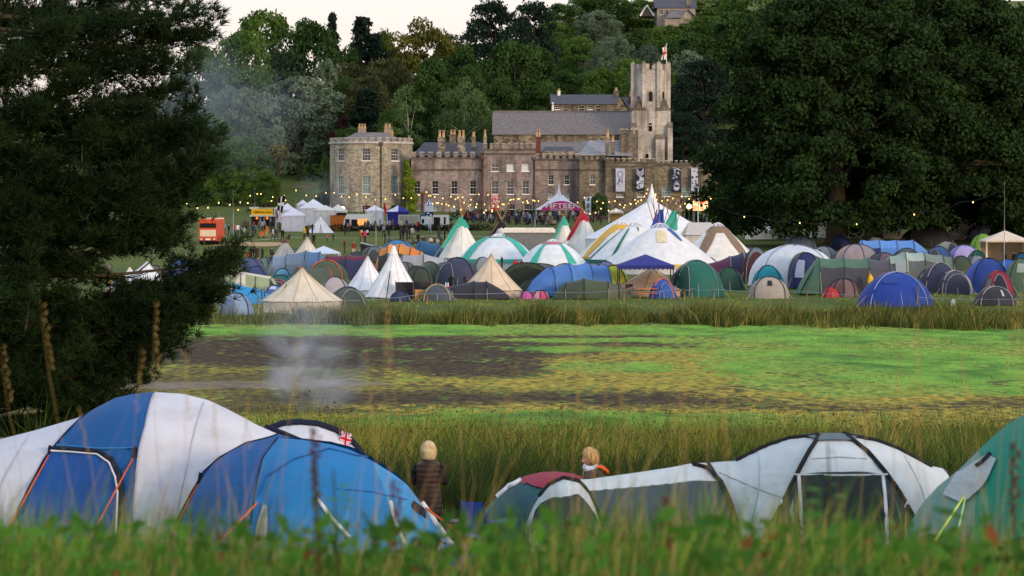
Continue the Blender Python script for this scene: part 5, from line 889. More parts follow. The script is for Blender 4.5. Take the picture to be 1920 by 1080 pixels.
def fifteen():
    Y = 420.; s = Y / FPX; X = XW(1048, Y); z = float(G(X, Y)); root = empty('stage_marquee', (X, Y, z), 'white peaked marquee with pink lettering in front of the castle', 'marquee'); he = ZW(393, Y) - z; H = ZW(360, Y) - z; W = 46 * s
    for (a, b) in (((-1, -1), (1, -1)), ((1, -1), (1, 1)), ((1, 1), (-1, 1)), ((-1, 1), (-1, -1))): pass
    mb = MB()
    for (a, b) in (((-1, -1), (1, -1)), ((1, -1), (1, 1)), ((1, 1), (-1, 1)), ((-1, 1), (-1, -1))): mb.grid(lambda u, v: ((a[0] + (b[0] - a[0]) * u) * W * v, (a[1] + (b[1] - a[1]) * u) * W * .8 * v, he + (H - he) * (1 - v) ** 1.25 + .0), 10, 10)
    mb.build('canopy', fab('ccd2dc'), root)
    mb = MB(); mb.grid(lambda u, v: ((.35 * (1 - v) ** 1.5 + .04) * math.cos(u * 6.2832), (.35 * (1 - v) ** 1.5 + .04) * math.sin(u * 6.2832), H - .4 + 1.5 * v), 10, 5); mb.build('peak_cap', fab('d8dce4'), root)
    for sx in (-1, 1):
        for sy in (-1, 1): p = MB(); p.tube([(sx * W * .98, sy * W * .78, 0), (sx * W * .98, sy * W * .78, he)], .08, 6); p.build('leg', m_steel, root)
    b0, b1 = -33 * s, 41 * s; yb = -W * .8 - .12                    # pink arched banner with letters
    arc = lambda x_: he + .1 + (.12 + 1.05 * math.sin(math.pi * min(1, max(0, (x_ - b0) / (b1 - b0)))))
    mb = MB(); mb.grid(lambda u, v: (b0 + (b1 - b0) * u, yb, he - .15 + (arc(b0 + (b1 - b0) * u) - he + .15) * v), 30, 2); ban = mb.build('banner', fab('c02c78'), root)
    put_text('FIFTEEN', (b0 + b1) / 2 + .2, yb - .06, he + .2, .72, 5.0, fab('e4dfe6'), ban, 0, 'lettering'); put_text('CANVAS', (b0 + b1) / 2, yb - .06, he - .1, .28, 3.2, fab('e4dfe6'), ban, 0, 'lettering')
def put_text(txt, cx, y, z, h, width, m, par, rot=0, name='lettering', bold=.02):
    cu = D.curves.new(name, 'FONT'); cu.body = txt; cu.size = 1; cu.extrude = .01; cu.offset = bold; cu.align_x = 'CENTER'; ob = D.objects.new(name, cu); COL.objects.link(ob)
    bpy.context.view_layer.update(); dg = bpy.context.evaluated_depsgraph_get(); me = D.meshes.new_from_object(ob.evaluated_get(dg)); D.objects.remove(ob); D.curves.remove(cu)
    co = np.zeros(len(me.vertices) * 3); me.vertices.foreach_get('co', co); co = co.reshape(-1, 3); mn, mx = co.min(0), co.max(0); sx = width / (mx[0] - mn[0]); sz = h / (mx[1] - mn[1])
    nc = np.stack([(co[:, 0] - (mn[0] + mx[0]) / 2) * sx, -co[:, 2], (co[:, 1] - mn[1]) * sz], 1); me.vertices.foreach_set('co', nc.ravel()); me.materials.clear(); me.materials.append(m); me.update()
    o = D.objects.new(name, me); COL.objects.link(o); o.parent = par; o.location = (cx, y, z); o.rotation_euler = (0, 0, rot); return o
fifteen()
def striped(px, base, w, top, label, Y, roofh=.55, depth=5):
    root, s = root_at('striped_marquee', px, base, label, 'marquee', None, Y); W = w * s / 2; H = (base - top) * s; he = H * (1 - roofh); ms = [fab('d4dade'), fab('2f8f74')]; st = lambda u, v: int(u * 9) % 2
    mb = MB(); mb.grid(lambda u, v: (-W + 2 * W * u, -depth / 2, he * v), 18, 2, mif=st)
    for sx in (-1, 1): mb.grid(lambda u, v: (sx * W, -depth / 2 + depth * u, he * v), 6, 2, mif=st)
    mb.build('wall', ms, root); mb = MB()
    for (a, b) in (((-1, -1), (1, -1)), ((1, -1), (1, 1)), ((1, 1), (-1, 1)), ((-1, 1), (-1, -1))): mb.grid(lambda u, v: ((a[0] + (b[0] - a[0]) * u) * W * v * 1.05, (a[1] + (b[1] - a[1]) * u) * depth / 2 * v * 1.05, he + (H - he) * (1 - v) ** 1.1), 9, 4, mif=lambda u, v: int(u * 9) % 2)
    mb.build('canopy', ms, root)
striped(955, 470, 90, 409, 'green and white striped peaked marquee behind the turquoise arch tent', 298); striped(1020, 462, 90, 424, 'second green and white striped marquee, lower and flatter', 306, .3)
def awning_van():
    Y = 292; s = Y / FPX; X = XW(992, Y); z = float(G(X, Y)); root = empty('caravan', (X, Y, z), 'long cream caravan roof behind the round white tents', 'caravan'); W = 46 * s; h0, h1 = ZW(436, Y) - z, ZW(427, Y) - z
    mb = MB(); mb.box(-W, W, -1.1, 1.1, .4, h0); mb.build('body', cm('6e7072'), root); mb = MB(); mb.box(-W - .15, W + .15, -1.25, 1.25, h0, h1 - .12); mb.box(-W, W, -1.1, 1.1, h1 - .12, h1); mb.build('roof', cm('cfcdc6'), root)
    for q in (-.4, .4): p = MB(); p.tube([(q * W, -1.15, .3), (q * W, -.9, .3)], .32, 14); p.build('wheel', m_dark, root)
awning_van()
for (px, base, w, h, c, lab) in (
    (700, 492, 46, 26, '54606c', 'slate blue dome behind the shorter white tipi'),
    (668, 505, 44, 28, '3c4450', 'charcoal dome between the maroon tent and the white tipi'),
    (600, 492, 36, 20, '7a8a98', 'grey blue dome on the edge of the field, below the white gazebo'),
    (498, 508, 34, 22, '56706a', 'muted green dome beside the cluster of people'),
    (870, 520, 44, 26, '4c5864', 'grey dome peeping above the beige bell tent'),
    (1325, 512, 40, 26, '4a4858', 'mauve grey dome behind the bottle green tent'),
    (1545, 492, 50, 26, '6c7a84', 'pale slate dome beside the wide event shelter'),
    (1470, 488, 44, 22, '3e4a5e', 'steel blue dome behind the shelter'),
    (1530, 512, 40, 30, '7b6a5c', 'brown dome behind the navy dome with the pale window'),
    (1700, 500, 60, 30, '46525c', 'dark slate dome behind the pale grey green tunnel'),
    (1760, 492, 46, 26, '2e4a7c', 'blue dome below the oaks, behind the pale tunnel'),
    (1655, 520, 60, 40, '5c4c58', 'plum grey dome behind the royal blue dome'),
    (1740, 545, 44, 34, '404a3c', 'olive dome between the royal blue and navy domes'),
    (1775, 478, 44, 22, '8c8a80', 'stone coloured dome in the back row'),
    (1690, 478, 50, 24, '5a4f48', 'brown dome near the oak trunk'),
    (1830, 520, 44, 36, '6a7480', 'grey dome squeezed behind the tall blue dome'),
    (1640, 470, 44, 22, '9aa0a4', 'pale grey dome in the shade behind the light blue tunnel'),
    (1860, 486, 40, 24, '7c8c50', 'pale lime dome beside the lilac one'),
    (1300, 500, 46, 26, '6a7a70', 'sage dome behind the round white tents'),
    (1400, 494, 50, 26, '7e8890', 'grey dome at the foot of the brown star tent'),
    (760, 520, 40, 24, '5c6468', 'grey dome at the shoulder of the tallest tipi'),
    (905, 508, 36, 22, '7a8890', 'pale grey dome below the turquoise arch tent'),
    (1135, 520, 46, 26, '55618a', 'muted blue dome behind the bright blue tunnel'),
    (1060, 522, 44, 24, '8a8478', 'sand coloured dome behind the bright blue tunnel'),
    (560, 488, 36, 18, '3c5a74', 'blue dome in front of the pale bell tents')):
    r_ = random.Random(px); dome_tent(px, base, w * 1.1, h * 1.15, [c, '%02x%02x%02x' % tuple(max(20, int(c[i:i + 2], 16) - r_.randint(8, 40)) for i in (0, 2, 4))], lab, rz=r_.uniform(-.7, .7), depth=r_.uniform(.7, 1.3), e=r_.uniform(1.6, 2.8), door=('3a3f46', r_.uniform(-.6, .6), .14, .4))
# ================================================================ stalls, vehicles, poles, lights, fence
ST = 'stalls and stands along the edge of the field'
def stall(px, base, w, eave, peak, c, label, walls=None, **k): return gazebo(px, base, w, eave, peak, c, label, group=ST, name='market_tent', cat='market tent', walls=walls or (('front', c), ('left', c), ('right', c), ('back', c)), legc='c8ccd0', scallop=False, valance=.25, **k)
stall(551, 434, 44, 404, 390, 'd3d4e2', 'nearest white box tent in the row of market tents'); stall(539, 428, 30, 400, 387, 'd6d8e2', 'white peaked tent behind the nearest one, beside the yellow sign', Y=432); stall(528, 424, 26, 399, 388, 'd0d4de', 'narrow white tent touching the feather flags', Y=440)
stall(577, 424, 30, 396, 387, 'd4d6e0', 'white tent in the middle of the peaked row', Y=436); stall(588, 423, 26, 394, 384, 'd8dae4', 'white tent with the second tallest peak', Y=445); stall(594, 428, 38, 396, 383, 'd9dae2', 'white tent with the tallest peak in the market row', Y=428); stall(568, 424, 22, 397, 388, 'cdd2de', 'small white tent squeezed into the peaked row', Y=448)
stall(610, 434, 40, 398, 389, 'd6d6d4', 'long white canvas stall with painted circles on its wall', Y=416); stall(634, 430, 34, 400, 387, 'd4d2ce', 'white roofed stall with an orange awning', Y=420, walls=(('back', '3a3230'),))
box_tent(633, 434, 27, 406, 'b8692e', 'orange counter front of the food stall', Y=414, depth=.6, name='stall_counter', cat='counter', group=ST)
cone_tent(601, 437, 50, 32, 'd8dade', 'white ridge tent standing in front of the market row', n=6, door=.1, group=ST)
stall(703, 430, 34, 402, 392, 'dadde4', 'white stall beside the caravan', Y=425); stall(747, 428, 42, 400, 388, '2b2f86', 'royal blue stall with a half white roof', Y=424, split='c8cede', walls=(('front', '272b84'), ('left', '272b84'), ('right', '272b84'), ('back', '272b84')))
stall(834, 402, 34, 396, 387, '1f5a40', 'dark green canopy in front of the castle wall', Y=440, walls=()); stall(797, 404, 32, 396, 389, '2b3550', 'dark blue canopy by the striped tower', Y=445, walls=())
stall(1155, 412, 28, 393, 386, 'cfc8c8', 'small lit serving hatch stall by the castle', Y=440, walls=(('back', 'c49a5a'),))
def sign_stall():
    Y = 425.; s = Y / FPX; X = XW(493, Y); z = float(G(X, Y)); root = empty('food_stall', (X, Y, z), 'food stall with a big yellow sign and orange lanterns', 'food stall', ST); zz = lambda p: ZW(p, Y) - z
    mb = MB(); mb.box(-22 * s, 22 * s, 0, 3, 0, zz(406)); mb.build('body', cm('4a4038', var=.3), root); mb = MB(); mb.box(-24 * s, 23 * s, -.8, 3.2, zz(406), zz(403)); mb.box(-25 * s, -10 * s, -.5, 2, zz(392), zz(388)); mb.box(-20 * s, 23 * s, -.3, 3, zz(391), zz(389.5)); mb.build('roof', cm('c8c6c0'), root)
    mb = MB(); mb.box(-21 * s, 19 * s, -.55, -.4, zz(403), zz(392)); sg = mb.build('sign', cm('f0b818', var=.05), root); put_text('CERMONAL HAUS', 0, -.58, zz(400), 4.2 * s, 34 * s, cm('8a5a20'), sg)
    for q in (-.55, .1, .62): p = MB(); p.box(q * 22 * s - .5, q * 22 * s + .5, -.06, -.003, zz(431), zz(412)); p.build('opening', cm('2a221c'), root)
    for q in (-6, 1, 13): p = MB(); p.box(q * s, q * s + .25, -.2, -.1, 0, zz(406)); p.build('post', cm('8ca0b4'), root)
    for q in (-10, 9): p = MB(); p.ball((q * s, -.9, zz(409)), .2, 8); p.build('lantern', mat('orange_lantern', 'd0601c', emit=1.2), root)
sign_stall()
def feather(px, base, top, c, label, Y, lean=.0, wpx=4):
    s = Y / FPX; X = XW(px, Y); z = float(G(X, Y)); root = empty('feather_flag', (X, Y, z), label, 'flag', 'tall feather flags among the stalls'); H = ZW(top, Y) - z; p = MB(); p.tube([(0, 0, 0), (lean * .3, 0, H)], .05, 5); p.build('pole', m_steel, root)
    p = MB(); p.grid(lambda u, v: (lean * .3 + wpx * s * (u) * math.sin(math.pi * (.15 + .8 * v)), .1 * math.sin(v * 6), H * (.35 + .62 * v)), 3, 12); p.build('flag', fab(c), root)
feather(687, 425, 380, '7a2030', 'dark red feather flag behind the caravan', 440); feather(719, 425, 378, 'b8232a', 'bright red feather flag beside the royal blue stall', 438, .2, 5); feather(517, 434, 392, 'a02850', 'crimson and yellow feather flag by the yellow sign', 420, 0, 5)
def black_flag():
    Y = 419.; s = Y / FPX; X = XW(518, Y); z = float(G(X, Y)); root = empty('county_flag', (X, Y, z), 'black flag with a white cross flying above the market row', 'flag'); H = ZW(372, Y) - z; p = MB(); p.tube([(0, 0, 0), (.25, 0, H)], .05, 5); p.build('pole', m_steel, root)
    p = MB(); p.grid(lambda u, v: (.2 + .7 * u + .5 * (1 - v) * u, .15 * math.sin(u * 6), H - 1.7 * v + .5 * u - 1.0 * u * v), 10, 10, mif=lambda u, v: 1 if abs(u - .5) < .12 or abs(v - .5) < .12 else 0); p.build('flag', [m_dark, m_white], root)
black_flag()
def vehicle(name, cat, px, base, w, top, c, label, Y, depth=2.2, round_=.25, parts=()):
    root, s = root_at(name, px, base, label, cat, ST, Y); W = w * s / 2; H = (base - top) * s; gr_ = .35
    pr = [(-W, gr_), (-W, H * .55), (-W * (1 - round_ * .5), H * .9), (-W * (1 - round_), H), (W * (1 - round_ * .3), H), (W, H * .93), (W, gr_)]; n = len(pr)
    mb = MB(); mb.add([(a, -depth / 2, b) for a, b in pr] + [(a, depth / 2, b) for a, b in pr], [tuple(range(n - 1, -1, -1)), tuple(range(n, 2 * n))] + [(i, (i + 1) % n, n + (i + 1) % n, n + i) for i in range(n)]); mb.build('body', cm(c, var=.04, rough=.4), root)
    for q in (-.55, .55): p = MB(); p.tube([(W * q, -depth / 2 - .03, .34), (W * q, -depth / 2 + .25, .34)], .34, 14); wv = p.build('wheel', m_dark, root)
    for (nm, x0_, x1_, z0_, z1_, m) in parts: p = MB(); p.box(-W + 2 * W * x0_, -W + 2 * W * x1_, -depth / 2 - .05, -depth / 2 - .005, H * z0_, H * z1_); p.build(nm, m, root)
    return root
m_lit = mat('lit_hatch', 'c98a4c', emit=.9, var=.6, scale=2.5)
vehicle('caravan', 'caravan', 671, 436, 52, 405, 'd8d8d6', 'white caravan food stall with a warm lit serving hatch', 410, round_=.3, parts=(('serving_hatch', .28, .5, .25, .68, m_dark), ('serving_hatch', .5, .88, .3, .7, m_lit), ('window', .06, .22, .45, .7, m_glass)))
def trailer():
    root = vehicle('food_trailer', 'trailer', 767, 432, 40, 403, 'a8a8a0', 'silver grey trailer with red and blue skirting boards', 412, round_=.03, parts=(('shutter', .1, .45, .35, .9, cm('8f8e86')), ('shutter', .5, .9, .35, .9, cm('96958c')), ('red_band', .0, 1., .18, .28, cm('b03030')), ('skirt', .3, 1., .02, .17, cm('26346c'))))
trailer()
vehicle('van', 'van', 800, 428, 22, 404, 'ccd0d4', 'white van parked behind the silver trailer', 418, round_=.1, parts=(('window', .1, .3, .5, .8, m_glass),)); vehicle('van', 'van', 827, 430, 30, 402, 'd4d4d2', 'white van with an open dark side hatch by the striped tower', 416, round_=.05, parts=(('hatch', .05, .45, .3, .85, m_dark), ('window', .68, .8, .4, .85, m_glass)))
def bus():
    Y = 352.; s = Y / FPX; X = XW(390, Y); z = float(G(X, Y)); root = empty('double_decker_bus', (X, Y, z), 'orange red double decker bus with a pale open top, beside the pine', 'bus'); W = 1.12; H = ZW(411, Y) - z; zz = lambda f: H * f; c = cm('b84a2a', var=.05, rough=.4)
    mb = MB(); mb.box(-W, W, 0, 9.5, .4, H); mb.build('body', c, root)
    mb = MB(); mb.box(-W * .9, W * .9, -.03, 0, zz(.66), zz(.84)); mb.build('upper_window', m_glass, root); mb = MB(); mb.box(-W * .88, W * .88, -.03, 0, zz(.32), zz(.58)); mb.build('windscreen', cm('c9b8a4'), root)
    mb = MB(); mb.box(-W * 1.02, W * 1.02, -.12, -.02, .35, zz(.16)); b_ = mb.build('bumper', m_dark, root); mb = MB(); mb.box(-.3, .3, -.15, -.12, .55, .75); mb.build('number_plate', m_white, b_)
    for q in (-.8, .8): p = MB(); p.tube([(q, -.05, zz(.22)), (q, -.1, zz(.22))], .12, 10); p.build('headlight', m_white, root)
    for q in (1.6, 7.5):
        for sx in (-1, 1): p = MB(); p.tube([(sx * W, q, .48), (sx * (W - .3), q, .48)], .48, 14); p.build('wheel', m_dark, root)
    for k in range(4): p = MB(); p.box(-W - .02, -W, 1 + k * 2, 2.7 + k * 2, zz(.64), zz(.84)); p.build('side_window', m_glass, root)
    mb = MB(); mb.box(-W * .95, W * .95, .2, 9.3, H, H + .18); mb.build('roof', cm('d8c0b4'), root)
bus()
def helter():
    Y = 432.; s = Y / FPX; X = XW(805, Y); z = float(G(X, Y)); root = empty('striped_tower', (X, Y, z), 'narrow blue and white tower with a striped pointed canopy and triangles', 'tower'); zz = lambda p: ZW(p, Y) - z
    ms = [fab('d4d8e4'), fab('2a3468')]; mb = MB(); mb.grid(lambda u, v: (10 * s * v * math.cos(u * 6.2832), 10 * s * v * math.sin(u * 6.2832), zz(384.5) + (zz(373) - zz(384.5)) * (1 - v) ** 1.2), 16, 4, mif=lambda u, v: int(u * 16) % 2); mb.build('canopy', ms, root)
    mb = MB(); mb.box(-8 * s, 8 * s, -8 * s, 8 * s, zz(397), zz(385)); mb.build('tower_top', ms[0], root); mb = MB(); mb.box(-7.5 * s, 7.5 * s, -7.5 * s, 7.5 * s, 0, zz(397)); mb.build('tower_body', ms[1], root)
    tri = MB()
    for i, (x_, y_, q) in enumerate(((-2, 401, 3), (3, 405, 3), (-4, 409, 4), (2, 412, 5), (-3, 420, 6), (4, 422, 6))): tri.add([((x_ - q) * s, -7.6 * s, zz(y_)), ((x_ + q) * s, -7.6 * s, zz(y_)), (x_ * s, -7.6 * s, zz(y_ - q * 1.6))], [(0, 1, 2)])
    tri.build('triangle_pattern', ms[0], root); mb = MB(); mb.tube([(0, 0, zz(375)), (0, 0, zz(366))], .05, 5); mb.build('finial', m_steel, root)
helter()
def circus():
    Y = 400.; s = Y / FPX; X = XW(284, Y); z = float(G(X, Y)); root = empty('striped_tent_roof', (X, Y, z), 'red and cream striped tent top seen through the pine', 'tent'); ms = [fab('9a4a40'), fab('c8a878')]; he, H = ZW(428, Y) - z, ZW(413, Y) - z
    mb = MB(); mb.grid(lambda u, v: (22 * s * v * math.cos(u * 6.2832), 22 * s * v * math.sin(u * 6.2832), he + (H - he) * (1 - v)), 20, 3, mif=lambda u, v: int(u * 20) % 2); mb.build('canopy', ms, root); mb = MB(); mb.grid(lambda u, v: (21 * s * math.cos(u * 6.2832), 21 * s * math.sin(u * 6.2832), he * v), 20, 2, mif=lambda u, v: int(u * 20) % 2); mb.build('wall', ms, root)
circus()
# hedges and banks along the stalls
leaf_mass('hedge', [(XW(px, 409), 409, -2.3, 2.3, .7, .75) for px in range(640, 920, 26)], 9000, .22, leafmat('hedge', '2a2a1a', '3c3a22', .6), 21, 'low dark hedge along the front of the food stalls', 'hedge')
leaf_mass('hedge', [(XW(px, 452), 452, float(G(0, 452)) + .5, 2.6, .8, 1.1) for px in range(870, 1150, 26)], 6000, .3, leafmat('hedge2', '24281a', '38382a', .6), 22, 'dark hedge below the castle windows behind the crowd', 'hedge')
leaf_mass('hedge', [(XW(px, 428), 428, float(G(XW(px, 428), 428)) + 1.8, 5.5, 2, 4.2) for px in range(1345, 1990, 60)], 16000, .7, lmO, 23, 'added dark leaf mass standing in for the shade behind the oaks', 'hedge')  # dark foliage added to cover bright grass and stand for shade under the oaks
def bush_dark(px, py, rpx, Y, seed, lab): leaf_mass('shrub', [(XW(px, Y), Y, ZW(py, Y), rpx * Y / FPX, 2, rpx * 1.1 * Y / FPX), (XW(px - rpx, Y), Y, ZW(py + 6, Y), rpx * .7 * Y / FPX, 2, rpx * .8 * Y / FPX)], 2500, .3, lmB, seed, lab, 'shrub')
bush_dark(1122, 385, 20, 472, 31, 'dark rounded shrub against the brown castle wall'); bush_dark(605, 372, 10, 500, 32, 'dark shrub at the foot of the round tower'); bush_dark(760, 402, 9, 470, 33, 'small shrub below the ivy')
# glowing screen and street items
def screen():
    Y = 405.; s = Y / FPX; X = XW(1313, Y); z = float(G(X, Y)); root = empty('video_screen', (X, Y, z), 'glowing orange outdoor screen beside the oak', 'screen'); zz = lambda p: ZW(p, Y) - z
    mb = MB(); mb.box(-15 * s, 15 * s, 0, .5, zz(396), zz(376)); mb.build('cabinet', m_dark, root)
    m = D.materials.new('screen_picture'); m.use_nodes = True; t = m.node_tree; b = t.nodes['Principled BSDF']; nz = t.nodes.new('ShaderNodeTexNoise'); nz.inputs['Scale'].default_value = 1.6; rp = t.nodes.new('ShaderNodeValToRGB'); tc = t.nodes.new('ShaderNodeTexCoord')
    rp.color_ramp.elements[0].color = (.75, .06, .02, 1); rp.color_ramp.elements[0].position = .38; rp.color_ramp.elements[1].color = (1, .75, .35, 1); rp.color_ramp.elements[1].position = .62
    t.links.new(tc.outputs['Object'], nz.inputs[0]); t.links.new(nz.outputs['Fac'], rp.inputs[0]); t.links.new(rp.outputs[0], b.inputs['Emission Color']); b.inputs['Emission Strength'].default_value = 1.3; b.inputs['Base Color'].default_value = (0, 0, 0, 1)
    mb = MB(); mb.box(-14 * s, 14 * s, -.05, -.003, zz(395), zz(377)); mb.build('display', m, root)
    for q in (-12, 12): p = MB(); p.box(q * s - .15, q * s + .15, .1, .4, 0, zz(396)); p.build('leg', m_steel, root)
screen()
def hook_post():
    Y = 404.; root, s = root_at('curved_post', 1309, 396, 'tall white post with a bent top above the glowing screen', 'post', None, Y); z = root.location.z; p = MB(); p.tube([(0, 0, 0), (0, 0, ZW(353, Y) - z), (-.1, 0, ZW(350.5, Y) - z), (-.7, 0, ZW(350, Y) - z)], .09, 6); p.build('pole', m_white, root); p = MB(); p.box(-.9, -.6, -.12, .12, ZW(352, Y) - z, ZW(350, Y) - z); p.build('lamp_head', m_white, root)
hook_post()
# hanging banners on the castle
def banner(px, top, bot, w, Y, kind, label):
    s = Y / FPX; X = XW(px, Y); z1, z0 = ZW(top, Y), ZW(bot, Y); root = empty('hanging_banner', (X, Y, z0), label, 'banner', 'tall banners hung on the castle wall'); H = z1 - z0; W = w * s / 2; lt, dk = fab('b4bcd2'), cm('23273c', var=.1); bg, fg = (lt, dk) if kind in (0, 3) else (dk, lt)
    mb = MB(); mb.grid(lambda u, v: (-W + 2 * W * u, .05 * math.sin(v * 7 + u * 3) - .12, H * v), 6, 10); mb.build('cloth', bg, root); mb = MB(); mb.tube([(-W - .1, -.1, H), (W + .1, -.1, H)], .05, 5); mb.build('rail', m_steel, root)
    g = MB(); yb = -.22
    def disc(cx, cz, r, n=14, r2=None): r2 = r2 or r; g.add([(cx + r * math.cos(i * 6.2832 / n), yb, cz + r2 * math.sin(i * 6.2832 / n)) for i in range(n)], [tuple(range(n))])
    def bar(x0_, z0_, x1_, z1_, t_=.08):
        d = Vector((x1_ - x0_, z1_ - z0_)); d.normalize(); n_ = Vector((-d.y, d.x)) * t_; g.add([(x0_ - n_.x, yb, z0_ - n_.y), (x1_ - n_.x, yb, z1_ - n_.y), (x1_ + n_.x, yb, z1_ + n_.y), (x0_ + n_.x, yb, z0_ + n_.y)], [(0, 1, 2, 3)])
    r_ = random.Random(int(px))
    if kind == 0:
        n = 16
        for i in range(n): a, b = i * 6.2832 / n, (i + 1) * 6.2832 / n; bar(.0 + .42 * math.cos(a), H * .74 + .55 * math.sin(a), .42 * math.cos(b), H * .74 + .55 * math.sin(b), .04)
        for i in range(10): x_ = r_.uniform(-.5, .5) * W; q = H * r_.uniform(.08, .55); bar(x_, q, x_ + r_.uniform(-.4, .4) * W, q + r_.uniform(.2, .7), .04)
    elif kind == 1:
        for k in range(3): bar(-W * .8, H * .97 - k * .35, 0, H * .78 - k * .35, .07); bar(W * .8, H * .97 - k * .35, 0, H * .78 - k * .35, .07)
        for (a, b, r) in ((.35, .5, .42), (-.35, .36, .36), (.2, .24, .5), (-.4, .16, .3), (.5, .38, .26)): disc(a * W, b * H, r)
    elif kind == 2:
        for i in range(9): a = math.pi * (i + .5) / 9; g.add([(.2 * math.cos(a + .5), yb, H * .2 + .2), (W * .95 * math.cos(a), yb, H * .22 + 1.3 * math.sin(a)), (.2 * math.cos(a - .5), yb, H * .2)], [(0, 1, 2)])
        disc(0, H * .18, .5); 
        for i in range(16): disc(r_.uniform(-.8, .8) * W, H * r_.uniform(.55, .97), r_.uniform(.08, .2), 8)
    else:
        for i in range(12): disc(r_.uniform(-.8, .8) * W, H * r_.uniform(.05, .95), r_.uniform(.08, .25), 7)
    g.build('printed_design', fg, root)
banner(1163, 315, 359, 17, 481.4, 0, 'pale banner with a thin dark line drawing'); banner(1200, 315, 358, 17, 481.4, 1, 'dark banner with white chevrons and round shapes'); banner(1268, 315, 360, 17, 483, 2, 'dark banner with a white spiky burst at its foot'); banner(1302, 315, 358, 12, 483, 3, 'narrow pale banner nearest the oak')
def red_banner():
    Y = 470.; s = Y / FPX; X = XW(928, Y); root = empty('red_banner', (X, Y, float(G(X, Y))), 'red hanging banner with white words in front of the castle', 'banner'); z = root.location.z; z0, z1 = ZW(399, Y) - z, ZW(365, Y) - z; W = 7.6 * s
    mb = MB(); mb.grid(lambda u, v: (-W + 2 * W * u, .04 * math.sin(v * 9), z0 + (z1 - z0) * v), 4, 8); c_ = mb.build('cloth', fab('b81c34'), root)
    for i, t_ in enumerate(('PETER', 'LIVE', 'STAGE')): put_text(t_, 0, -.12, z1 - .75 - i * .72, .6, W * 1.7, fab('e0d4dc'), c_)
    for q in (-1, 1): p = MB(); p.tube([(q * W * 1.05, .08, 0), (q * W * 1.05, .08, z1)], .06, 5); p.build('pole', m_steel, root)
red_banner()
def small_banners():
    Y = 425.; root, s = root_at('feather_flag', 1103, 405, 'white and grey tall banner beside the pink lettered marquee', 'flag', 'tall feather flags among the stalls', Y); z = root.location.z; p = MB(); p.tube([(0, 0, 0), (0, 0, ZW(365, Y) - z)], .06, 5); p.build('pole', m_steel, root)
    p = MB(); p.grid(lambda u, v: (-6 * s + 11 * s * u, .1 * math.sin(v * 8), ZW(402, Y) - z + (ZW(370 - 3 * u, Y) - ZW(402, Y)) * v), 4, 8, mif=lambda u, v: 1 if (int(v * 9) % 2 and .2 < u < .8) else 0); p.build('flag', [fab('c4c8d4'), fab('6a7088')], root)
small_banners()
def aboard(px, base, label, Y, c='2e3238', w=6, h=12):
    root, s = root_at('notice_board', px, base, label, 'board', None, Y); p = MB(); W, H = w * s / 2, h * s; p.box(-W, W, -.05, .05, .15, H); p.build('board', cm(c, var=.3, scale=3), root); p = MB()
    for q in (-W, W): p.tube([(q, 0, 0), (q, 0, H + .1)], .05, 4)
    p.tube([(-W, 0, H + .05), (W, 0, H + .05)], .05, 4); p.build('frame', m_wood, root)
aboard(794, 456, 'upright chalkboard standing on the grass by the group', 342, w=9, h=19); aboard(575, 437, 'small dark menu board in front of the white box tents', 406, '4a2a24', 6, 11); aboard(596, 380, 'turquoise sign board on the sloping lawn', 490, '3aa0a0', 7, 10)
# festoon lights
m_bulb = mat('lamp_bulb', 'ffc85a', emit=1.7, var=0.0); m_bulb.node_tree.nodes['Principled BSDF'].inputs['Emission Color'].default_value = (1, .62, .18, 1)
bm_ = MB(); bm_.ball((0, 0, -.18), (.09, .09, .115), 8); bulb0 = None
def pole(px, base, top, Y, label, m=None, r=.07):
    X = XW(px, Y); z = float(G(X, Y)); root = empty('light_pole', (X, Y, z), label, 'pole', 'slim poles carrying the strings of lights'); p = MB(); H = ZW(top, Y) - z; p.tube([(0, 0, -.2), (0, 0, H)], [r, r * .7], 6); p.build('shaft', m or m_steel, root); p = MB(); p.ball((0, 0, H), r * 1.4, 6); p.build('finial', m_steel, root); return Vector((X, Y, z + H))
def festoon(pts, n, label, sag=1.2, r=1.0):
    """pts: (px, py, Y) fixings; bulbs hang from one sagging cable"""
    global bulb0
    W = [P(*p) for p in pts]; root = empty('string_of_lights', W[0], label, 'string lights', 'warm festoon lights strung over the field'); cab = MB(); path = []
    for a, b in zip(W[:-1], W[1:]):
        k = 12
        for i in range(k + (b is W[-1])): t_ = i / k; path.append(a.lerp(b, t_) - Vector((0, 0, sag * 4 * t_ * (1 - t_))) - W[0])
    cab.tube(path, .02, 4); cab.build('cable', m_cable, root); tot = len(path) - 1
    for i in range(n):
        f = (i + .5) / n * tot; j = int(f); p = path[j].lerp(path[min(tot, j + 1)], f - j)
        if bulb0 is None: bulb0 = bm_.build('bulb', m_bulb, root); b_ = bulb0
        else: b_ = bulb0.copy(); COL.objects.link(b_); b_.parent = root
        b_.location = p; b_.scale = (r, r, r)
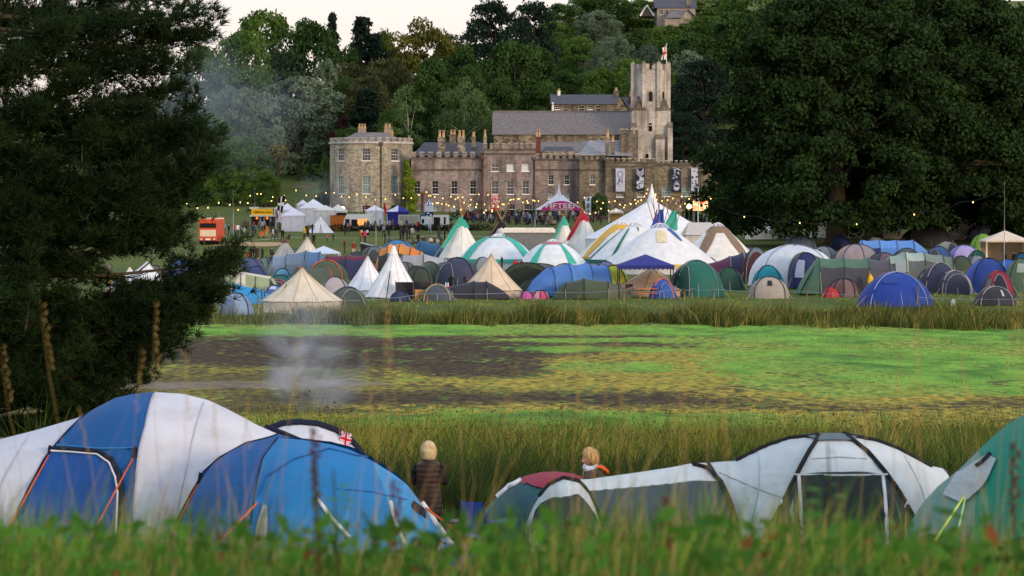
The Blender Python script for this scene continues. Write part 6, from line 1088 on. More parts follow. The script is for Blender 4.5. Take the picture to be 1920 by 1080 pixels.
for a in [(410, 440, 378, 400, 'short pole beside the orange bus'), (437.5, 470, 358, 385, 'tall grey pole in front of the bushy tree by the bus'), (478, 425, 354, 440, 'pole above the yellow sign stall'), (555, 415, 353, 450, 'pole rising behind the white market tents'), (620, 400, 352, 470, 'pole at the edge of the round tower'), (673, 425, 359, 440, 'pole above the caravan stall'),
          (705, 492, 362, 300, 'tallest slim pole standing beside the amber tunnel tent'), (741, 430, 362, 430, 'pole in front of the royal blue stall'), (763, 410, 358, 455, 'pole by the ivy'), (796, 405, 352, 455, 'pole beside the striped tower'), (853, 400, 362, 460, 'pole in front of the ground floor windows'), (967, 440, 365, 440, 'pole by the arched windows'), (1004, 425, 368, 430, 'pole at the corner of the pink lettered marquee'),
          (1088, 420, 356, 440, 'pole behind the pink lettered marquee'), (1102, 425, 360, 440, 'pole beside the white and grey banner'), (1283, 410, 362, 420, 'pole beside the glowing screen'), (1883, 505, 343, 262, 'very tall thin pole over the cream gazebo'), (1236, 470, 352, 265, 'thin dark mast in front of the big marquee'), (1250, 400, 350, 455, 'pole between the castle and the big marquee')]: pole(*a[:4], a[4], r=.06 if a[3] > 350 else .045)
festoon([(340, 372, 400), (410, 378, 400), (478, 356, 440), (555, 355, 450), (620, 354, 470)], 14, 'string of lights from the pine to the round tower', 1.0)
festoon([(437, 392, 385), (478, 358, 440), (540, 372, 440), (640, 385, 430)], 7, 'string of lights dipping over the market tents', .8)
festoon([(620, 354, 470), (673, 360, 440), (741, 363, 430), (796, 355, 455), (853, 363, 460)], 15, 'string of lights across the foot of the round tower', .9)
festoon([(800, 352, 432), (822, 372, 415), (860, 360, 440), (905, 352, 460), (967, 366, 440)], 12, 'string of lights over the sheaf of tipi poles', 1.4)
festoon([(800, 354, 432), (845, 378, 400), (885, 376, 380), (930, 388, 380)], 9, 'lower string of lights above the turquoise tipi', 1.0)
festoon([(853, 362, 460), (900, 378, 440), (967, 366, 440), (1004, 369, 430), (1050, 376, 425), (1102, 362, 440)], 20, 'string of lights passing the pink lettered marquee', .9)
festoon([(905, 390, 400), (940, 380, 420), (967, 366, 440), (1010, 372, 430)], 9, 'short string of lights before the red banner', .5)
festoon([(1102, 362, 440), (1150, 372, 440), (1190, 372, 440), (1215, 352, 430), (1283, 364, 420), (1340, 366, 400)], 21, 'string of lights from the marquee to the oak', .9)
festoon([(1090, 392, 420), (1128, 388, 430), (1180, 380, 430), (1215, 356, 430), (1250, 372, 430), (1310, 370, 410)], 18, 'lower string of lights in front of the banners', .7)
festoon([(1215, 356, 420), (1262, 374, 400), (1290, 388, 390), (1300, 380, 385)], 5, 'short string of lights down beside the screen', .3)
festoon([(1345, 385, 330), (1418, 405, 318), (1492, 413, 312), (1568, 414, 308), (1645, 408, 304), (1722, 396, 298), (1802, 378, 292), (1883, 350, 262)], 5, 'long sparse string of lights across the dark oaks', .4, .8)
festoon([(60, 300, 380), (150, 340, 385), (260, 372, 390), (340, 372, 400)], 4, 'sparse string of lights glimpsed in the pine', .8)
for (px, py, Y, lab) in ((642.5, 391, 425, 'bright floodlight beside the market tents'), (1292, 387, 400, 'bright floodlight next to the glowing screen')):
    root, s = root_at('floodlight', px, 425, lab, 'floodlight', None, Y); H = ZW(py, Y) - root.location.z; p = MB(); p.tube([(0, 0, 0), (0, 0, H - .3)], .05, 5); p.build('pole', m_steel, root); p = MB(); p.ball((0, -.1, H), .34, 8); p.build('lamp', mat('flood_lamp', 'ffd890', emit=6), root)
# rope fence along the pond
def rope_fence():
    PX = [(300, 590, .9), (484, 592, 1.2), (646, 585, 1.0), (800, 570, .3), (1000, 566, .3), (1170, 564, .3), (1283, 562, .7), (1298, 560, .3), (1339, 562, .6), (1513, 566, 1.1), (1720, 578, 1.6), (1960, 580, 1.)]
    NEAR = ['the pine boughs', 'the faded blue dome', 'the cream bell tent', 'the yellow poled grey dome', 'the pink pop up tents', 'the low dark green tunnel tent', 'the small royal blue dome', 'the blue and white bag', 'the bottle green dome', 'the navy dome with a pale window', 'the royal blue and teal dome', 'the small black dome']; prev = None
    for i, (px, base, h) in enumerate(PX):
        Y = hit(px, base); X = XW(px, Y); z = float(G(X, Y)); root = empty('fence_post', (X, Y, z), 'wooden stake of the rope fence in front of ' + NEAR[i], 'post', 'wooden stakes of the rope fence'); p = MB(); hh = max(.75, h); lean = (i * 37 % 7 - 3) * .015
        p.tube([(0, 0, -.3), (lean, 0, hh)], [.055, .045], 7); p.build('stake', m_wood, root); cur = Vector((X, Y, z + .75))
        if prev is not None: mb = MB(); mb.tube([prev.lerp(cur, t_ / 6) - Vector((0, 0, .12 * 4 * t_ / 6 * (1 - t_ / 6))) - prev for t_ in range(7)], .013, 4); tag(mb.build('rope', cm('7f9aa8'), None, prev), 'thin blue fence rope up to the stake by ' + NEAR[i], 'rope', 'lengths of rope in the fence')
        prev = cur
rope_fence()
# loose things on the campsite
def simple(name, cat, px, base, label, fn, Y=None, grp=None): root, s = root_at(name, px, base, label, cat, grp, Y); fn(root, s); return root
def _wind(root, s): p = MB(); p.grid(lambda u, v: (-1.3 + 2.6 * u, .25 * math.sin(u * 7), .05 + 1.2 * v), 16, 3); p.build('cloth', fab('22242c'), root); [(lambda q: (lambda m: m.build('pole', m_wood, root))((lambda m: (m.tube([(q, .25 * math.sin((q + 1.3) / 2.6 * 7) - .04, -.1), (q, .25 * math.sin((q + 1.3) / 2.6 * 7) - .04, 1.35)], .03, 5), m)[1])(MB())))(q) for q in (-1.3, 0, 1.3)]
simple('windbreak', 'windbreak', 775, 561, 'black cloth windbreak beside the tallest white tipi', _wind)
def _card(root, s): p = MB(); p.box(-.36, .36, -.03, .03, .0, .78); p.build('board', cm('a8814f', var=.1), root); p = MB(); p.box(-.03, .03, -.06, -.03, .05, .5); p.build('batten', cm('6e4f2c'), root)
simple('plywood_board', 'board', 787, 563, 'square brown board propped against the black windbreak', _card)
def table(root, s, c='b8702c', w=1.5):
    p = MB()
    for k in range(4): p.box(-w / 2, w / 2, -.38 + k * .19, -.21 + k * .19, .70, .74)
    p.build('table_top', cm(c, var=.15), root)
    for sx in (-1, 1): p = MB(); p.tube([(sx * w * .4, -.4, 0), (sx * w * .3, .3, .7)], .03, 5); p.tube([(sx * w * .4, .4, 0), (sx * w * .3, -.3, .7)], .03, 5); p.build('leg', cm(c, var=.1), root)
    for sy in (-.75, .75): p = MB(); p.box(-w / 2, w / 2, sy - .12, sy + .12, .40, .44); p.build('bench_seat', cm(c, var=.15), root)
simple('picnic_table', 'table', 1215, 560, 'orange wooden picnic table under the navy gazebo', lambda r, s: table(r, s)); simple('folding_table', 'table', 838, 556, 'folding table with an orange cloth and bottles behind the grey dome', lambda r, s: table(r, s, 'c8481c', 1.1))
def bottle(root, s): p = MB(); p.tube([(0, 0, 0), (0, 0, .22), (0, 0, .27), (0, 0, .34)], [.05, .05, .02, .02], 8); p.build('body', cm('c8dce4', rough=.2), root); p = MB(); p.tube([(0, 0, .341), (0, 0, .365)], .024, 8); p.build('cap', cm('3a6ab0'), root)
for k, dx in enumerate((-2, 2, 6)): r_ = simple('bottle', 'bottle', 838 + dx, 556, ('middle', 'nearest the hooded person', 'nearest the cardboard')[(k + 2) % 3] + ' clear water bottle on the orange folding table' if k != 1 else 'clear water bottle in the middle of the orange folding table', bottle, grp='water bottles on the folding table'); r_.location.z += .745
def camp_chair(px, base, c, label, Y=None, rz=0, grp=None):
    root, s = root_at('camping_chair', px, base, label, 'chair', grp, Y, rz); cl = fab(c); p = MB(); p.grid(lambda u, v: (-.26 + .52 * u, .22 + .14 * v + .03 * math.sin(u * 3.14), .42 + .5 * v), 6, 4); p.build('backrest', cl, root); p = MB(); p.grid(lambda u, v: (-.26 + .52 * u, -.25 + .5 * v, .42 - .05 * math.sin(u * 3.14)), 6, 4); p.build('seat', cl, root)
    for sx in (-1, 1):
        p = MB(); p.tube([(sx * .28, -.28, 0), (sx * .26, .24, .62)], .014, 5); p.tube([(sx * .28, .3, 0), (sx * .26, -.26, .6)], .014, 5); p.tube([(sx * .27, .3, 0), (sx * .27, .37, .95)], .014, 5); p.build('side_frame', POLE, root); p = MB(); p.box(sx * .28 - .04, sx * .28 + .04, -.3, .25, .61, .63); p.build('armrest', cl, root)
    p = MB(); p.tube([(-.28, -.28, 0), (.28, .3, .04)], .012, 4); p.tube([(.28, -.28, 0), (-.28, .3, .04)], .012, 4); p.build('cross_brace', POLE, root); return root
camp_chair(1180, 556, '2a2c34', 'dark folding chair at the side of the navy gazebo'); camp_chair(1193, 554, '24262e', 'dark folding chair under the navy gazebo beside the first one'); camp_chair(1168, 553, '30323a', 'black folding chair beside the yellow green tent')
def bag(root, s): p = MB(); p.ball((0, 0, .35), (.42, .35, .38), 12); p.build('body', fab('3c60a8'), root); p = MB(); p.ball((.1, -.05, .62), (.25, .22, .16), 8); p.build('top', fab('c8d0dc'), root)
simple('laundry_bag', 'bag', 1272, 556, 'blue and white bundled bag beside the small royal blue tent', bag)
def hang(root, s):
    p = MB(); r_ = random.Random(4); pts = [(0, -2.1, 1.5), (.05, -2.15, 1.25), (-.02, -2.2, .9), (.06, -2.15, .6), (.16, -2.12, .45)]; p.tube(pts, [.08, .2, .22, .14, .07], 9); p.build('bag', fab('d9b01c'), root); p = MB(); p.tube([(0, -2.1, 1.5), (0, -1.6, 1.75)], .015, 4); p.build('strap', m_rope, root)
for px, lab in ((1549, 'yellow dry bag hanging at the arched front of the long green tunnel tent'), (1625, 'yellow dry bag hanging midway along the long green tunnel tent')): r_ = simple('dry_bag', 'bag', px, 550, lab, hang, grp='yellow dry bags hanging on the tunnel tent')
simple('water_carrier', 'container', 1787, 574, 'clear plastic water container standing in the grass', lambda r, s: ((lambda p: (p.box(-.16, .16, -.12, .12, 0, .42), p.build('body', cm('a8bcc8', rough=.2), r)))(MB()), (lambda p: (p.tube([(0, 0, .42), (0, 0, .5)], .05, 8), p.build('cap', m_white, r)))(MB())))
def lean_awning(root, s):
    p = MB(); p.grid(lambda u, v: (-1.1 + 2.9 * u, -.9 + 1.6 * v, 1.25 - .75 * u + .1 * v), 6, 4); p.build('canopy', fab('8c9490'), root); p = MB(); p.grid(lambda u, v: (-1.1 + 2.6 * u, -.85, (1.2 - .7 * u) * v), 6, 3); p.build('side_wall', fab('1a1c20'), root)
    for q in (-1.1, 0): p = MB(); p.tube([(q, -.9, 0), (q, -.9, 1.3)], .03, 5); p.build('pole', m_steel, root)
simple('lean_to_awning', 'awning', 694, 476, 'low black sided awning on the open grass', lean_awning)
def wbin(root, s): p = MB(); p.tube([(0, 0, 0), (0, 0, 1.0)], [.28, .34], 10); p.build('body', m_dark, root); p = MB(); p.tube([(0, 0, 1.0), (0, 0, 1.1)], [.36, .3], 10); p.build('lid', m_dark, root); p = MB(); p.box(-.17, .17, -.37, -.33, .35, .7); p.build('notice', m_white, root)
simple('litter_bin', 'bin', 678, 441, 'black litter bin with a white notice in front of the caravan, nearer the pine', wbin); simple('litter_bin', 'bin', 689, 441, 'black litter bin with a white notice in front of the caravan, nearer the blue stall', wbin)
def pushchair(root, s): p = MB(); p.grid(lambda u, v: (-.25 + .5 * u + .3 * v, -.2 + .4 * u, .35 + .6 * v), 4, 4); p.build('seat', fab('c8642c'), root); [(lambda m: (m.tube([(x_, -.22, .13), (x_, -.16, .13)], .13, 10), m.build('wheel', m_dark, root)))(MB()) for x_ in (-.3, .4)]; p = MB(); p.tube([(-.35, -.2, .15), (.5, -.2, 1.05)], .02, 4); p.build('handle', POLE, root)
simple('pushchair', 'pushchair', 489, 447, 'orange pushchair on the path near the yellow sign stall', pushchair)
for i, (px, base, lab) in enumerate(((950, 0, ''),)): pass
def wall_low():
    Y = 447.; mb = MB(); x0, x1 = XW(860, Y), XW(1330, Y); z = float(G(0, Y)); mb.box(x0, x1, Y, Y + .4, z - .3, z + .7); tag(mb.build('terrace_wall', st_dark), 'low dark terrace wall in front of the castle crowd', 'wall')
wall_low()
# ================================================================ grasses and rushes
def blades(name, X, Y, h, wd, lm, rng, lean=.25, label=None, bend=.35, z=None, mi=None, parent=None, loc=None, kind='stuff', seg=3, wind=(.10, 0.0), out=None):
    n = len(X); Z = G(X, Y) if z is None else z; a = rng.uniform(0, 6.2832, n); d = np.stack([np.cos(a), np.sin(a)], 1) * (rng.uniform(0, lean, n) * h)[:, None] + np.array(wind) * h[:, None] + (0 if out is None else out * h[:, None])
    s_a = rng.uniform(0, 6.2832, n); sv = np.stack([np.cos(s_a), np.sin(s_a) * .5, np.zeros(n)], 1) * (wd / 2)[:, None]; P_ = []
    for k in range(seg + 1):
        t = k / seg; c = np.stack([X + d[:, 0] * t ** (1 + bend * 2), Y + d[:, 1] * t ** (1 + bend * 2), Z - .03 + h * (t - .12 * t * t * (np.hypot(d[:, 0], d[:, 1]) / h))], 1); w_ = (1 - t ** 1.5) * .95 + .05; P_ += [c - sv * w_, c + sv * w_]
    V = np.stack(P_, 1).reshape(-1, 3); b = (np.arange(n) * 2 * (seg + 1))[:, None, None]; q = np.array([[2 * k, 2 * k + 1, 2 * k + 3, 2 * k + 2] for k in range(seg)])[None]; F = (b + q).reshape(-1, 4)
    o = np_mesh(name, V, F, lm, parent, None if mi is None else np.repeat(mi, seg), loc); return tag(o, label, None, None, kind)
def gm(n, a, b, tl=.3, s_=1.5): return mat('blade_' + n, a, color2=b, scale=s_, rough=.7, spec=.15, transl=tl)
rng = np.random.RandomState(77)
g_green, g_lime, g_dry, g_rush, g_rushd, g_seed = gm('green', '38621c', '5c8a2c'), gm('lime', '6a9a2e', '8aac40'), gm('dry', 'a58a50', 'c0a468'), gm('rush', '70762e', 'a09a48', .3, .4), gm('rush_dark', '2c3e16', '4e6226', .3, .4), gm('seed', '4a3a1c', '6a5228')
CL = {}
def clumps(n, x0, x1, y0, y1, per, rad, jitter=1.):
    cx, cy = rng.uniform(x0, x1, n), rng.uniform(y0, y1, n); dx, dy = rng.normal(size=n * per) * rad, rng.normal(size=n * per) * rad; CL['d'] = np.stack([dx, dy], 1) / rad * .32; CL['t'] = np.repeat(rng.uniform(0, 1, n), per); return np.repeat(cx, per) + dx, np.repeat(cy, per) + dy, np.repeat(rng.uniform(.45, 1.25, n), per)
# rushes on the near bank of the pond
X, Y, k = clumps(1000, -9, 24, 50, 73, 64, .24); keep = (Y > 48) & (Y < 74); X, Y, k = X[keep], Y[keep], k[keep]; out_ = CL['d'][keep]; tt = CL['t'][keep]
band_h = np.clip(1.25 - .0 * X, .5, 1.4); h = rng.uniform(.65, 1.1, len(X)) * k * band_h * np.clip((75 - Y) / 6 + .55, .6, 1)
q_ = .30 * tt + .22 * (1 + np.sin(X * .55 + .3 * Y) * np.cos(Y * .5 - X * .2)) + rng.uniform(0, .26, len(X)); h = h * (1 + .16 * np.sin(X * .8 + 2) * np.cos(Y * .6)); mi = np.digitize(q_, [.44, .70, .78, .94]); blades('rushes', X, Y, h, np.full(len(X), .018), [g_rush, g_rushd, g_green, g_dry, g_lime], rng, .3, out=out_, label= 'tall olive rushes crowding the near bank of the dried pond', mi=mi)
sd_ = rng.choice(len(X), 9000, replace=False); Cs = np.stack([X[sd_], Y[sd_], G(X[sd_], Y[sd_]) + h[sd_] * rng.uniform(.82, .98, 9000)], 1) + rng.normal(size=(9000, 3)) * .03; Q, F = leaf_quads(Cs, .055, rng); tag(np_mesh('seed_heads', Q, F, g_seed), 'brown seed heads dotted through the near rushes', None, None, 'stuff')
X, Y, k = clumps(260, -9, 9, 44, 51, 60, .3); blades('undergrowth', X, Y, rng.uniform(.5, 1.05, len(X)) * k, np.full(len(X), .028), [gm('sedge', '1e2c12', '38481c', .2), g_rushd], rng, .9, 'dark matted sedge behind the standing woman', mi=rng.choice(2, len(X), p=[.8, .2]))
# rushes along the far bank
X, Y, k = clumps(1500, -19, 48, 163, 181, 46, .42); keep = (rng.uniform(size=len(X)) < np.clip((X + 17) / 6, .12, 1)) & (Y > 171.5 - 7.5 * np.clip((X - 8) / 18, 0, 1) + 1.6 * np.sin(X * .9) + 1.1 * np.sin(X * 2.3 + 1)); X, Y, k = X[keep], Y[keep], k[keep]
out_ = CL['d'][keep]; blades('rushes', X, Y, rng.uniform(.8, 1.4, len(X)) * k * np.clip((182.5 - Y) / 5, .35, 1) * (.9 + .3 * np.sin(X * .37 + 1) * np.sin(X * .9)), np.full(len(X), .045), [gm('far_rush', '555a26', '7a7a3a', .2, .3), gm('far_rush_dark', '1c2a10', '36481e', .15, .3), g_dry, g_rushd], rng, .4, out=out_, label='dark rushes along the far bank in front of the tents', mi=rng.choice(4, len(X), p=[.32, .34, .05, .29]), seg=2)
# short turf on the marsh and the campsite
X = rng.uniform(-32, 36, 120000); Y = 84 + 84 * rng.uniform(0, 1, 120000) ** 1.2; px_, py_ = proj(X, Y, G(X, Y)); gi = (green[np.clip(((X + 75) / 150 * 419).astype(int), 0, 419), np.clip(((Y - 79) / 92 * 419).astype(int), 0, 419)] > rng.uniform(.35, 1.0, len(X))); X, Y = X[gi], Y[gi]
blades('algae_tufts', X, Y, rng.uniform(.03, .12, len(X)) * (1 + .9 * (np.sin(X * 1.7 + Y * .3) * np.sin(Y * .9) > .35)), np.full(len(X), .05), [gm('marsh', '3c6a26', '5c8e34'), gm('marsh2', '55762a', '7a9238')], rng, .9, 'short bright green tufts growing over the dried pond', mi=rng.choice(2, len(X), p=[.7, .3]), seg=1)
X, Y, k = clumps(3600, -34, 56, 179, 330, 14, .5); blades('grass', X, Y, rng.uniform(.08, .26, len(X)), np.full(len(X), .06), [g_green, g_rush, g_dry], rng, .8, 'trodden grass between the tents', mi=rng.choice(3, len(X), p=[.55, .35, .1]), seg=1)
# the bank at our feet: out of focus grass
n = 42000; Y = rng.uniform(6.0, 12, n); X = rng.uniform(-1, 1, n) * (Y * .23 + .5); hh = rng.uniform(.55, 1.1, n) * (1 + .18 * np.sin(X * 3.1) + .1 * np.sin(X * 7.7 + 1)); hh = np.minimum(hh, (1.5 - .094 * Y) * (1 - .13 * np.exp(-((X / Y * FPX + 110) / 90) ** 2) + .05 * np.sin(X / Y * 30)) * rng.uniform(.6, 1.13, n))
blades('bank_grass', X, Y, hh, rng.uniform(.006, .014, n), [g_green, g_lime, g_dry, g_rushd], rng, .5, 'long blurred grass on the bank at the bottom of the view', mi=rng.choice(4, n, p=[.42, .13, .10, .35]), seg=4)
n = 9000; Y = rng.uniform(11.5, 24, n); X = rng.uniform(-1, 1, n) * (Y * .23 + 1); blades('bank_grass', X, Y, rng.uniform(.35, .7, n), rng.uniform(.01, .02, n), [g_green, g_rushd, g_dry], rng, .5, 'darker grass running down behind the top of the bank', mi=rng.choice(3, n, p=[.6, .3, .1]), seg=3)
n = 16000; Y = rng.uniform(26, 46, n); X = rng.uniform(-1, 1, n) * (Y * .22 + 1); blades('grass', X, Y, rng.uniform(.12, .38, n), rng.uniform(.012, .03, n), [g_green, g_lime, g_rushd], rng, .7, 'lush grass around the nearest tents', mi=rng.choice(3, n, p=[.5, .2, .3]), seg=2)
# broad leaves in the bank
def broad(n, seed):
    r = np.random.RandomState(seed); Y = r.uniform(5.5, 10, n); X = r.uniform(-1, 1, n) * (Y * .2 + .3); zt_ = G(X, Y) + r.uniform(.25, 1., n) * (1.5 - .102 * Y); C = np.stack([X, Y, zt_], 1); Q, F = leaf_quads(C, .05, r, aspect=.5); return Q, F
Q, F = broad(8000, 5); tag(np_mesh('weeds', Q, F, [gm('weed', '264c16', '54882c', .4)]), 'broad leaved weeds mixed into the blurred bank grass', None, None, 'stuff')
Q, F = broad(350, 6); tag(np_mesh('weeds', Q, F, [gm('dock', '5a3018', '7a4a24', .3)]), 'rusty dock seed heads scattered in the bank grass', None, None, 'stuff')
# tall dry stalks rising in front of everything
stk = [(25, 940, 690), (60, 960, 640), (155, 950, 560), (210, 930, 650), (215, 960, 760), (300, 950, 560), (370, 940, 650), (440, 990, 700), (470, 960, 740), (515, 950, 600), (720, 960, 560), (712, 985, 650), (790, 900, 560), (905, 950, 680), (1075, 960, 545), (1100, 930, 600), (1140, 960, 640), (1175, 950, 590), (1190, 990, 700), (1240, 960, 650), (1305, 960, 600), (1320, 990, 660), (1360, 950, 700), (1412, 930, 740), (1580, 960, 760), (1650, 940, 640), (1740, 960, 580), (1770, 960, 700), (1845, 950, 560), (1862, 985, 640), (1880, 980, 540), (1905, 990, 600)]
def grass_stalk(px, top, bpx, Y, r0, rnd):
    X = XW(px, Y); z = float(G(X, Y)); tp = P(bpx, top, Y); root = empty('grass_stalk', (X, Y, z), None, 'grass stalk', 'tall dry grass stalks on the bank'); p = MB(); e_ = tp - Vector((X, Y, z)); pts = [Vector((e_.x * (t_ / 6) ** 1.8 + .012 * math.sin(t_ * 1.3 + px), .03 * math.sin(t_), e_.z * t_ / 6)) for t_ in range(7)]; p.tube(pts, [r0 * (1 - .1 * t_) for t_ in range(7)], 5)
    p.build('stem', g_dry, root); q = MB(); 
    for i in range(9):
        f = .84 + .16 * i / 9; c = Vector((e_.x * f ** 1.8, .0, e_.z * f)); a = rnd.uniform(0, 6.28); ln = .02 * (1.25 - (f - .78) * 3); d = Vector((math.cos(a) * .7, math.sin(a) * .5, 1)).normalized() * ln; sd = Vector((.0018, 0, 0)); q.add([c - sd, c + sd, c + d + sd * .4, c + d - sd * .4], [(0, 1, 2, 3)])
    q.build('seed_head', g_dry, root); return root
rnd = random.Random(8)
o1 = 'first second third fourth fifth sixth seventh eighth ninth'.split(); ORD = o1 + 'tenth eleventh twelfth thirteenth fourteenth fifteenth sixteenth seventeenth eighteenth nineteenth twentieth'.split() + ['twenty-' + q for q in o1] + ['thirtieth', 'thirty-first', 'thirty-second', 'thirty-third']
for i, (px, b, top) in enumerate(stk):
    lean = rnd.uniform(-85, 70); o = grass_stalk(px, top, px + lean, rnd.uniform(7.0, 9.5), rnd.uniform(.0010, .0017), rnd)
    zn = next(t for lim, t in ((110, 'the pale side of the family tent'), (290, 'the blue tent door'), (420, 'the white tent panel'), (710, 'the lower blue tent'), (860, 'the woman'), (1060, 'the blue chair'), (1330, 'the long awning'), (1480, 'the pale tent side'), (1660, 'the dark tent door'), (1800, 'the gap by the green tent'), (2000, 'the sea green tent')) if px < lim)
    o['label'] = ORD[sum(q[0] < px for q in stk)] + ' dry grass stalk from the pine, before ' + zn
n = 220; Yq = rng.uniform(6, 10, n); Xq = rng.uniform(-1, 1, n) * Yq * .19; blades('bank_grass', Xq, Yq, (1.6 - .088 * Yq) * rng.uniform(.8, 1.2, n), np.full(n, .006), [g_dry, g_seed], rng, .4, 'scattered straw coloured stems above the bank grass', mi=rng.choice(2, n, p=[.8, .2]), seg=5)
def weed_plant(px, top, Y, label, red=False):
    X = XW(px, Y); z = float(G(X, Y)); root = empty('weed_plant', (X, Y, z), label, 'plant'); H = ZW(top, Y) - z; p = MB(); p.tube([(0, 0, 0), (.01, 0, H * .5), (-.01, 0, H)], [.006, .005, .002], 6); p.build('stem', gm('weedstem', '4a4a20', '6a5a2a'), root); r_ = random.Random(int(px)); lf = gm('weedleaf', '3f7a22', '6ba036', .4)
    for i in range(11 if not red else 4):
        f = .80 + .19 * i / 11; a = r_.uniform(0, 6.28); ln = r_.uniform(.03, .055); q = MB(); dx, dy = math.cos(a), math.sin(a) * .6; c0 = Vector((0, 0, H * f)); q.grid(lambda u, v: c0 + Vector((dx, dy, .35)) * ln * u + Vector((-dy, dx, .1)) * (v - .5) * ln * .55 * math.sin(math.pi * min(1, u * 1.0 + .03)) - Vector((0, 0, ln * .4 * u * u)), 6, 3); q.build('leaf', lf, root)
    if red: q = MB(); [q.ball((r_.uniform(-.012, .012), r_.uniform(-.01, .01), H * (.82 + .18 * i / 40)), .005, 5) for i in range(40)]; q.build('seed_head', gm('dock2', '5a2a1c', '7a4028'), root)
weed_plant(600, 845, 6.4, 'leafy green weed standing in front of the blue tent', ); weed_plant(632, 880, 6.6, 'second leafy weed beside the first in front of the blue tent'); weed_plant(1560, 830, 7.4, 'feathery green weed in front of the tent doorway'); weed_plant(1508, 900, 7.0, 'low green weed in front of the grey tent door')
weed_plant(592, 800, 6.5, 'red brown dock spike behind the leafy weed', True); weed_plant(1905, 830, 7, 'red brown dock spike before the green tent', True); weed_plant(742, 900, 7, 'short dark dock spike in front of the blue tent', True); weed_plant(1250, 930, 7, 'dark dock spike at the base of the long awning', True)
# ================================================================ the nearest tents
class Shell:
    """tent whose outline and seams are given as curves in photo pixels at one distance; built as a full rounded body with depth"""
    def __init__(s, name, label, sil, base, Y, depth, group=None, pw=2.0, cx=None, cat='tent', sink=.25):
        s.Y = Y; s.s = Y / FPX; s.sil = sil; s.base = base; x0, x1 = sil[0][0], sil[-1][0]; s.cx = cx or (x0 + x1) / 2; X = XW(s.cx, Y); s.z0 = min(ZW(base, Y), float(G(X, Y))) ; s.root = empty(name, (X, Y, s.z0), label, cat, group); s.dep = depth; s.pw = pw; s.off = 0
        s.bz = 0.0
    def h(s, px): return max(.02, ZW(float(np.interp(px, [a for a, b in s.sil], [b for a, b in s.sil])), s.Y) - s.z0)
    def d(s, px):
        v = s.dep; return float(np.interp(px, [a for a, b in v], [b for a, b in v])) if isinstance(v, list) else v
    def pt(s, px, w, o=0.0, back=False):                             # w: 0 ground .. 1 ridge
        h = s.h(px); D_ = s.d(px); w = min(1, max(0, w)); y = D_ * (1 - w ** s.pw) ** (1 / 1.7); wr = .018 * math.sin(px * .11 + w * 9) * (1 - w) + .010 * math.sin(px * .31 + w * 4) + .006 * math.sin(px * .55 - w * 31 + 2 * math.sin(w * 5))
        return ((px - s.cx) * s.s, (y + o + wr) * (1 if back else -1), h * w + o * .3)
    def w(s, px, py): return (ZW(py, s.Y) - s.z0) / s.h(px)
    def patch(s, name, m, Lc, Rc, nu=16, nv=20, o=0., parent=None, back=False):
        def res(c):
            c = [(a, min(1, max(0, s.w(a, b)))) if b > 3 else (a, b) for a, b in c]; t = [0]
            for p, q in zip(c[:-1], c[1:]): t.append(t[-1] + math.hypot((q[0] - p[0]) * s.s, (q[1] - p[1]) * s.h(p[0])))
            t = [q / t[-1] for q in t]; return lambda v: (float(np.interp(v, t, [a for a, b in c])), float(np.interp(v, t, [b for a, b in c])))
        fl, fr = res(Lc), res(Rc); mb = MB()
        def f(u, v): (xa, wa), (xb, wb) = fl(v), fr(v); return s.pt(xa + (xb - xa) * u, wa + (wb - wa) * u, o, back)
        mb.grid(f, nu, nv, flip=True); return mb.build(name, m, parent or s.root)
    def strip(s, name, m, pts, r=.02, o=.02, parent=None, flat=None, n=5):
        P_ = []
        for (a, b), (c, d_) in zip(pts[:-1], pts[1:]):
            for k in range(5): q = (a + (c - a) * k / 5, b + (d_ - b) * k / 5); P_.append(s.pt(q[0], s.w(*q), o))
        P_.append(s.pt(pts[-1][0], s.w(*pts[-1]), o)); mb = MB(); mb.tube(P_, r, n); return mb.build(name, m, parent or s.root)
    def guy(s, a, b, m, dy=-1.2, r=.012): A = Vector(s.pt(a[0], s.w(*a), .03)); mb = MB(); B = Vector(((b[0] - s.cx) * s.s, A.y + dy, ZW(b[1], s.Y) - s.z0)); mb.tube([A, B], r, 5); mb.build('guy_rope', m, s.root)
    def back(s, m, n=40): 
        x0, x1 = s.sil[0][0], s.sil[-1][0]; mb = MB(); mb.grid(lambda u, v: s.pt(x0 + (x1 - x0) * u, v, 0, True), n, 12); 
        for e_, sgn in ((x0, -1), (x1, 1)): mb.grid(lambda u, v: (lambda p: (p[0], p[1] * (2 * u - 1) * -1 if p[1] else 0, p[2]))(s.pt(e_, v)), 6, 8)
        mb.build('back_cover', m, s.root)
def ftent(nm, c, crin=.02, sc=(1.1, 1.1, 2.2), tl=.18, k=1.):
    m = mat('fly_' + nm, tuple(min(.8, v * k) for v in lin(c)), raw=True, var=.13, scale=1.1, rough=.6, spec=.2, transl=tl, bump=crin * 1.5, bscale=2.2, stretch=sc); return m
blue, blueL, greyw, white, navy = ftent('blue', '15528e'), ftent('blue_pale', '3488c2'), ftent('grey_white', 'b9bfcc'), ftent('off_white', 'c4c8d2'), cm('161c30', var=.1)
orange = cm('c8582a', var=.1); piping = cm('c8ccd4', var=.05)
S = Shell('dome_tent', 'big blue and pale grey family tent nearest the pine with orange guy ropes', [(-260, 890), (-60, 838), (60, 808), (150, 782), (180, 764), (215, 746), (250, 738), (290, 735), (340, 738), (390, 750), (430, 769), (480, 796), (520, 814), (560, 824), (600, 830), (640, 840), (680, 858), (712, 890), (730, 960)], 1016, 41.0, [(-260, 1.0), (100, 1.4), (290, 1.9), (450, 1.7), (600, 1.5), (730, .9)], 'big tents pitched on the near bank')
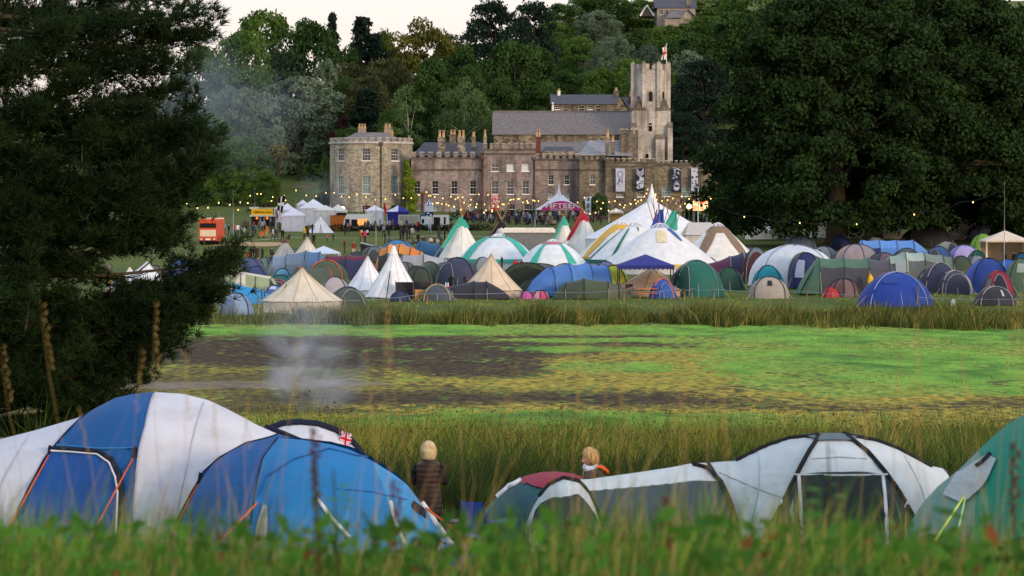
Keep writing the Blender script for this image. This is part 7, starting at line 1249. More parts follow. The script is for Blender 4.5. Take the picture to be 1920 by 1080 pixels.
A, B, C_w = [(165, 773), (150, 785), (125, 815), (100, 850), (75, 905), (52, 960), (38, 1016)], [(290, 735), (288, 790), (282, 830), (280, 900), (280, 960), (276, 1016)], [(520, 814), (470, 822), (425, 845), (400, 868), (380, 905), (362, 940), (348, 975), (340, 1016)]
S.patch('side_canopy', greyw, [(-260, 890), (-260, 950), (-260, 1016)], A, 26); S.patch('front_canopy', blue, A, B, 20); S.patch('pale_canopy', white, B, C_w, 22); S.patch('end_canopy', blue, C_w, [(730, 960), (735, 980), (738, 1016)], 24); S.back(greyw)
door = S.patch('door', ftent('door_blue', '1c4f96'), [(112, 838), (96, 868), (80, 920), (62, 980), (55, 1016)], [(206, 840), (236, 862), (248, 900), (250, 960), (250, 1016)], 12, 16, .035)
S.strip('door_binding', navy, [(106, 834), (205, 834), (232, 846), (250, 872), (258, 905), (257, 960), (254, 1010)], .035, .03, door); S.strip('door_piping', piping, [(112, 838), (204, 840), (228, 853), (243, 878), (249, 905), (249, 960), (247, 1010)], .014, .06, door)
S.strip('seam', navy, A, .012, .012); S.strip('seam', cm('8c94a8'), [(290, 737), (288, 790), (282, 830), (280, 900), (280, 1010)], .012, .012); S.strip('seam', navy, C_w[:-1], .010, .012); S.strip('seam', cm('a2a8b8'), [(385, 752), (378, 800), (372, 850), (360, 920), (352, 960)], .008, .01); S.strip('seam', cm('9aa2b4'), [(60, 812), (30, 880), (0, 960)], .008, .01); S.strip('seam', blueL, [(120, 827), (200, 829), (281, 826)], .010, .012)
for a, b in (((108, 845), (38, 1003)), ((272, 845), (210, 985)), ((392, 890), (358, 970))): S.guy(a, b, orange)
for a in ((108, 842), (274, 838), (394, 884)): q = MB(); c0 = Vector(S.pt(a[0], S.w(*a), .04)); q.add([c0 + Vector((-.05, 0, -.14)), c0 + Vector((.05, -.02, -.12)), c0 + Vector((.05, 0, .1)), c0 + Vector((-.0, 0, .12))], [(0, 1, 2, 3)]); q.build('guy_patch', navy, S.root)
# lower blue porch in front
S2 = Shell('tunnel_tent', 'lower bright blue dome tent in front of the big one, next to the woman', [(345, 965), (372, 905), (400, 868), (430, 846), (470, 828), (520, 820), (570, 822), (620, 828), (660, 838), (700, 858), (735, 882), (763, 905), (783, 933), (812, 974), (845, 1022)], 1024, 38.5, [(345, .5), (420, 1.3), (550, 1.9), (700, 1.5), (845, .25)], 'big tents pitched on the near bank')
K1 = [(520, 820), (500, 850), (492, 905), (488, 960), (486, 1024)]; K2 = [(700, 862), (722, 900), (738, 950), (748, 990), (752, 1024)]
S2.patch('side_canopy', blue, [(345, 965), (345, 990), (345, 1024)], K1, 16); S2.patch('canopy', ftent('blue_mid', '2070ac'), K1, K2, 26); S2.patch('end_canopy', blueL, K2, [(845, 1022), (846, 1023), (847, 1024)], 18); S2.back(blue)
S2.strip('seam', cm('24508c'), [(498, 915), (510, 880), (560, 850), (620, 836), (690, 855)], .012, .012); S2.strip('seam', cm('2c68a8'), [(640, 900), (700, 908), (765, 930)], .010, .012); S2.strip('seam', navy, K1[:-1], .010, .01)
for c, (a, b, w_) in (('c8ccd4', ((736, 930), (762, 1004), .05)), ('c8ccd4', ((608, 918), (668, 985), .05)), ('c8ccd4', ((790, 940), (848, 1022), .075))): S2.strip('pale_trim', cm(c), [a, ((a[0] + b[0]) / 2 - 3, (a[1] + b[1]) / 2), b], w_ * .6, .03)
wn = S2.patch('window', ftent('grey_panel', '9a9ea0'), [(510, 925), (500, 960), (492, 1010)], [(518, 930), (520, 960), (520, 1010)], 5, 8, .03)
S2.guy((498, 925), (450, 972), orange, -.8); S2.guy((796, 932), (880, 1000), orange, -.9, .016)
q = MB(); c0 = Vector(S2.pt(785, S2.w(785, 925 + 30), .05)); q.add([c0 + Vector((-.10, 0, .05)), c0 + Vector((.12, -.02, -.10)), c0 + Vector((.10, 0, .04)), c0 + Vector((-.06, 0, .16))], [(0, 1, 2, 3)]); q.build('guy_patch', navy, S2.root)
# small white dome with navy band behind it
S3 = Shell('dome_tent', 'white dome with a thick navy edge peeping behind the blue tent', [(480, 830), (500, 802), (530, 791), (560, 788), (595, 791), (630, 803), (655, 820), (675, 842), (690, 870), (700, 960)], 1010, 44.5, [(480, .8), (580, 1.3), (700, .6)], 'big tents pitched on the near bank')
S3.patch('canopy', ftent('white_dome', 'c8ccd6'), [(480, 830), (480, 900), (480, 1010)], [(700, 960), (700, 980), (700, 1010)], 26); S3.back(white)
S3.strip('edge_band', navy, [(500, 806), (530, 794), (560, 791), (595, 794), (630, 806), (655, 823), (675, 845), (688, 868)], .065, .0); S3.strip('edge_band', navy, [(500, 800), (535, 810), (570, 822), (605, 838)], .05, .03); S3.strip('tie', orange, [(678, 838), (692, 862)], .012, .12)
def jack():
    c0 = Vector(S3.pt(648, S3.w(648, 822), .12)); root = empty('small_flag', Vector(S3.root.location) + c0, 'little red white and blue union flag on the navy edged dome', 'flag'); mb = MB(); W_, H_ = .17, .22
    def cl(u, v):
        x_, y_ = u * 2 - 1, v * 2 - 1
        if abs(x_) < .16 or abs(y_) < .16: return 1
        if abs(x_) < .3 or abs(y_) < .3: return 0
        d = abs(abs(x_) - abs(y_)); return 1 if d < .1 else (0 if d < .28 else 2)
    mb.grid(lambda u, v: (-W_ / 2 + W_ * u + .03 * v, .02 * math.sin(u * 7), -H_ / 2 + H_ * v - .05 * u), 20, 20, mif=cl); mb.build('cloth', [cm('dcdce0'), cm('c02434'), cm('283a80')], root); p = MB(); p.tube([(-.09, 0, -.2), (-.08, 0, .16)], .006, 5); p.build('stick', m_wood, root)
jack()
# grey green long tent with awning
gw = ftent('pale_green_grey', 'aebbc0', .03, tl=.15); gwhite = ftent('white_green', 'c2cbcd', .03); mesh_d = mat('dark_mesh', '2c3638', var=.15, scale=6, rough=.8); capm = ftent('vent_cap', '5a6a70'); blk = cm('17191c', var=.1)
Sg = Shell('tunnel_tent', 'long pale grey green tunnel tent with dark mesh doors and black poles', [(1325, 868), (1350, 865), (1378, 863), (1410, 845), (1440, 831), (1480, 818), (1520, 812), (1560, 811), (1600, 812), (1640, 822), (1680, 837), (1720, 858), (1745, 873), (1778, 880), (1790, 960)], 1000, 40.0, [(1325, 1.3), (1450, 1.6), (1560, 1.9), (1680, 1.6), (1790, 1.0)], 'big tents pitched on the near bank')
Lb = [(1325, 868), (1325, 930), (1325, 1000)]; P0 = [(1326, 868), (1348, 905), (1362, 945), (1372, 985), (1374, 1000)]; P1 = [(1532, 814), (1510, 835), (1490, 860), (1465, 900), (1440, 945), (1408, 1000)]; P2 = [(1582, 812), (1615, 838), (1642, 872), (1664, 905), (1685, 945), (1700, 1000)]; Rb = [(1790, 960), (1792, 980), (1794, 1000)]
Sg.patch('awning_end', gwhite, Lb, P0, 6); Sg.patch('side_canopy', gw, P0, P1, 20); Sg.patch('front_canopy', gwhite, P1, P2, 16, 26); Sg.patch('side_canopy', gwhite, P2, Rb, 20); Sg.back(gw)
fr = Sg.patch('mesh_panel', mesh_d, [(1476, 878), (1462, 905), (1440, 950), (1415, 1000)], [(1644, 878), (1662, 905), (1682, 945), (1697, 1000)], 14, 14, .03)
dr = Sg.patch('door', mat('door_mesh', '1c2628', var=.1, scale=3), [(1486, 880), (1484, 940), (1482, 1000)], [(1634, 880), (1635, 940), (1636, 1000)], 10, 10, .06)
for x_ in (1483, 1636): Sg.strip('door_piping', piping, [(x_, 879), (x_ - 1, 940), (x_ - 2, 996)], .028, .06, dr)
Sg.strip('door_piping', gwhite, [(1474, 878), (1560, 877), (1646, 878)], .018, .05, dr)
for q in (P1, P2): Sg.strip('pole', blk, q, .035, .03)
Sg.strip('pole', blk, [(1382, 862), (1410, 847), (1440, 833), (1480, 820), (1532, 814)], .04, .0); Sg.strip('pole', blk, [(1582, 813), (1640, 824), (1680, 839), (1720, 860), (1745, 874)], .04, .0); Sg.strip('pole', blk, P0, .035, .03)
for q in ([(1345, 880), (1400, 900), (1450, 915)], [(1420, 842), (1412, 900), (1395, 960)], [(1690, 850), (1712, 905), (1722, 965)], [(1508, 850), (1560, 846), (1612, 850)]): Sg.strip('seam', cm('98a4a8'), q, .007, .01)
vc = Sg.patch('vent_cap', capm, [(1505, .995), (1512, .985), (1528, .955)], [(1612, .995), (1606, .985), (1592, .955)], 10, 4, .05)
for (x_, y_) in ((1446, 930), (1674, 930), (1356, 925)):
    q = MB(); c0 = Vector(Sg.pt(x_, Sg.w(x_, y_), .05)); q.add([c0 + Vector((-.05, 0, -.08)), c0 + Vector((.06, 0, -.08)), c0 + Vector((.03, 0, .1))], [(0, 1, 2)]); q.build('peg_tab', piping, Sg.root); Sg.guy((x_, y_ + 6), (x_ - 6, y_ + 60), cm('b0902c'), -.3, .010)
for pts in ([(1462, 940), (1470, 915), (1468, 965)], [(1654, 915), (1662, 945), (1664, 970)]): Sg.patch('side_window', ftent('clear_window', '7c868c'), [pts[0], pts[2]], [pts[1], pts[2]], 3, 4, .045)
# the awning section
Sa = Shell('awning_tent', 'long low awning with dark mesh sides joined to the pale grey tent', [(1058, 897), (1080, 898), (1100, 899), (1200, 885), (1260, 876), (1300, 868), (1325, 868)], 992, 39.8, [(1058, 1.0), (1325, 1.3)], 'big tents pitched on the near bank', pw=2.6)
E1 = [(1078, 898), (1100, 935), (1115, 970), (1120, 992)]; E2 = [(1325, 868), (1330, 930), (1332, 992)]
top_ = Sa.patch('roof', gwhite, [(1062, 897), (1072, 905), (1085, 914)], [(1325, 868), (1332, 880), (1340, 893)], 24, 6); Sa.patch('mesh_wall', mat('awning_mesh', '3c4a4e', var=.12, scale=5, rough=.8), [(1086, 913), (1102, 935), (1116, 965), (1122, 992)], [(1340, 892), (1355, 925), (1366, 960), (1372, 992)], 24, 10); Sa.back(mesh_d)
Sa.strip('pole', blk, [(1300, 869), (1325, 874), (1345, 895), (1358, 925), (1368, 960), (1374, 990)], .035, .04)
Sb = Shell('porch_tent', 'small arched pale green porch with a black pole at the end of the awning', [(985, 985), (1000, 950), (1015, 925), (1035, 905), (1060, 896), (1085, 903), (1105, 925), (1120, 955), (1128, 990)], 998, 38.6, [(985, .4), (1060, .9), (1128, .6)], 'big tents pitched on the near bank')
Sb.patch('canopy', gw, [(985, 985), (985, 990), (985, 998)], [(1128, 990), (1128, 994), (1128, 998)], 24); Sb.back(gw); Sb.strip('pole', blk, [(1012, 930), (1030, 908), (1058, 896), (1085, 903), (1105, 925), (1120, 957), (1126, 985)], .035, .03)
Sb.patch('dark_opening', mesh_d, [(1080, 922), (1040, 940), (1000, 958), (995, 998)], [(1092, 930), (1108, 950), (1116, 975), (1120, 998)], 10, 10, .04)
Sc = Shell('dome_tent', 'teal dome tent with a maroon top and pale edge behind the blue chair', [(885, 985), (905, 960), (930, 932), (960, 905), (985, 892), (1015, 885), (1045, 884), (1075, 888), (1097, 897), (1110, 915), (1122, 985)], 998, 42.0, [(885, .5), (1010, 1.3), (1122, .6)], 'big tents pitched on the near bank')
Sc.patch('front_canopy', ftent('teal', '24525c'), [(885, 985), (885, 990), (885, 998)], [(1122, 985), (1122, 990), (1122, 998)], 26); Sc.back(ftent('teal', '24525c')); Sc.patch('top_cover', ftent('maroon', '8a2c42'), [(978, 896), (978, 900), (980, 904)], [(1100, 898), (1096, 901), (1092, 905)], 16, 6, .03) ; Sc.patch('top_cover_front', ftent('maroon', '8a2c42'), [(978, 897), (995, 904), (1020, 908)], [(1100, 898), (1070, 906), (1040, 909)], 16, 5, .035)
Sc.strip('pale_edge', piping, [(932, 932), (955, 911), (978, 898)], .05, .02)
# green tent at the other edge
gt = ftent('sea_green', '1f7a68'); Sd = Shell('dome_tent', 'big sea green dome tent cut by the edge of the view with pale rope', [(1705, 985), (1730, 945), (1760, 912), (1800, 880), (1835, 845), (1870, 812), (1895, 792), (1920, 778), (1960, 760), (2040, 745), (2150, 760), (2300, 850)], 1010, 35.5, [(1705, .5), (1900, 1.5), (2100, 1.8), (2300, 1.0)], 'big tents pitched on the near bank')
M1 = [(1835, 845), (1822, 890), (1812, 940), (1806, 1010)]; Sd.patch('side_canopy', ftent('grey_green', '5f8580'), [(1705, 985), (1705, 995), (1705, 1010)], M1, 14); Sd.patch('canopy', gt, M1, [(2300, 850), (2300, 920), (2300, 1010)], 26); Sd.back(gt)
Sd.patch('rolled_door', ftent('pale_flap', '9aa6ac', .05), [(1842, 850), (1790, 880), (1768, 915), (1762, 925)], [(1855, 855), (1830, 900), (1800, 930), (1788, 935)], 8, 10, .06); Sd.strip('seam', navy, [(1848, 848), (1830, 866), (1822, 872)], .03, .08)
Sd.guy((1800, 918), (1732, 995), cm('a8c860'), -.5, .016); Sd.guy((1800, 918), (1775, 985), cm('8cc088'), -.4, .014)
# camping chair and clutter
c_ = camp_chair(912, 1000, '1c3c9c', 'royal blue camping chair in front of the teal and maroon dome', Y=38.0, rz=2.5); c_.location.z = ZW(935, 38.0) - .84; c_.scale = (.78, .9, .9)
simple('storage_box', 'box', 856, 1018, 'low blue storage box beside the orange rope', lambda r, s: ((lambda p: (p.box(-.2, .2, -.15, .15, 0, .26), p.build('body', cm('1f3fa0'), r)))(MB()), (lambda p: (p.box(-.22, .22, -.17, .17, .26, .31), p.build('lid', cm('24479c'), r)))(MB())), Y=37.0)
def stove(root, s):
    p = MB(); p.box(-.3, .3, -.2, .2, .40, .43); p.build('table_top', POLE, root)
    for sx in (-1, 1): p = MB(); p.tube([(sx * .28, -.18, 0), (sx * .28, .18, .40)], .012, 5); p.tube([(sx * .28, .18, 0), (sx * .28, -.18, .40)], .012, 5); p.build('leg', m_steel, root)
simple('camping_table', 'table', 873, 1010, 'small black folding camp table by the blue chair', stove, Y=39.2)
def bottle2(r, s): bottle(r, s)
r_ = simple('bottle', 'bottle', 875, 1010, 'slim bottle standing on the black camp table', bottle, Y=39.2); r_.location.z += .432; r_.scale = (.6, .6, .6)
# ================================================================ people
SKIN = cm('c09078', var=.05, rough=.6)
def skin_body(name, joints, edges, radii, sub=1):
    me = D.meshes.new(name); me.from_pydata(joints, edges, []); o = D.objects.new(name, me); COL.objects.link(o); md = o.modifiers.new('s', 'SKIN'); sv = me.skin_vertices[0].data
    for i, r in enumerate(radii): sv[i].radius = r if hasattr(r, '__len__') else (r, r)
    sv[0].use_root = True; md.use_smooth_shade = True
    if sub: m2 = o.modifiers.new('u', 'SUBSURF'); m2.levels = sub; m2.render_levels = sub
    bpy.context.view_layer.update(); dg = bpy.context.evaluated_depsgraph_get(); out = D.meshes.new_from_object(o.evaluated_get(dg)); D.objects.remove(o); D.meshes.remove(me); return out
def human(pose, hood=False):
    """small figure 1.72 m tall facing -Y; 0 skin 1 top 2 trousers 3 hair 4 shoes"""
    sw = {'stand': (.10, -.02, .04, .04), 'walk': (.10, -.28, .26, .22), 'arms': (.12, 0, .05, 0), 'sit': (.12, 0, 0, 0)}[pose]
    hp = .92 if pose != 'sit' else .16; J = [(0, 0, hp), (0, 0, hp + .22), (0, -.01 if pose != 'sit' else -.05, hp + .48), (0, -.01, hp + .58), (0, -.02, hp + .72)]
    Rr = [(.15, .11), (.14, .10), (.19, .11), (.055, .055), (.095, .11)]; E = [(0, 1), (1, 2), (2, 3), (3, 4)]
    for sd in (-1, 1):
        b = len(J)
        if pose == 'sit': L_ = [(sd * .12, -.1, hp), (sd * .16, -.42, hp + .22), (sd * .14, -.52, .1), (sd * .14, -.64, .05)]
        else:
            f = sd * sw[1]; L_ = [(sd * .09, 0, hp - .06), (sd * .10, f * .5 - .02, .48), (sd * .11, f, .08), (sd * .11, f - .12, .04)]
        J += L_; Rr += [(.09, .09), (.065, .065), (.045, .045), (.04, .035)]; E += [(0, b), (b, b + 1), (b + 1, b + 2), (b + 2, b + 3)]
        b = len(J); g = -sd * sw[1] * .8
        if pose == 'arms': A_ = [(sd * .21, 0, hp + .46), (sd * .27, .0, hp + .2), (sd * .16, -.24, hp + .22), (sd * .10, -.30, hp + .26)]
        elif pose == 'sit': A_ = [(sd * .2, -.03, hp + .46), (sd * .26, -.14, hp + .22), (sd * .18, -.36, hp + .26), (sd * .15, -.42, hp + .28)]
        else: A_ = [(sd * .21, 0, hp + .46), (sd * .25, g * .4 + .02, hp + .18), (sd * .25, g - .04, hp - .06), (sd * .25, g - .06, hp - .15)]
        J += A_; Rr += [(.055, .055), (.045, .045), (.034, .034), (.035, .025)]; E += [(2, b), (b, b + 1), (b + 1, b + 2), (b + 2, b + 3)]
    me = skin_body('person', J, E, Rr, 1); hands = [Vector(J[8 + 0 + 3 + 1]) if False else Vector(J[12]), Vector(J[20])]; mi = []
    for p in me.polygons:
        c = p.center; top_h = hp + .60
        if c.z > top_h: k = 3 if (c.y > -.05 or c.z > hp + .80) else 0
        elif min((c - h).length for h in hands) < .07: k = 0
        elif pose == 'sit': k = 4 if (c.z < .1 and c.y < -.5) else (2 if (c.z < hp + .06 or (c.y < -.15 and c.z < hp + .19)) else 1)
        else: k = 4 if c.z < .09 else (2 if c.z < hp - .02 and abs(c.x) < .20 else 1)
        mi.append(k)
    for m in (SKIN, cm('222630'), cm('2a3040'), cm('2a1f18'), m_dark): me.materials.append(m)
    me.polygons.foreach_set('material_index', mi); me.polygons.foreach_set('use_smooth', [True] * len(mi)); me.update(); return me
HM = {k: human(k) for k in ('stand', 'walk', 'arms', 'sit')}
def person(px, base, pose, top, leg, label, Y=None, hair='2a1f18', rz=None, k=1., group=None, dz=0, hpx=None):
    Y = Y or hit(px, base); X = XW(px, Y); z = float(G(X, Y)) + dz; o = D.objects.new('person', HM[pose]); COL.objects.link(o); r_ = random.Random(int(px * 13 + base))
    if hpx: k = hpx * Y / FPX / 1.74
    o.location = (X, Y, z); o.rotation_euler = (0, 0, rz if rz is not None else r_.uniform(0, 6.28)); o.scale = (k, k, k)
    for i, c in ((1, top), (2, leg), (3, hair)): o.material_slots[i].link = 'OBJECT'; o.material_slots[i].material = cm(c, var=.12)
    return tag(o, label, 'person', group)
BK, NV, DG, JN, WT = '16181e', '20283e', '2c2e32', '3a465e', 'c8c8c8'
PP = [(404, 456, 'stand', 'b02828', DG, 'person in a red jacket standing in front of the orange bus'), (421, 440, 'stand', '4a9ab0', DG, 'person in a pale blue jacket standing beside the bus'), (421, 452, 'sit', '3aa0b4', NV, 'person in a turquoise top sitting low beside the bus'), (429, 444, 'stand', BK, JN, 'person with pink hair and dark coat by the grey pole', None, 'c88a90'),
 (440, 442, 'stand', '9a4044', JN, 'person in a dusty red jacket in the group behind the grey pole'), (446, 443, 'stand', 'c8ccd0', JN, 'person in a white top in the group by the grey pole'), (447, 456, 'sit', '6a6a9a', JN, 'person in mauve crouching with the group'), (443, 455, 'sit', NV, JN, 'person in navy crouching with the group'),
 (457, 448, 'stand', '9aa8a4', '4a5258', 'person in a pale grey green jacket standing apart on the path'), (474, 444, 'walk', NV, JN, 'person in navy walking toward the yellow sign stall'), (479, 443, 'walk', '4a7078', DG, 'person in a teal jacket walking beside the one in navy'), (500, 445, 'walk', 'd0622c', 'b08a70', 'person in an orange hoodie and shorts on the path'),
 (512, 452, 'walk', 'a8acb0', JN, 'person in a light grey top strolling with a companion'), (518, 452, 'walk', '2c3440', '2a3038', 'person in slate strolling beside the one in light grey'), (530, 454, 'walk', BK, BK, 'person in black walking alone behind the grey bell tent'), (543, 450, 'sit', '3a2c34', '4a3a30', 'person in brown sitting beyond the grey bell tent'),
 (541, 434, 'arms', BK, BK, 'first of two people in black talking before the nearest white stall'), (549, 434, 'arms', '14161c', '14161c', 'second of the two in black, nearer the ridge tent'), (586, 442, 'walk', '1e2634', JN, 'person in dark blue walking past the white ridge tent'), (571, 450, 'stand', 'a88c3c', DG, 'person in a mustard hat behind the pale bell tent', None, 'c8a83c'),
 (577, 452, 'stand', '30242c', BK, 'person in dark plum behind the pale bell tent'), (588, 463, 'walk', '121318', '121318', 'person all in black beside the pale bell tent'), (613, 454, 'walk', 'd04a8a', '2a2a3a', 'small child in a bright pink coat alone on the grass'), (625, 453, 'stand', '22262a', '2a2e2c', 'person in charcoal standing near the child in pink'),
 (647, 441, 'stand', BK, DG, 'person in black beside the litter bins'), (646, 476, 'stand', '6a2028', '3c3c40', 'person in a dark red jacket standing alone on the open grass', None, '8a6a50'), (663, 481, 'stand', '7a3028', 'b8a898', 'grey haired person in a rust jumper and pale trousers', None, '8a8078'),
 (676, 455, 'stand', 'd0562c', '3a3034', 'person in a bright orange jacket beside the low awning'), (684, 456, 'stand', 'c83a68', '30283c', 'person in a deep pink jacket beside the one in orange'), (722, 460, 'stand', '15171c', '15171c', 'person in black standing behind the blue dome'), (731, 458, 'sit', '3c5068', NV, 'person in slate blue sitting near the blue dome'),
 (720, 444, 'walk', '8a8ca0', '16181e', 'striding person in a pale lilac top before the blue stall'), (729, 444, 'stand', BK, BK, 'person in black beside the striding one'), (751, 452, 'stand', NV, BK, 'leftmost person in the dark group by the trailer'), (756, 451, 'stand', '161a22', '161a22', 'tall person in black within the dark group by the trailer'), (763, 451, 'stand', '1c202a', BK, 'person in midnight blue in the dark group by the trailer'),
 (768, 453, 'stand', '14151a', '14151a', 'tallest person in the dark group, facing the trailer'), (773, 449, 'stand', '9a9ca0', '5a5c64', 'person in pale grey at the edge of the dark group'), (784, 462, 'stand', '1a1c20', '22242a', 'broad person in black in front of the chalkboard'), (767, 460, 'sit', '6a6a6c', DG, 'person in grey sitting behind the amber tent'), (774, 459, 'sit', '50505c', NV, 'second seated person behind the amber tent'),
 (808, 458, 'sit', 'a8a8ac', DG, 'seated person in white at the near end of the picnic group'), (814, 456, 'sit', '40302c', DG, 'seated person in brown in the picnic group'), (820, 460, 'sit', '9c9ca4', JN, 'seated person in pale grey in the picnic group'), (827, 457, 'sit', '2c3a3c', DG, 'seated person in dark green in the picnic group'), (828, 463, 'sit', '384a38', BK, 'seated person in moss green nearest us in the picnic group'), (834, 455, 'stand', '14161c', BK, 'standing person in black beside the picnic group'), (823, 452, 'stand', '2c3444', NV, 'standing person in slate behind the picnic group'),
 (842, 452, 'stand', '1c1e24', DG, 'dark figure between the picnic group and the turquoise tipi'), (849, 448, 'stand', '7a98a4', JN, 'person in pale blue near the turquoise tipi'), (853, 446, 'stand', 'b08a70', DG, 'person in tan near the turquoise tipi'), (806, 438, 'walk', 'a8b4c4', '8a94a4', 'person in pale blue in front of the striped tower'), (820, 430, 'stand', 'c84a30', DG, 'person in orange red at the van hatch'), (828, 430, 'stand', '3a64a0', DG, 'person in bright blue at the white van'),
 (470, 492, 'stand', '2c2c34', DG, 'person in dark grey in the cluster above the navy domes'), (477, 488, 'stand', '4a3430', BK, 'person in brown in the cluster above the navy domes'), (482, 492, 'stand', '3c2c2c', '24262c', 'person in a maroon scarf in the cluster above the navy domes'), (492, 494, 'stand', '1e2230', '1e2230', 'tall person in navy at the edge of the cluster'), (463, 486, 'sit', 'a02c34', DG, 'person in red sitting behind the navy domes'),
 (509, 480, 'sit', '222838', '222838', 'hooded person in navy sitting by the grey bell tent'), (438, 478, 'stand', BK, BK, 'person in black by the pine tip'), (484, 518, 'arms', '34406a', JN, 'person in blue bending over beside the navy domes', None, 'b08a5a'), (504, 512, 'sit', '3f7a3a', DG, 'person in bright green beside the slate blue tunnel tent'), (508, 510, 'stand', '2a2c34', DG, 'dark figure beside the one in bright green'),
 (204, 530, 'stand', '8a7a84', '6a5a48', 'person in a checked shirt glimpsed through the pine'), (284, 498, 'stand', '4a5a70', NV, 'person in slate blue glimpsed through the pine'), (325, 500, 'stand', '20242c', '20242c', 'person in dark clothes between the pine boughs'), (348, 492, 'sit', 'b0a090', '8a94a8', 'person in a white hat sitting beyond the pine', None, 'd8d0c8'),
 (647, 384, 'stand', NV, DG, 'person on the terrace near the round tower'), (541, 394, 'stand', '2c2440', '20243a', 'person in purple on the lawn behind the market tents', 470), (547, 395, 'stand', '242c44', '20243a', 'person in navy on the lawn behind the market tents', 470), (564, 392, 'stand', '3c68b0', DG, 'person in bright blue on the sloping lawn', 475), (573, 391, 'stand', '2a2c38', 'a07a70', 'person in dark clothes beside the one in bright blue', 475), (605, 384, 'stand', '4c70a0', '5a78a0', 'person in pale blue far up the sloping lawn', 500),
 (1063, 402, 'stand', '2c3040', DG, 'person sheltering under the pink lettered marquee'), (988, 402, 'stand', '2c50b0', DG, 'person in bright blue among the castle crowd', 432), (1164, 408, 'stand', '7a98a8', '7a4a40', 'person at the lit serving hatch')]
for a in PP:
    px, base, pose, tp, lg, lab = a[:6]; Y = a[6] if len(a) > 6 else None; hr = a[7] if len(a) > 7 else '2a1f18'; Yb = Y or hit(px, base)
    person(px, base, pose, tp, lg, lab, Y=Y, hair=hr, k=.62 if 'child' in lab else 1., group='people strolling on the festival field')
r_ = random.Random(5); pal = ['16181e', '20242e', '2c3038', '3a3a44', '5a4a44', '8a8a90', 'a0a4ac', '6a3034', '2c4470', '3a4a3c', 'b0a89c', '7a5a4a', 'b04030', '24262c']
for i in range(120):
    px = r_.uniform(868, 1008) if i < 75 else r_.uniform(1000, 1130); Y = r_.uniform(428, 446); o = person(px, 0, r_.choice(['stand', 'arms', 'stand', 'sit', 'walk']), r_.choice(pal), r_.choice(pal[:5]), 'one of the many small figures crowding the terrace below the castle', Y=Y, group='crowd on the terrace below the castle', k=r_.uniform(.92, 1.05))
for i in range(34):
    px = r_.uniform(440, 530) if i < 18 else r_.uniform(640, 790); Y = r_.uniform(398, 407); person(px, 0, r_.choice(['stand', 'arms', 'walk']), r_.choice(pal), r_.choice(pal[:5]), 'one of the small figures queuing along the food stalls', Y=Y, group='customers along the food stalls', k=r_.uniform(.92, 1.05))
# people close to tents
person(846, 556, 'stand', '121317', '121317', 'person with a black hood behind the orange folding table'); person(871, 553, 'arms', '46404c', '8a8070', 'person in a purple grey jacket walking by the big navy dome', hair='3a2418', rz=1.2); person(941, 513, 'stand', '3a2c26', DG, 'bald person in a dark brown jacket in front of the turquoise arch tent', hair='b88a78'); person(967, 520, 'stand', 'b01e28', DG, 'long haired person in a red coat behind the yellow topped dome', hair='4a2418'); person(978, 520, 'stand', '6a2434', '3a2430', 'person wrapped in a dark pink cloth by the round tents')
person(983, 532, 'sit', 'b07a50', DG, 'person with sandy hair sitting behind the yellow topped dome', hair='b08050', dz=.3); person(954, 528, 'sit', '9ab0c4', DG, 'child in pale blue sitting near the beige bell tent', hair='9a7050'); person(1236, 556, 'sit', '302438', DG, 'person sitting in the shade of the navy gazebo', dz=.3)
for px, lab in ((1884, 'person in black under the cream gazebo'), (1902, 'second person in black under the cream gazebo, nearer the edge')): person(px, 505, 'stand', '1c1e24', '1c1e24', lab)
# ---- the two people on the near bank
def head(parent, c, yaw, R_=1., hairm=None, hair_len=.10, back=False, pitch=0.):
    """face towards -Y before yaw; returns nothing. c = head centre in parent space"""
    rot = Matrix.Rotation(yaw, 4, 'Z') @ Matrix.Rotation(pitch, 4, 'X')
    def prof(t, a):
        z = math.cos(t); r = math.sin(t); x = .078 * r * math.sin(a); y = -.098 * r * math.cos(a); zz = .118 * z; f = max(0, math.cos(a)) ** 2 * r
        if zz < -.02: x *= 1 - .38 * min(1, (-zz - .02) / .09); y = y * (1 - .20 * min(1, (-zz - .02) / .09)) - .006 * f
        nose = math.exp(-((zz + .018) / .020) ** 2 - (x / .011) ** 2) * .024 + math.exp(-((zz - .005) / .028) ** 2 - (x / .008) ** 2) * .012; eye = math.exp(-((zz - .012) / .013) ** 2 - ((abs(x) - .030) / .014) ** 2) * .012; lip = math.exp(-((zz + .055) / .009) ** 2 - (x / .022) ** 2) * .007; chin = math.exp(-((zz + .095) / .014) ** 2 - (x / .02) ** 2) * .009; brow = math.exp(-((zz - .034) / .010) ** 2 - (x / .05) ** 2) * .005
        if a > math.pi: pass
        front = 1 if math.cos(a) > 0 else 0; y -= front * (nose + lip + chin + brow - eye); return Vector((x, y, zz)) * R_
    mb = MB(); NA, NT = 48, 32
    mb.grid(lambda u, v: tuple(Vector(c) + rot.to_3x3() @ prof(max(.02, v * math.pi), u * 2 * math.pi)), NA, NT, flip=False)
    for sx in (-1, 1):
        mb.grid(lambda u, v: tuple(Vector(c) + rot.to_3x3() @ (Vector((sx * (.074 + .014 * math.sin(v * math.pi)), .008 + .018 * math.cos(u * 6.2832) * math.sin(v * math.pi), -.005 + .030 * math.cos(v * math.pi))) * R_)), 10, 8)
    return mb, rot
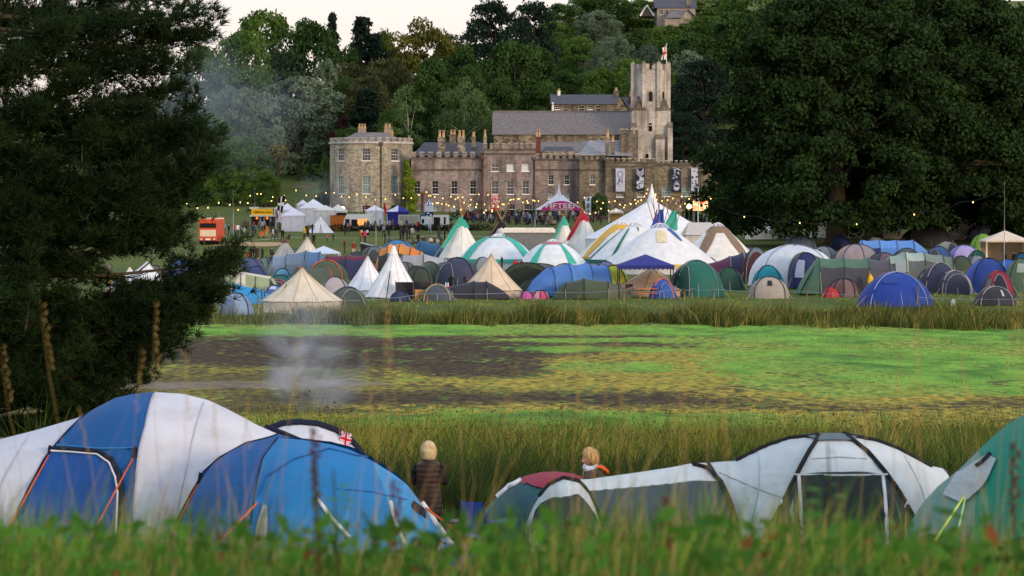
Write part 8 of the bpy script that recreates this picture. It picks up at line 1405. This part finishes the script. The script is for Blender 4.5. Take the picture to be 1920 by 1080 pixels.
def eyes(parent, c, rot, R_=1.):
    for sx in (-1, 1): e_ = MB(); e_.ball(tuple(Vector(c) + rot.to_3x3() @ (Vector((sx * .030, -.078, .010)) * R_)), .011 * R_, 8); e_.build('eye', cm('e4ddd6', rough=.3), parent); i_ = MB(); i_.ball(tuple(Vector(c) + rot.to_3x3() @ (Vector((sx * .030, -.0865, .009)) * R_)), .0045 * R_, 6); i_.build('iris', cm('2c3c4c', rough=.2), parent)
    b_ = MB()
    for sx in (-1, 1): b_.tube([tuple(Vector(c) + rot.to_3x3() @ (Vector((sx * q, -.092 + .35 * (q - .03) ** 1 * .5, .032 + .004 * math.sin((q - .012) * 80))) * R_)) for q in (.014, .026, .038, .046)], .003, 5)
    b_.build('eyebrow', cm('8a6a40'), parent); l_ = MB(); l_.tube([tuple(Vector(c) + rot.to_3x3() @ (Vector((q, -.099 + abs(q) * .25, -.056)) * R_)) for q in (-.02, -.008, 0, .008, .02)], .0032, 5); l_.build('lips', cm('a85f55'), parent)
def hair(parent, c, rot, R_, m, drop, thick=.016, fringe=.25, seed=1, n=1500, strandm=None):
    rg = random.Random(seed); mb = MB(); rr = rot.to_3x3()
    def hp_(u, v):                                                  # cap of hair, open over the face
        a = u * 2 * math.pi; face = max(0, math.cos(a)); tmax = 1.35 + drop * (1 - face ** .45) - .35 * face; t = .02 + v * tmax; z = math.cos(min(t, math.pi * .62)); r = math.sin(min(t, math.pi * .56)) - .30 * max(0, t - 1.76); ex = max(0, t - math.pi * .56); k = 1 + .03 * math.sin(a * 13) + .02 * math.sin(a * 29 + v * 5)
        return tuple(Vector(c) + rr @ (Vector(((.080 + thick) * r * math.sin(a) * k * (1 - .18 * ex), (-(.096 + thick) * r * math.cos(a) + .004) * k * (1 - .15 * ex), (.118 + thick) * z - .10 * ex)) * R_))
    mb.grid(hp_, 56, 18); h_ = mb.build('hair', m, parent); st = MB()
    for i in range(n):
        u = rg.random(); v0 = rg.uniform(0, .8); v1 = min(1.12, v0 + rg.uniform(.2, .5)); pts = [Vector(hp_(u + (v - v0) * .03 * rg.uniform(-1, 1), min(1, v))) for v in (v0, (v0 + v1) / 2, min(1, v1))]; off = (pts[0] - Vector(c)).normalized() * rg.uniform(.0, .004); pts = [p + off * (1 + .6 * k) for k, p in enumerate(pts)]
        sd = (pts[2] - pts[0]).cross(pts[0] - Vector(c)).normalized() * .0022; st.add([pts[0] - sd, pts[0] + sd, pts[1] + sd, pts[1] - sd, pts[2] + sd * .2, pts[2] - sd * .2], [(0, 1, 2, 3), (3, 2, 4, 5)])
    st.build('strands', strandm or m, h_); return h_
def garment(rings, n=28, quilt=None):
    mb = MB(); k = len(rings) - 1
    def f(u, v):
        q = v * k; i = min(k - 1, int(q)); t = q - i; t = t * t * (3 - 2 * t) if False else t; a_, b_ = rings[i], rings[i + 1]; x, y, z, rx_, ry_ = [a_[j] + (b_[j] - a_[j]) * t for j in range(5)]; an = u * 2 * math.pi
        puff = quilt * (abs(math.sin(z * math.pi / .075)) ** .5 - .6) if quilt else 0
        sg = lambda w: math.copysign(abs(w) ** .85, w); return (x + (rx_ + puff) * sg(math.cos(an)), y + (ry_ + puff) * sg(math.sin(an)), z)
    mb.grid(f, n, k * 10); return mb
def rig_hand(parent, wrist, dirv, pal, sz=1., curl=.9):
    """palm with five bent fingers, one continuous skinned surface"""
    d = Vector(dirv).normalized(); sd = d.cross(Vector(pal)).normalized(); up = Vector(pal).normalized(); w_ = Vector(wrist); J = [w_, w_ + d * .035 * sz, w_ + d * .075 * sz]; Rr = [.022 * sz, .027 * sz, .028 * sz]; E = [(0, 1), (1, 2)]
    for i, (o, ln) in enumerate(((-.030, .062), (-.010, .072), (.010, .068), (.029, .052))):
        b = len(J); k0 = w_ + d * .085 * sz + sd * o * sz; k1 = k0 + (d * math.cos(curl * .5) - up * math.sin(curl * .5)) * ln * .45 * sz; k2 = k1 + (d * math.cos(curl * 1.2) - up * math.sin(curl * 1.2)) * ln * .33 * sz; k3 = k2 + (d * math.cos(curl * 1.8) - up * math.sin(curl * 1.8)) * ln * .24 * sz
        J += [k0, k1, k2, k3]; Rr += [.0095 * sz, .0088 * sz, .008 * sz, .0065 * sz]; E += [(2, b), (b, b + 1), (b + 1, b + 2), (b + 2, b + 3)]
    b = len(J); t0 = w_ + d * .03 * sz - sd * .024 * sz; t1 = t0 + (d * .6 - sd * .8) * .03 * sz; t2 = t1 + (d * .9 - sd * .35 - up * .3) * .03 * sz; J += [t0, t1, t2]; Rr += [.013 * sz, .0105 * sz, .008 * sz]; E += [(0, b), (b, b + 1), (b + 1, b + 2)]
    return J, E, Rr
def woman():
    Y = 40.6; X = XW(803, Y); z = ZW(835, Y) - 1.66; root = empty('person', (X, Y, z), 'woman seen from behind with short blonde hair and a brown quilted waistcoat', 'person')
    gil = mat('quilted_brown', '2c1b14', var=.2, scale=8, rough=.55, spec=.3, bump=.006, bscale=40); slv = mat('dark_knit', '1c1a20', var=.2, scale=20, rough=.9); jean = mat('dark_jeans', '1e2536', var=.15, scale=10)
    # continuous body (arms folded in front, legs hidden by the grass)
    J = [(0, 0, .90), (0, 0, 1.10), (0, .0, 1.32), (0, .01, 1.42), (0, .0, 1.50)]; Rr = [(.155, .115), (.14, .105), (.175, .11), (.055, .055), (.05, .05)]; E = [(0, 1), (1, 2), (2, 3), (3, 4)]
    for sd in (-1, 1):
        b = len(J); J += [(sd * .09, 0, .82), (sd * .10, .01, .46), (sd * .10, .02, .08), (sd * .11, .14, .04)]; Rr += [.095, .062, .045, .04]; E += [(0, b), (b, b + 1), (b + 1, b + 2), (b + 2, b + 3)]
        b = len(J); el = Vector((sd * .225, .03, 1.10)); wr = Vector((sd * .12 - .04, .24, 1.20)); J += [(sd * .18, 0, 1.35), tuple(el), tuple(wr)]; Rr += [.055, .045, .030]; E += [(2, b), (b, b + 1), (b + 1, b + 2)]
        hj, he, hr = rig_hand(None, wr, (-sd * .8, .35, .2), (0, -.4, 1), 1.); o_ = len(J); J += [tuple(q) for q in hj]; Rr += hr; E += [(a + o_, b_ + o_) for a, b_ in he] + [(b + 2, o_)]
    me = skin_body('body', J, E, Rr, 2); mi = []
    for p in me.polygons:
        c = p.center; mi.append(2 if c.z < .84 and abs(c.x) < .2 else (0 if (c.z > 1.43 or (c.y > .235 and c.z > 1.0)) else 1))
    for m in (SKIN, slv, jean): me.materials.append(m)
    me.polygons.foreach_set('material_index', mi); me.polygons.foreach_set('use_smooth', [True] * len(mi)); b_ = D.objects.new('body', me); COL.objects.link(b_); b_.parent = root
    hc = (0, .015, 1.575); mb, rot = head(root, hc, math.pi * 1.03, 1.0); mb.build('head', SKIN, b_) ; hm = mat('blonde_hair', 'a08052', color2='d8c698', scale=30, stretch=(1, 1, .15), rough=.5, spec=.4); hair(root, hc, rot, 1.0, hm, .95, .034, seed=3, n=2600, strandm=mat('blonde_strands', 'a88858', color2='dccca0', scale=12, rough=.5)); eyes(b_, hc, rot, 1.0)
    g = garment([(.03, 0, .66, .185, .15), (.02, 0, .80, .18, .145), (.01, 0, .95, .165, .135), (0, 0, 1.10, .158, .13), (0, 0, 1.22, .175, .135), (0, 0, 1.33, .188, .13), (0, .0, 1.40, .16, .115), (0, .005, 1.44, .095, .085)], 44, .011); g.build('waistcoat', gil, root)
    c_ = garment([(0, .005, 1.40, .10, .09), (0, .005, 1.45, .078, .075), (0, .005, 1.50, .082, .08), (0, .005, 1.515, .07, .07)], 28, .004); c_.build('collar', gil, root)
    for sd in (-1, 1):
        s_ = MB(); s_.tube([(sd * .15, .0, 1.36), (sd * .20, .01, 1.28), (sd * .235, .03, 1.12), (sd * .20, .12, 1.13), (sd * .13, .225, 1.19)], [.062, .062, .055, .05, .04], 14); s_.build('sleeve', slv, root)
woman()
def child():
    Y = 42.0; X = XW(1116, Y); z = ZW(840, Y) - 1.36 * 1.22; root = empty('person', (X, Y, z), 'fair haired child in profile with a white scarf and an orange lined hood', 'person')
    root.scale = (1.22, 1.22, 1.22); coat = mat('child_coat', '4a443e', var=.25, scale=9, rough=.8, bump=.006, bscale=30); org = cm('e0602a', var=.1); scf = mat('patterned_scarf', 'a8b4cc', color2='dfe3ea', scale=28, rough=.9, bump=.01, bscale=40); jean = mat('child_jeans', '2a3448', var=.2, scale=9)
    J = [(0, 0, .70), (0, 0, .86), (0, .0, 1.02), (-.02, .0, 1.10), (-.035, .0, 1.17)]; Rr = [(.12, .095), (.11, .09), (.135, .09), (.046, .046), (.042, .042)]; E = [(0, 1), (1, 2), (2, 3), (3, 4)]
    for sd in (-1, 1):
        b = len(J); J += [(0, sd * .075, .62), (.01, sd * .08, .34), (.02, sd * .08, .06), (-.10, sd * .08, .035)]; Rr += [.072, .05, .038, .033]; E += [(0, b), (b, b + 1), (b + 1, b + 2), (b + 2, b + 3)]
        b = len(J); wr = Vector((-.24, sd * .08, .88)); J += [(.0, sd * .135, 1.04), (-.02, sd * .20, .82), tuple(wr)]; Rr += [.044, .036, .025]; E += [(2, b), (b, b + 1), (b + 1, b + 2)]
        hj, he, hr = rig_hand(None, wr, (-1, -sd * .2, -.1), (0, 0, 1), .82); o_ = len(J); J += [tuple(q) for q in hj]; Rr += hr; E += [(a + o_, b_ + o_) for a, b_ in he] + [(b + 2, o_)]
    me = skin_body('body', J, E, Rr, 2); mi = [2 if p.center.z < .64 else (0 if p.center.z > 1.12 or p.center.x < -.235 else 1) for p in me.polygons]
    for m in (SKIN, coat, jean): me.materials.append(m)
    me.polygons.foreach_set('material_index', mi); me.polygons.foreach_set('use_smooth', [True] * len(mi)); b_ = D.objects.new('body', me); COL.objects.link(b_); b_.parent = root
    hc = (-.055, 0, 1.245); mb, rot = head(root, hc, -math.pi / 2 + .25, .90, pitch=.28); mb.build('head', cm('d0a088', var=.05, rough=.55), b_); hm = mat('fair_hair', '94703c', color2='e0c084', scale=45, stretch=(1, 1, .2), rough=.5, spec=.4); hair(root, hc, rot, .90, hm, 1.45, .024, seed=5); eyes(b_, hc, rot, .90)
    g = garment([(0, 0, .58, .135, .17), (0, 0, .75, .13, .165), (0, 0, .90, .125, .165), (0, 0, 1.02, .135, .175), (0, 0, 1.09, .115, .13), (0, 0, 1.12, .085, .09)], 36); g.build('coat', coat, root)
    for sd in (-1, 1): s_ = MB(); s_.tube([(.0, sd * .135, 1.045), (-.005, sd * .19, .97), (-.02, sd * .215, .83), (-.12, sd * .16, .85), (-.225, sd * .09, .88)], [.056, .054, .048, .042, .033], 14); s_.build('sleeve', coat, root)
    s_ = MB(); s_.grid(lambda u, v: (-.045 + (.088 + .018 * math.sin(v * math.pi)) * math.cos(u * 6.2832), (.085 + .02 * math.sin(v * math.pi)) * math.sin(u * 6.2832), 1.07 + .09 * v + .012 * math.sin(u * 15)), 30, 8); s_.grid(lambda u, v: (-.135 - .01 * math.sin(v * 5), -.06 + .11 * u, 1.10 - .24 * v), 6, 8); s_.build('scarf', scf, root)
    h_ = MB(); h_.grid(lambda u, v: (.045 + .085 * math.sin(math.pi * v * .9), (-.12 + .24 * u), 1.15 - .12 * v + .03 * math.sin(u * math.pi)), 12, 10); hd = h_.build('hood', coat, root); l_ = MB(); l_.tube([(.02, -.115, 1.14), (.055, -.12, 1.145), (.10, -.11, 1.12), (.145, -.07, 1.075), (.155, 0, 1.06), (.145, .07, 1.075), (.1, .11, 1.12)], [.016, .022, .026, .024, .02, .02, .012], 10); l_.build('hood_lining', org, hd)
child()
# ================================================================ smoke and haze
def volume(name, loc, scale, dens, col, label, nscale=1.2, thr=.45, seed=0., wisp=(1, 1, 1)):
    mb = MB(); mb.ball((0, 0, 0), 1.0, 20); o = mb.build(name, [], None, loc); o.scale = scale
    m = D.materials.new(name + '_air'); m.use_nodes = True; t = m.node_tree; t.nodes.clear(); N = t.nodes.new; K = t.links.new; out = N('ShaderNodeOutputMaterial'); v = N('ShaderNodeVolumePrincipled'); v.inputs['Color'].default_value = (*col, 1); v.inputs['Anisotropy'].default_value = .2
    tc = N('ShaderNodeTexCoord'); ln = N('ShaderNodeVectorMath'); ln.operation = 'LENGTH'; K(tc.outputs['Object'], ln.inputs[0]); fo = N('ShaderNodeMapRange'); fo.inputs[1].default_value = 1.; fo.inputs[2].default_value = .1; K(ln.outputs['Value'], fo.inputs[0])
    mp = N('ShaderNodeMapping'); mp.inputs['Scale'].default_value = wisp; mp.inputs['Location'].default_value = (seed, seed, 0); K(tc.outputs['Object'], mp.inputs[0]); nz = N('ShaderNodeTexNoise'); nz.inputs['Scale'].default_value = nscale; nz.inputs['Detail'].default_value = 4; nz.inputs['Distortion'].default_value = .8; K(mp.outputs[0], nz.inputs['Vector'])
    nr = N('ShaderNodeMapRange'); nr.inputs[1].default_value = thr; nr.inputs[2].default_value = thr + .28; K(nz.outputs['Fac'], nr.inputs[0]); a = N('ShaderNodeMath'); a.operation = 'MULTIPLY'; K(fo.outputs[0], a.inputs[0]); K(nr.outputs[0], a.inputs[1]); b = N('ShaderNodeMath'); b.operation = 'MULTIPLY'; b.inputs[1].default_value = dens; K(a.outputs[0], b.inputs[0]); K(b.outputs[0], v.inputs['Density']); K(v.outputs[0], out.inputs['Volume']); o.data.materials.append(m)
    return tag(o, label, None, None, 'stuff')
volume('smoke', P(592, 700, 76) , (1.5, 2.2, 1.15), 1.5, (.75, .86, 1), 'thin blue grey campfire smoke drifting over the pond', 1.5, .46, 3., (1, .6, .8))
volume('smoke', P(572, 640, 80), (1.5, 3, 1.3), .5, (.75, .85, 1), 'faint smoke veil rising past the cream bell tent', 1.3, .46, 9.)
volume('smoke', P(600, 590, 150), (5, 6, 2.2), .05, (.72, .82, 1), 'thin veil of smoke lying over the far bank below the cream bell tent', 1.2, .4, 5.)
volume('smoke', P(420, 190, 470), (17, 20, 14), .016, (.6, .76, 1), 'blue wood smoke hanging against the grey green trees', 1.1, .38, 2.)
volume('smoke', P(610, 360, 480), (6, 8, 4), .04, (.7, .8, 1), 'pale smoke behind the market tents beside the round tower', 1.1, .38, 7.)
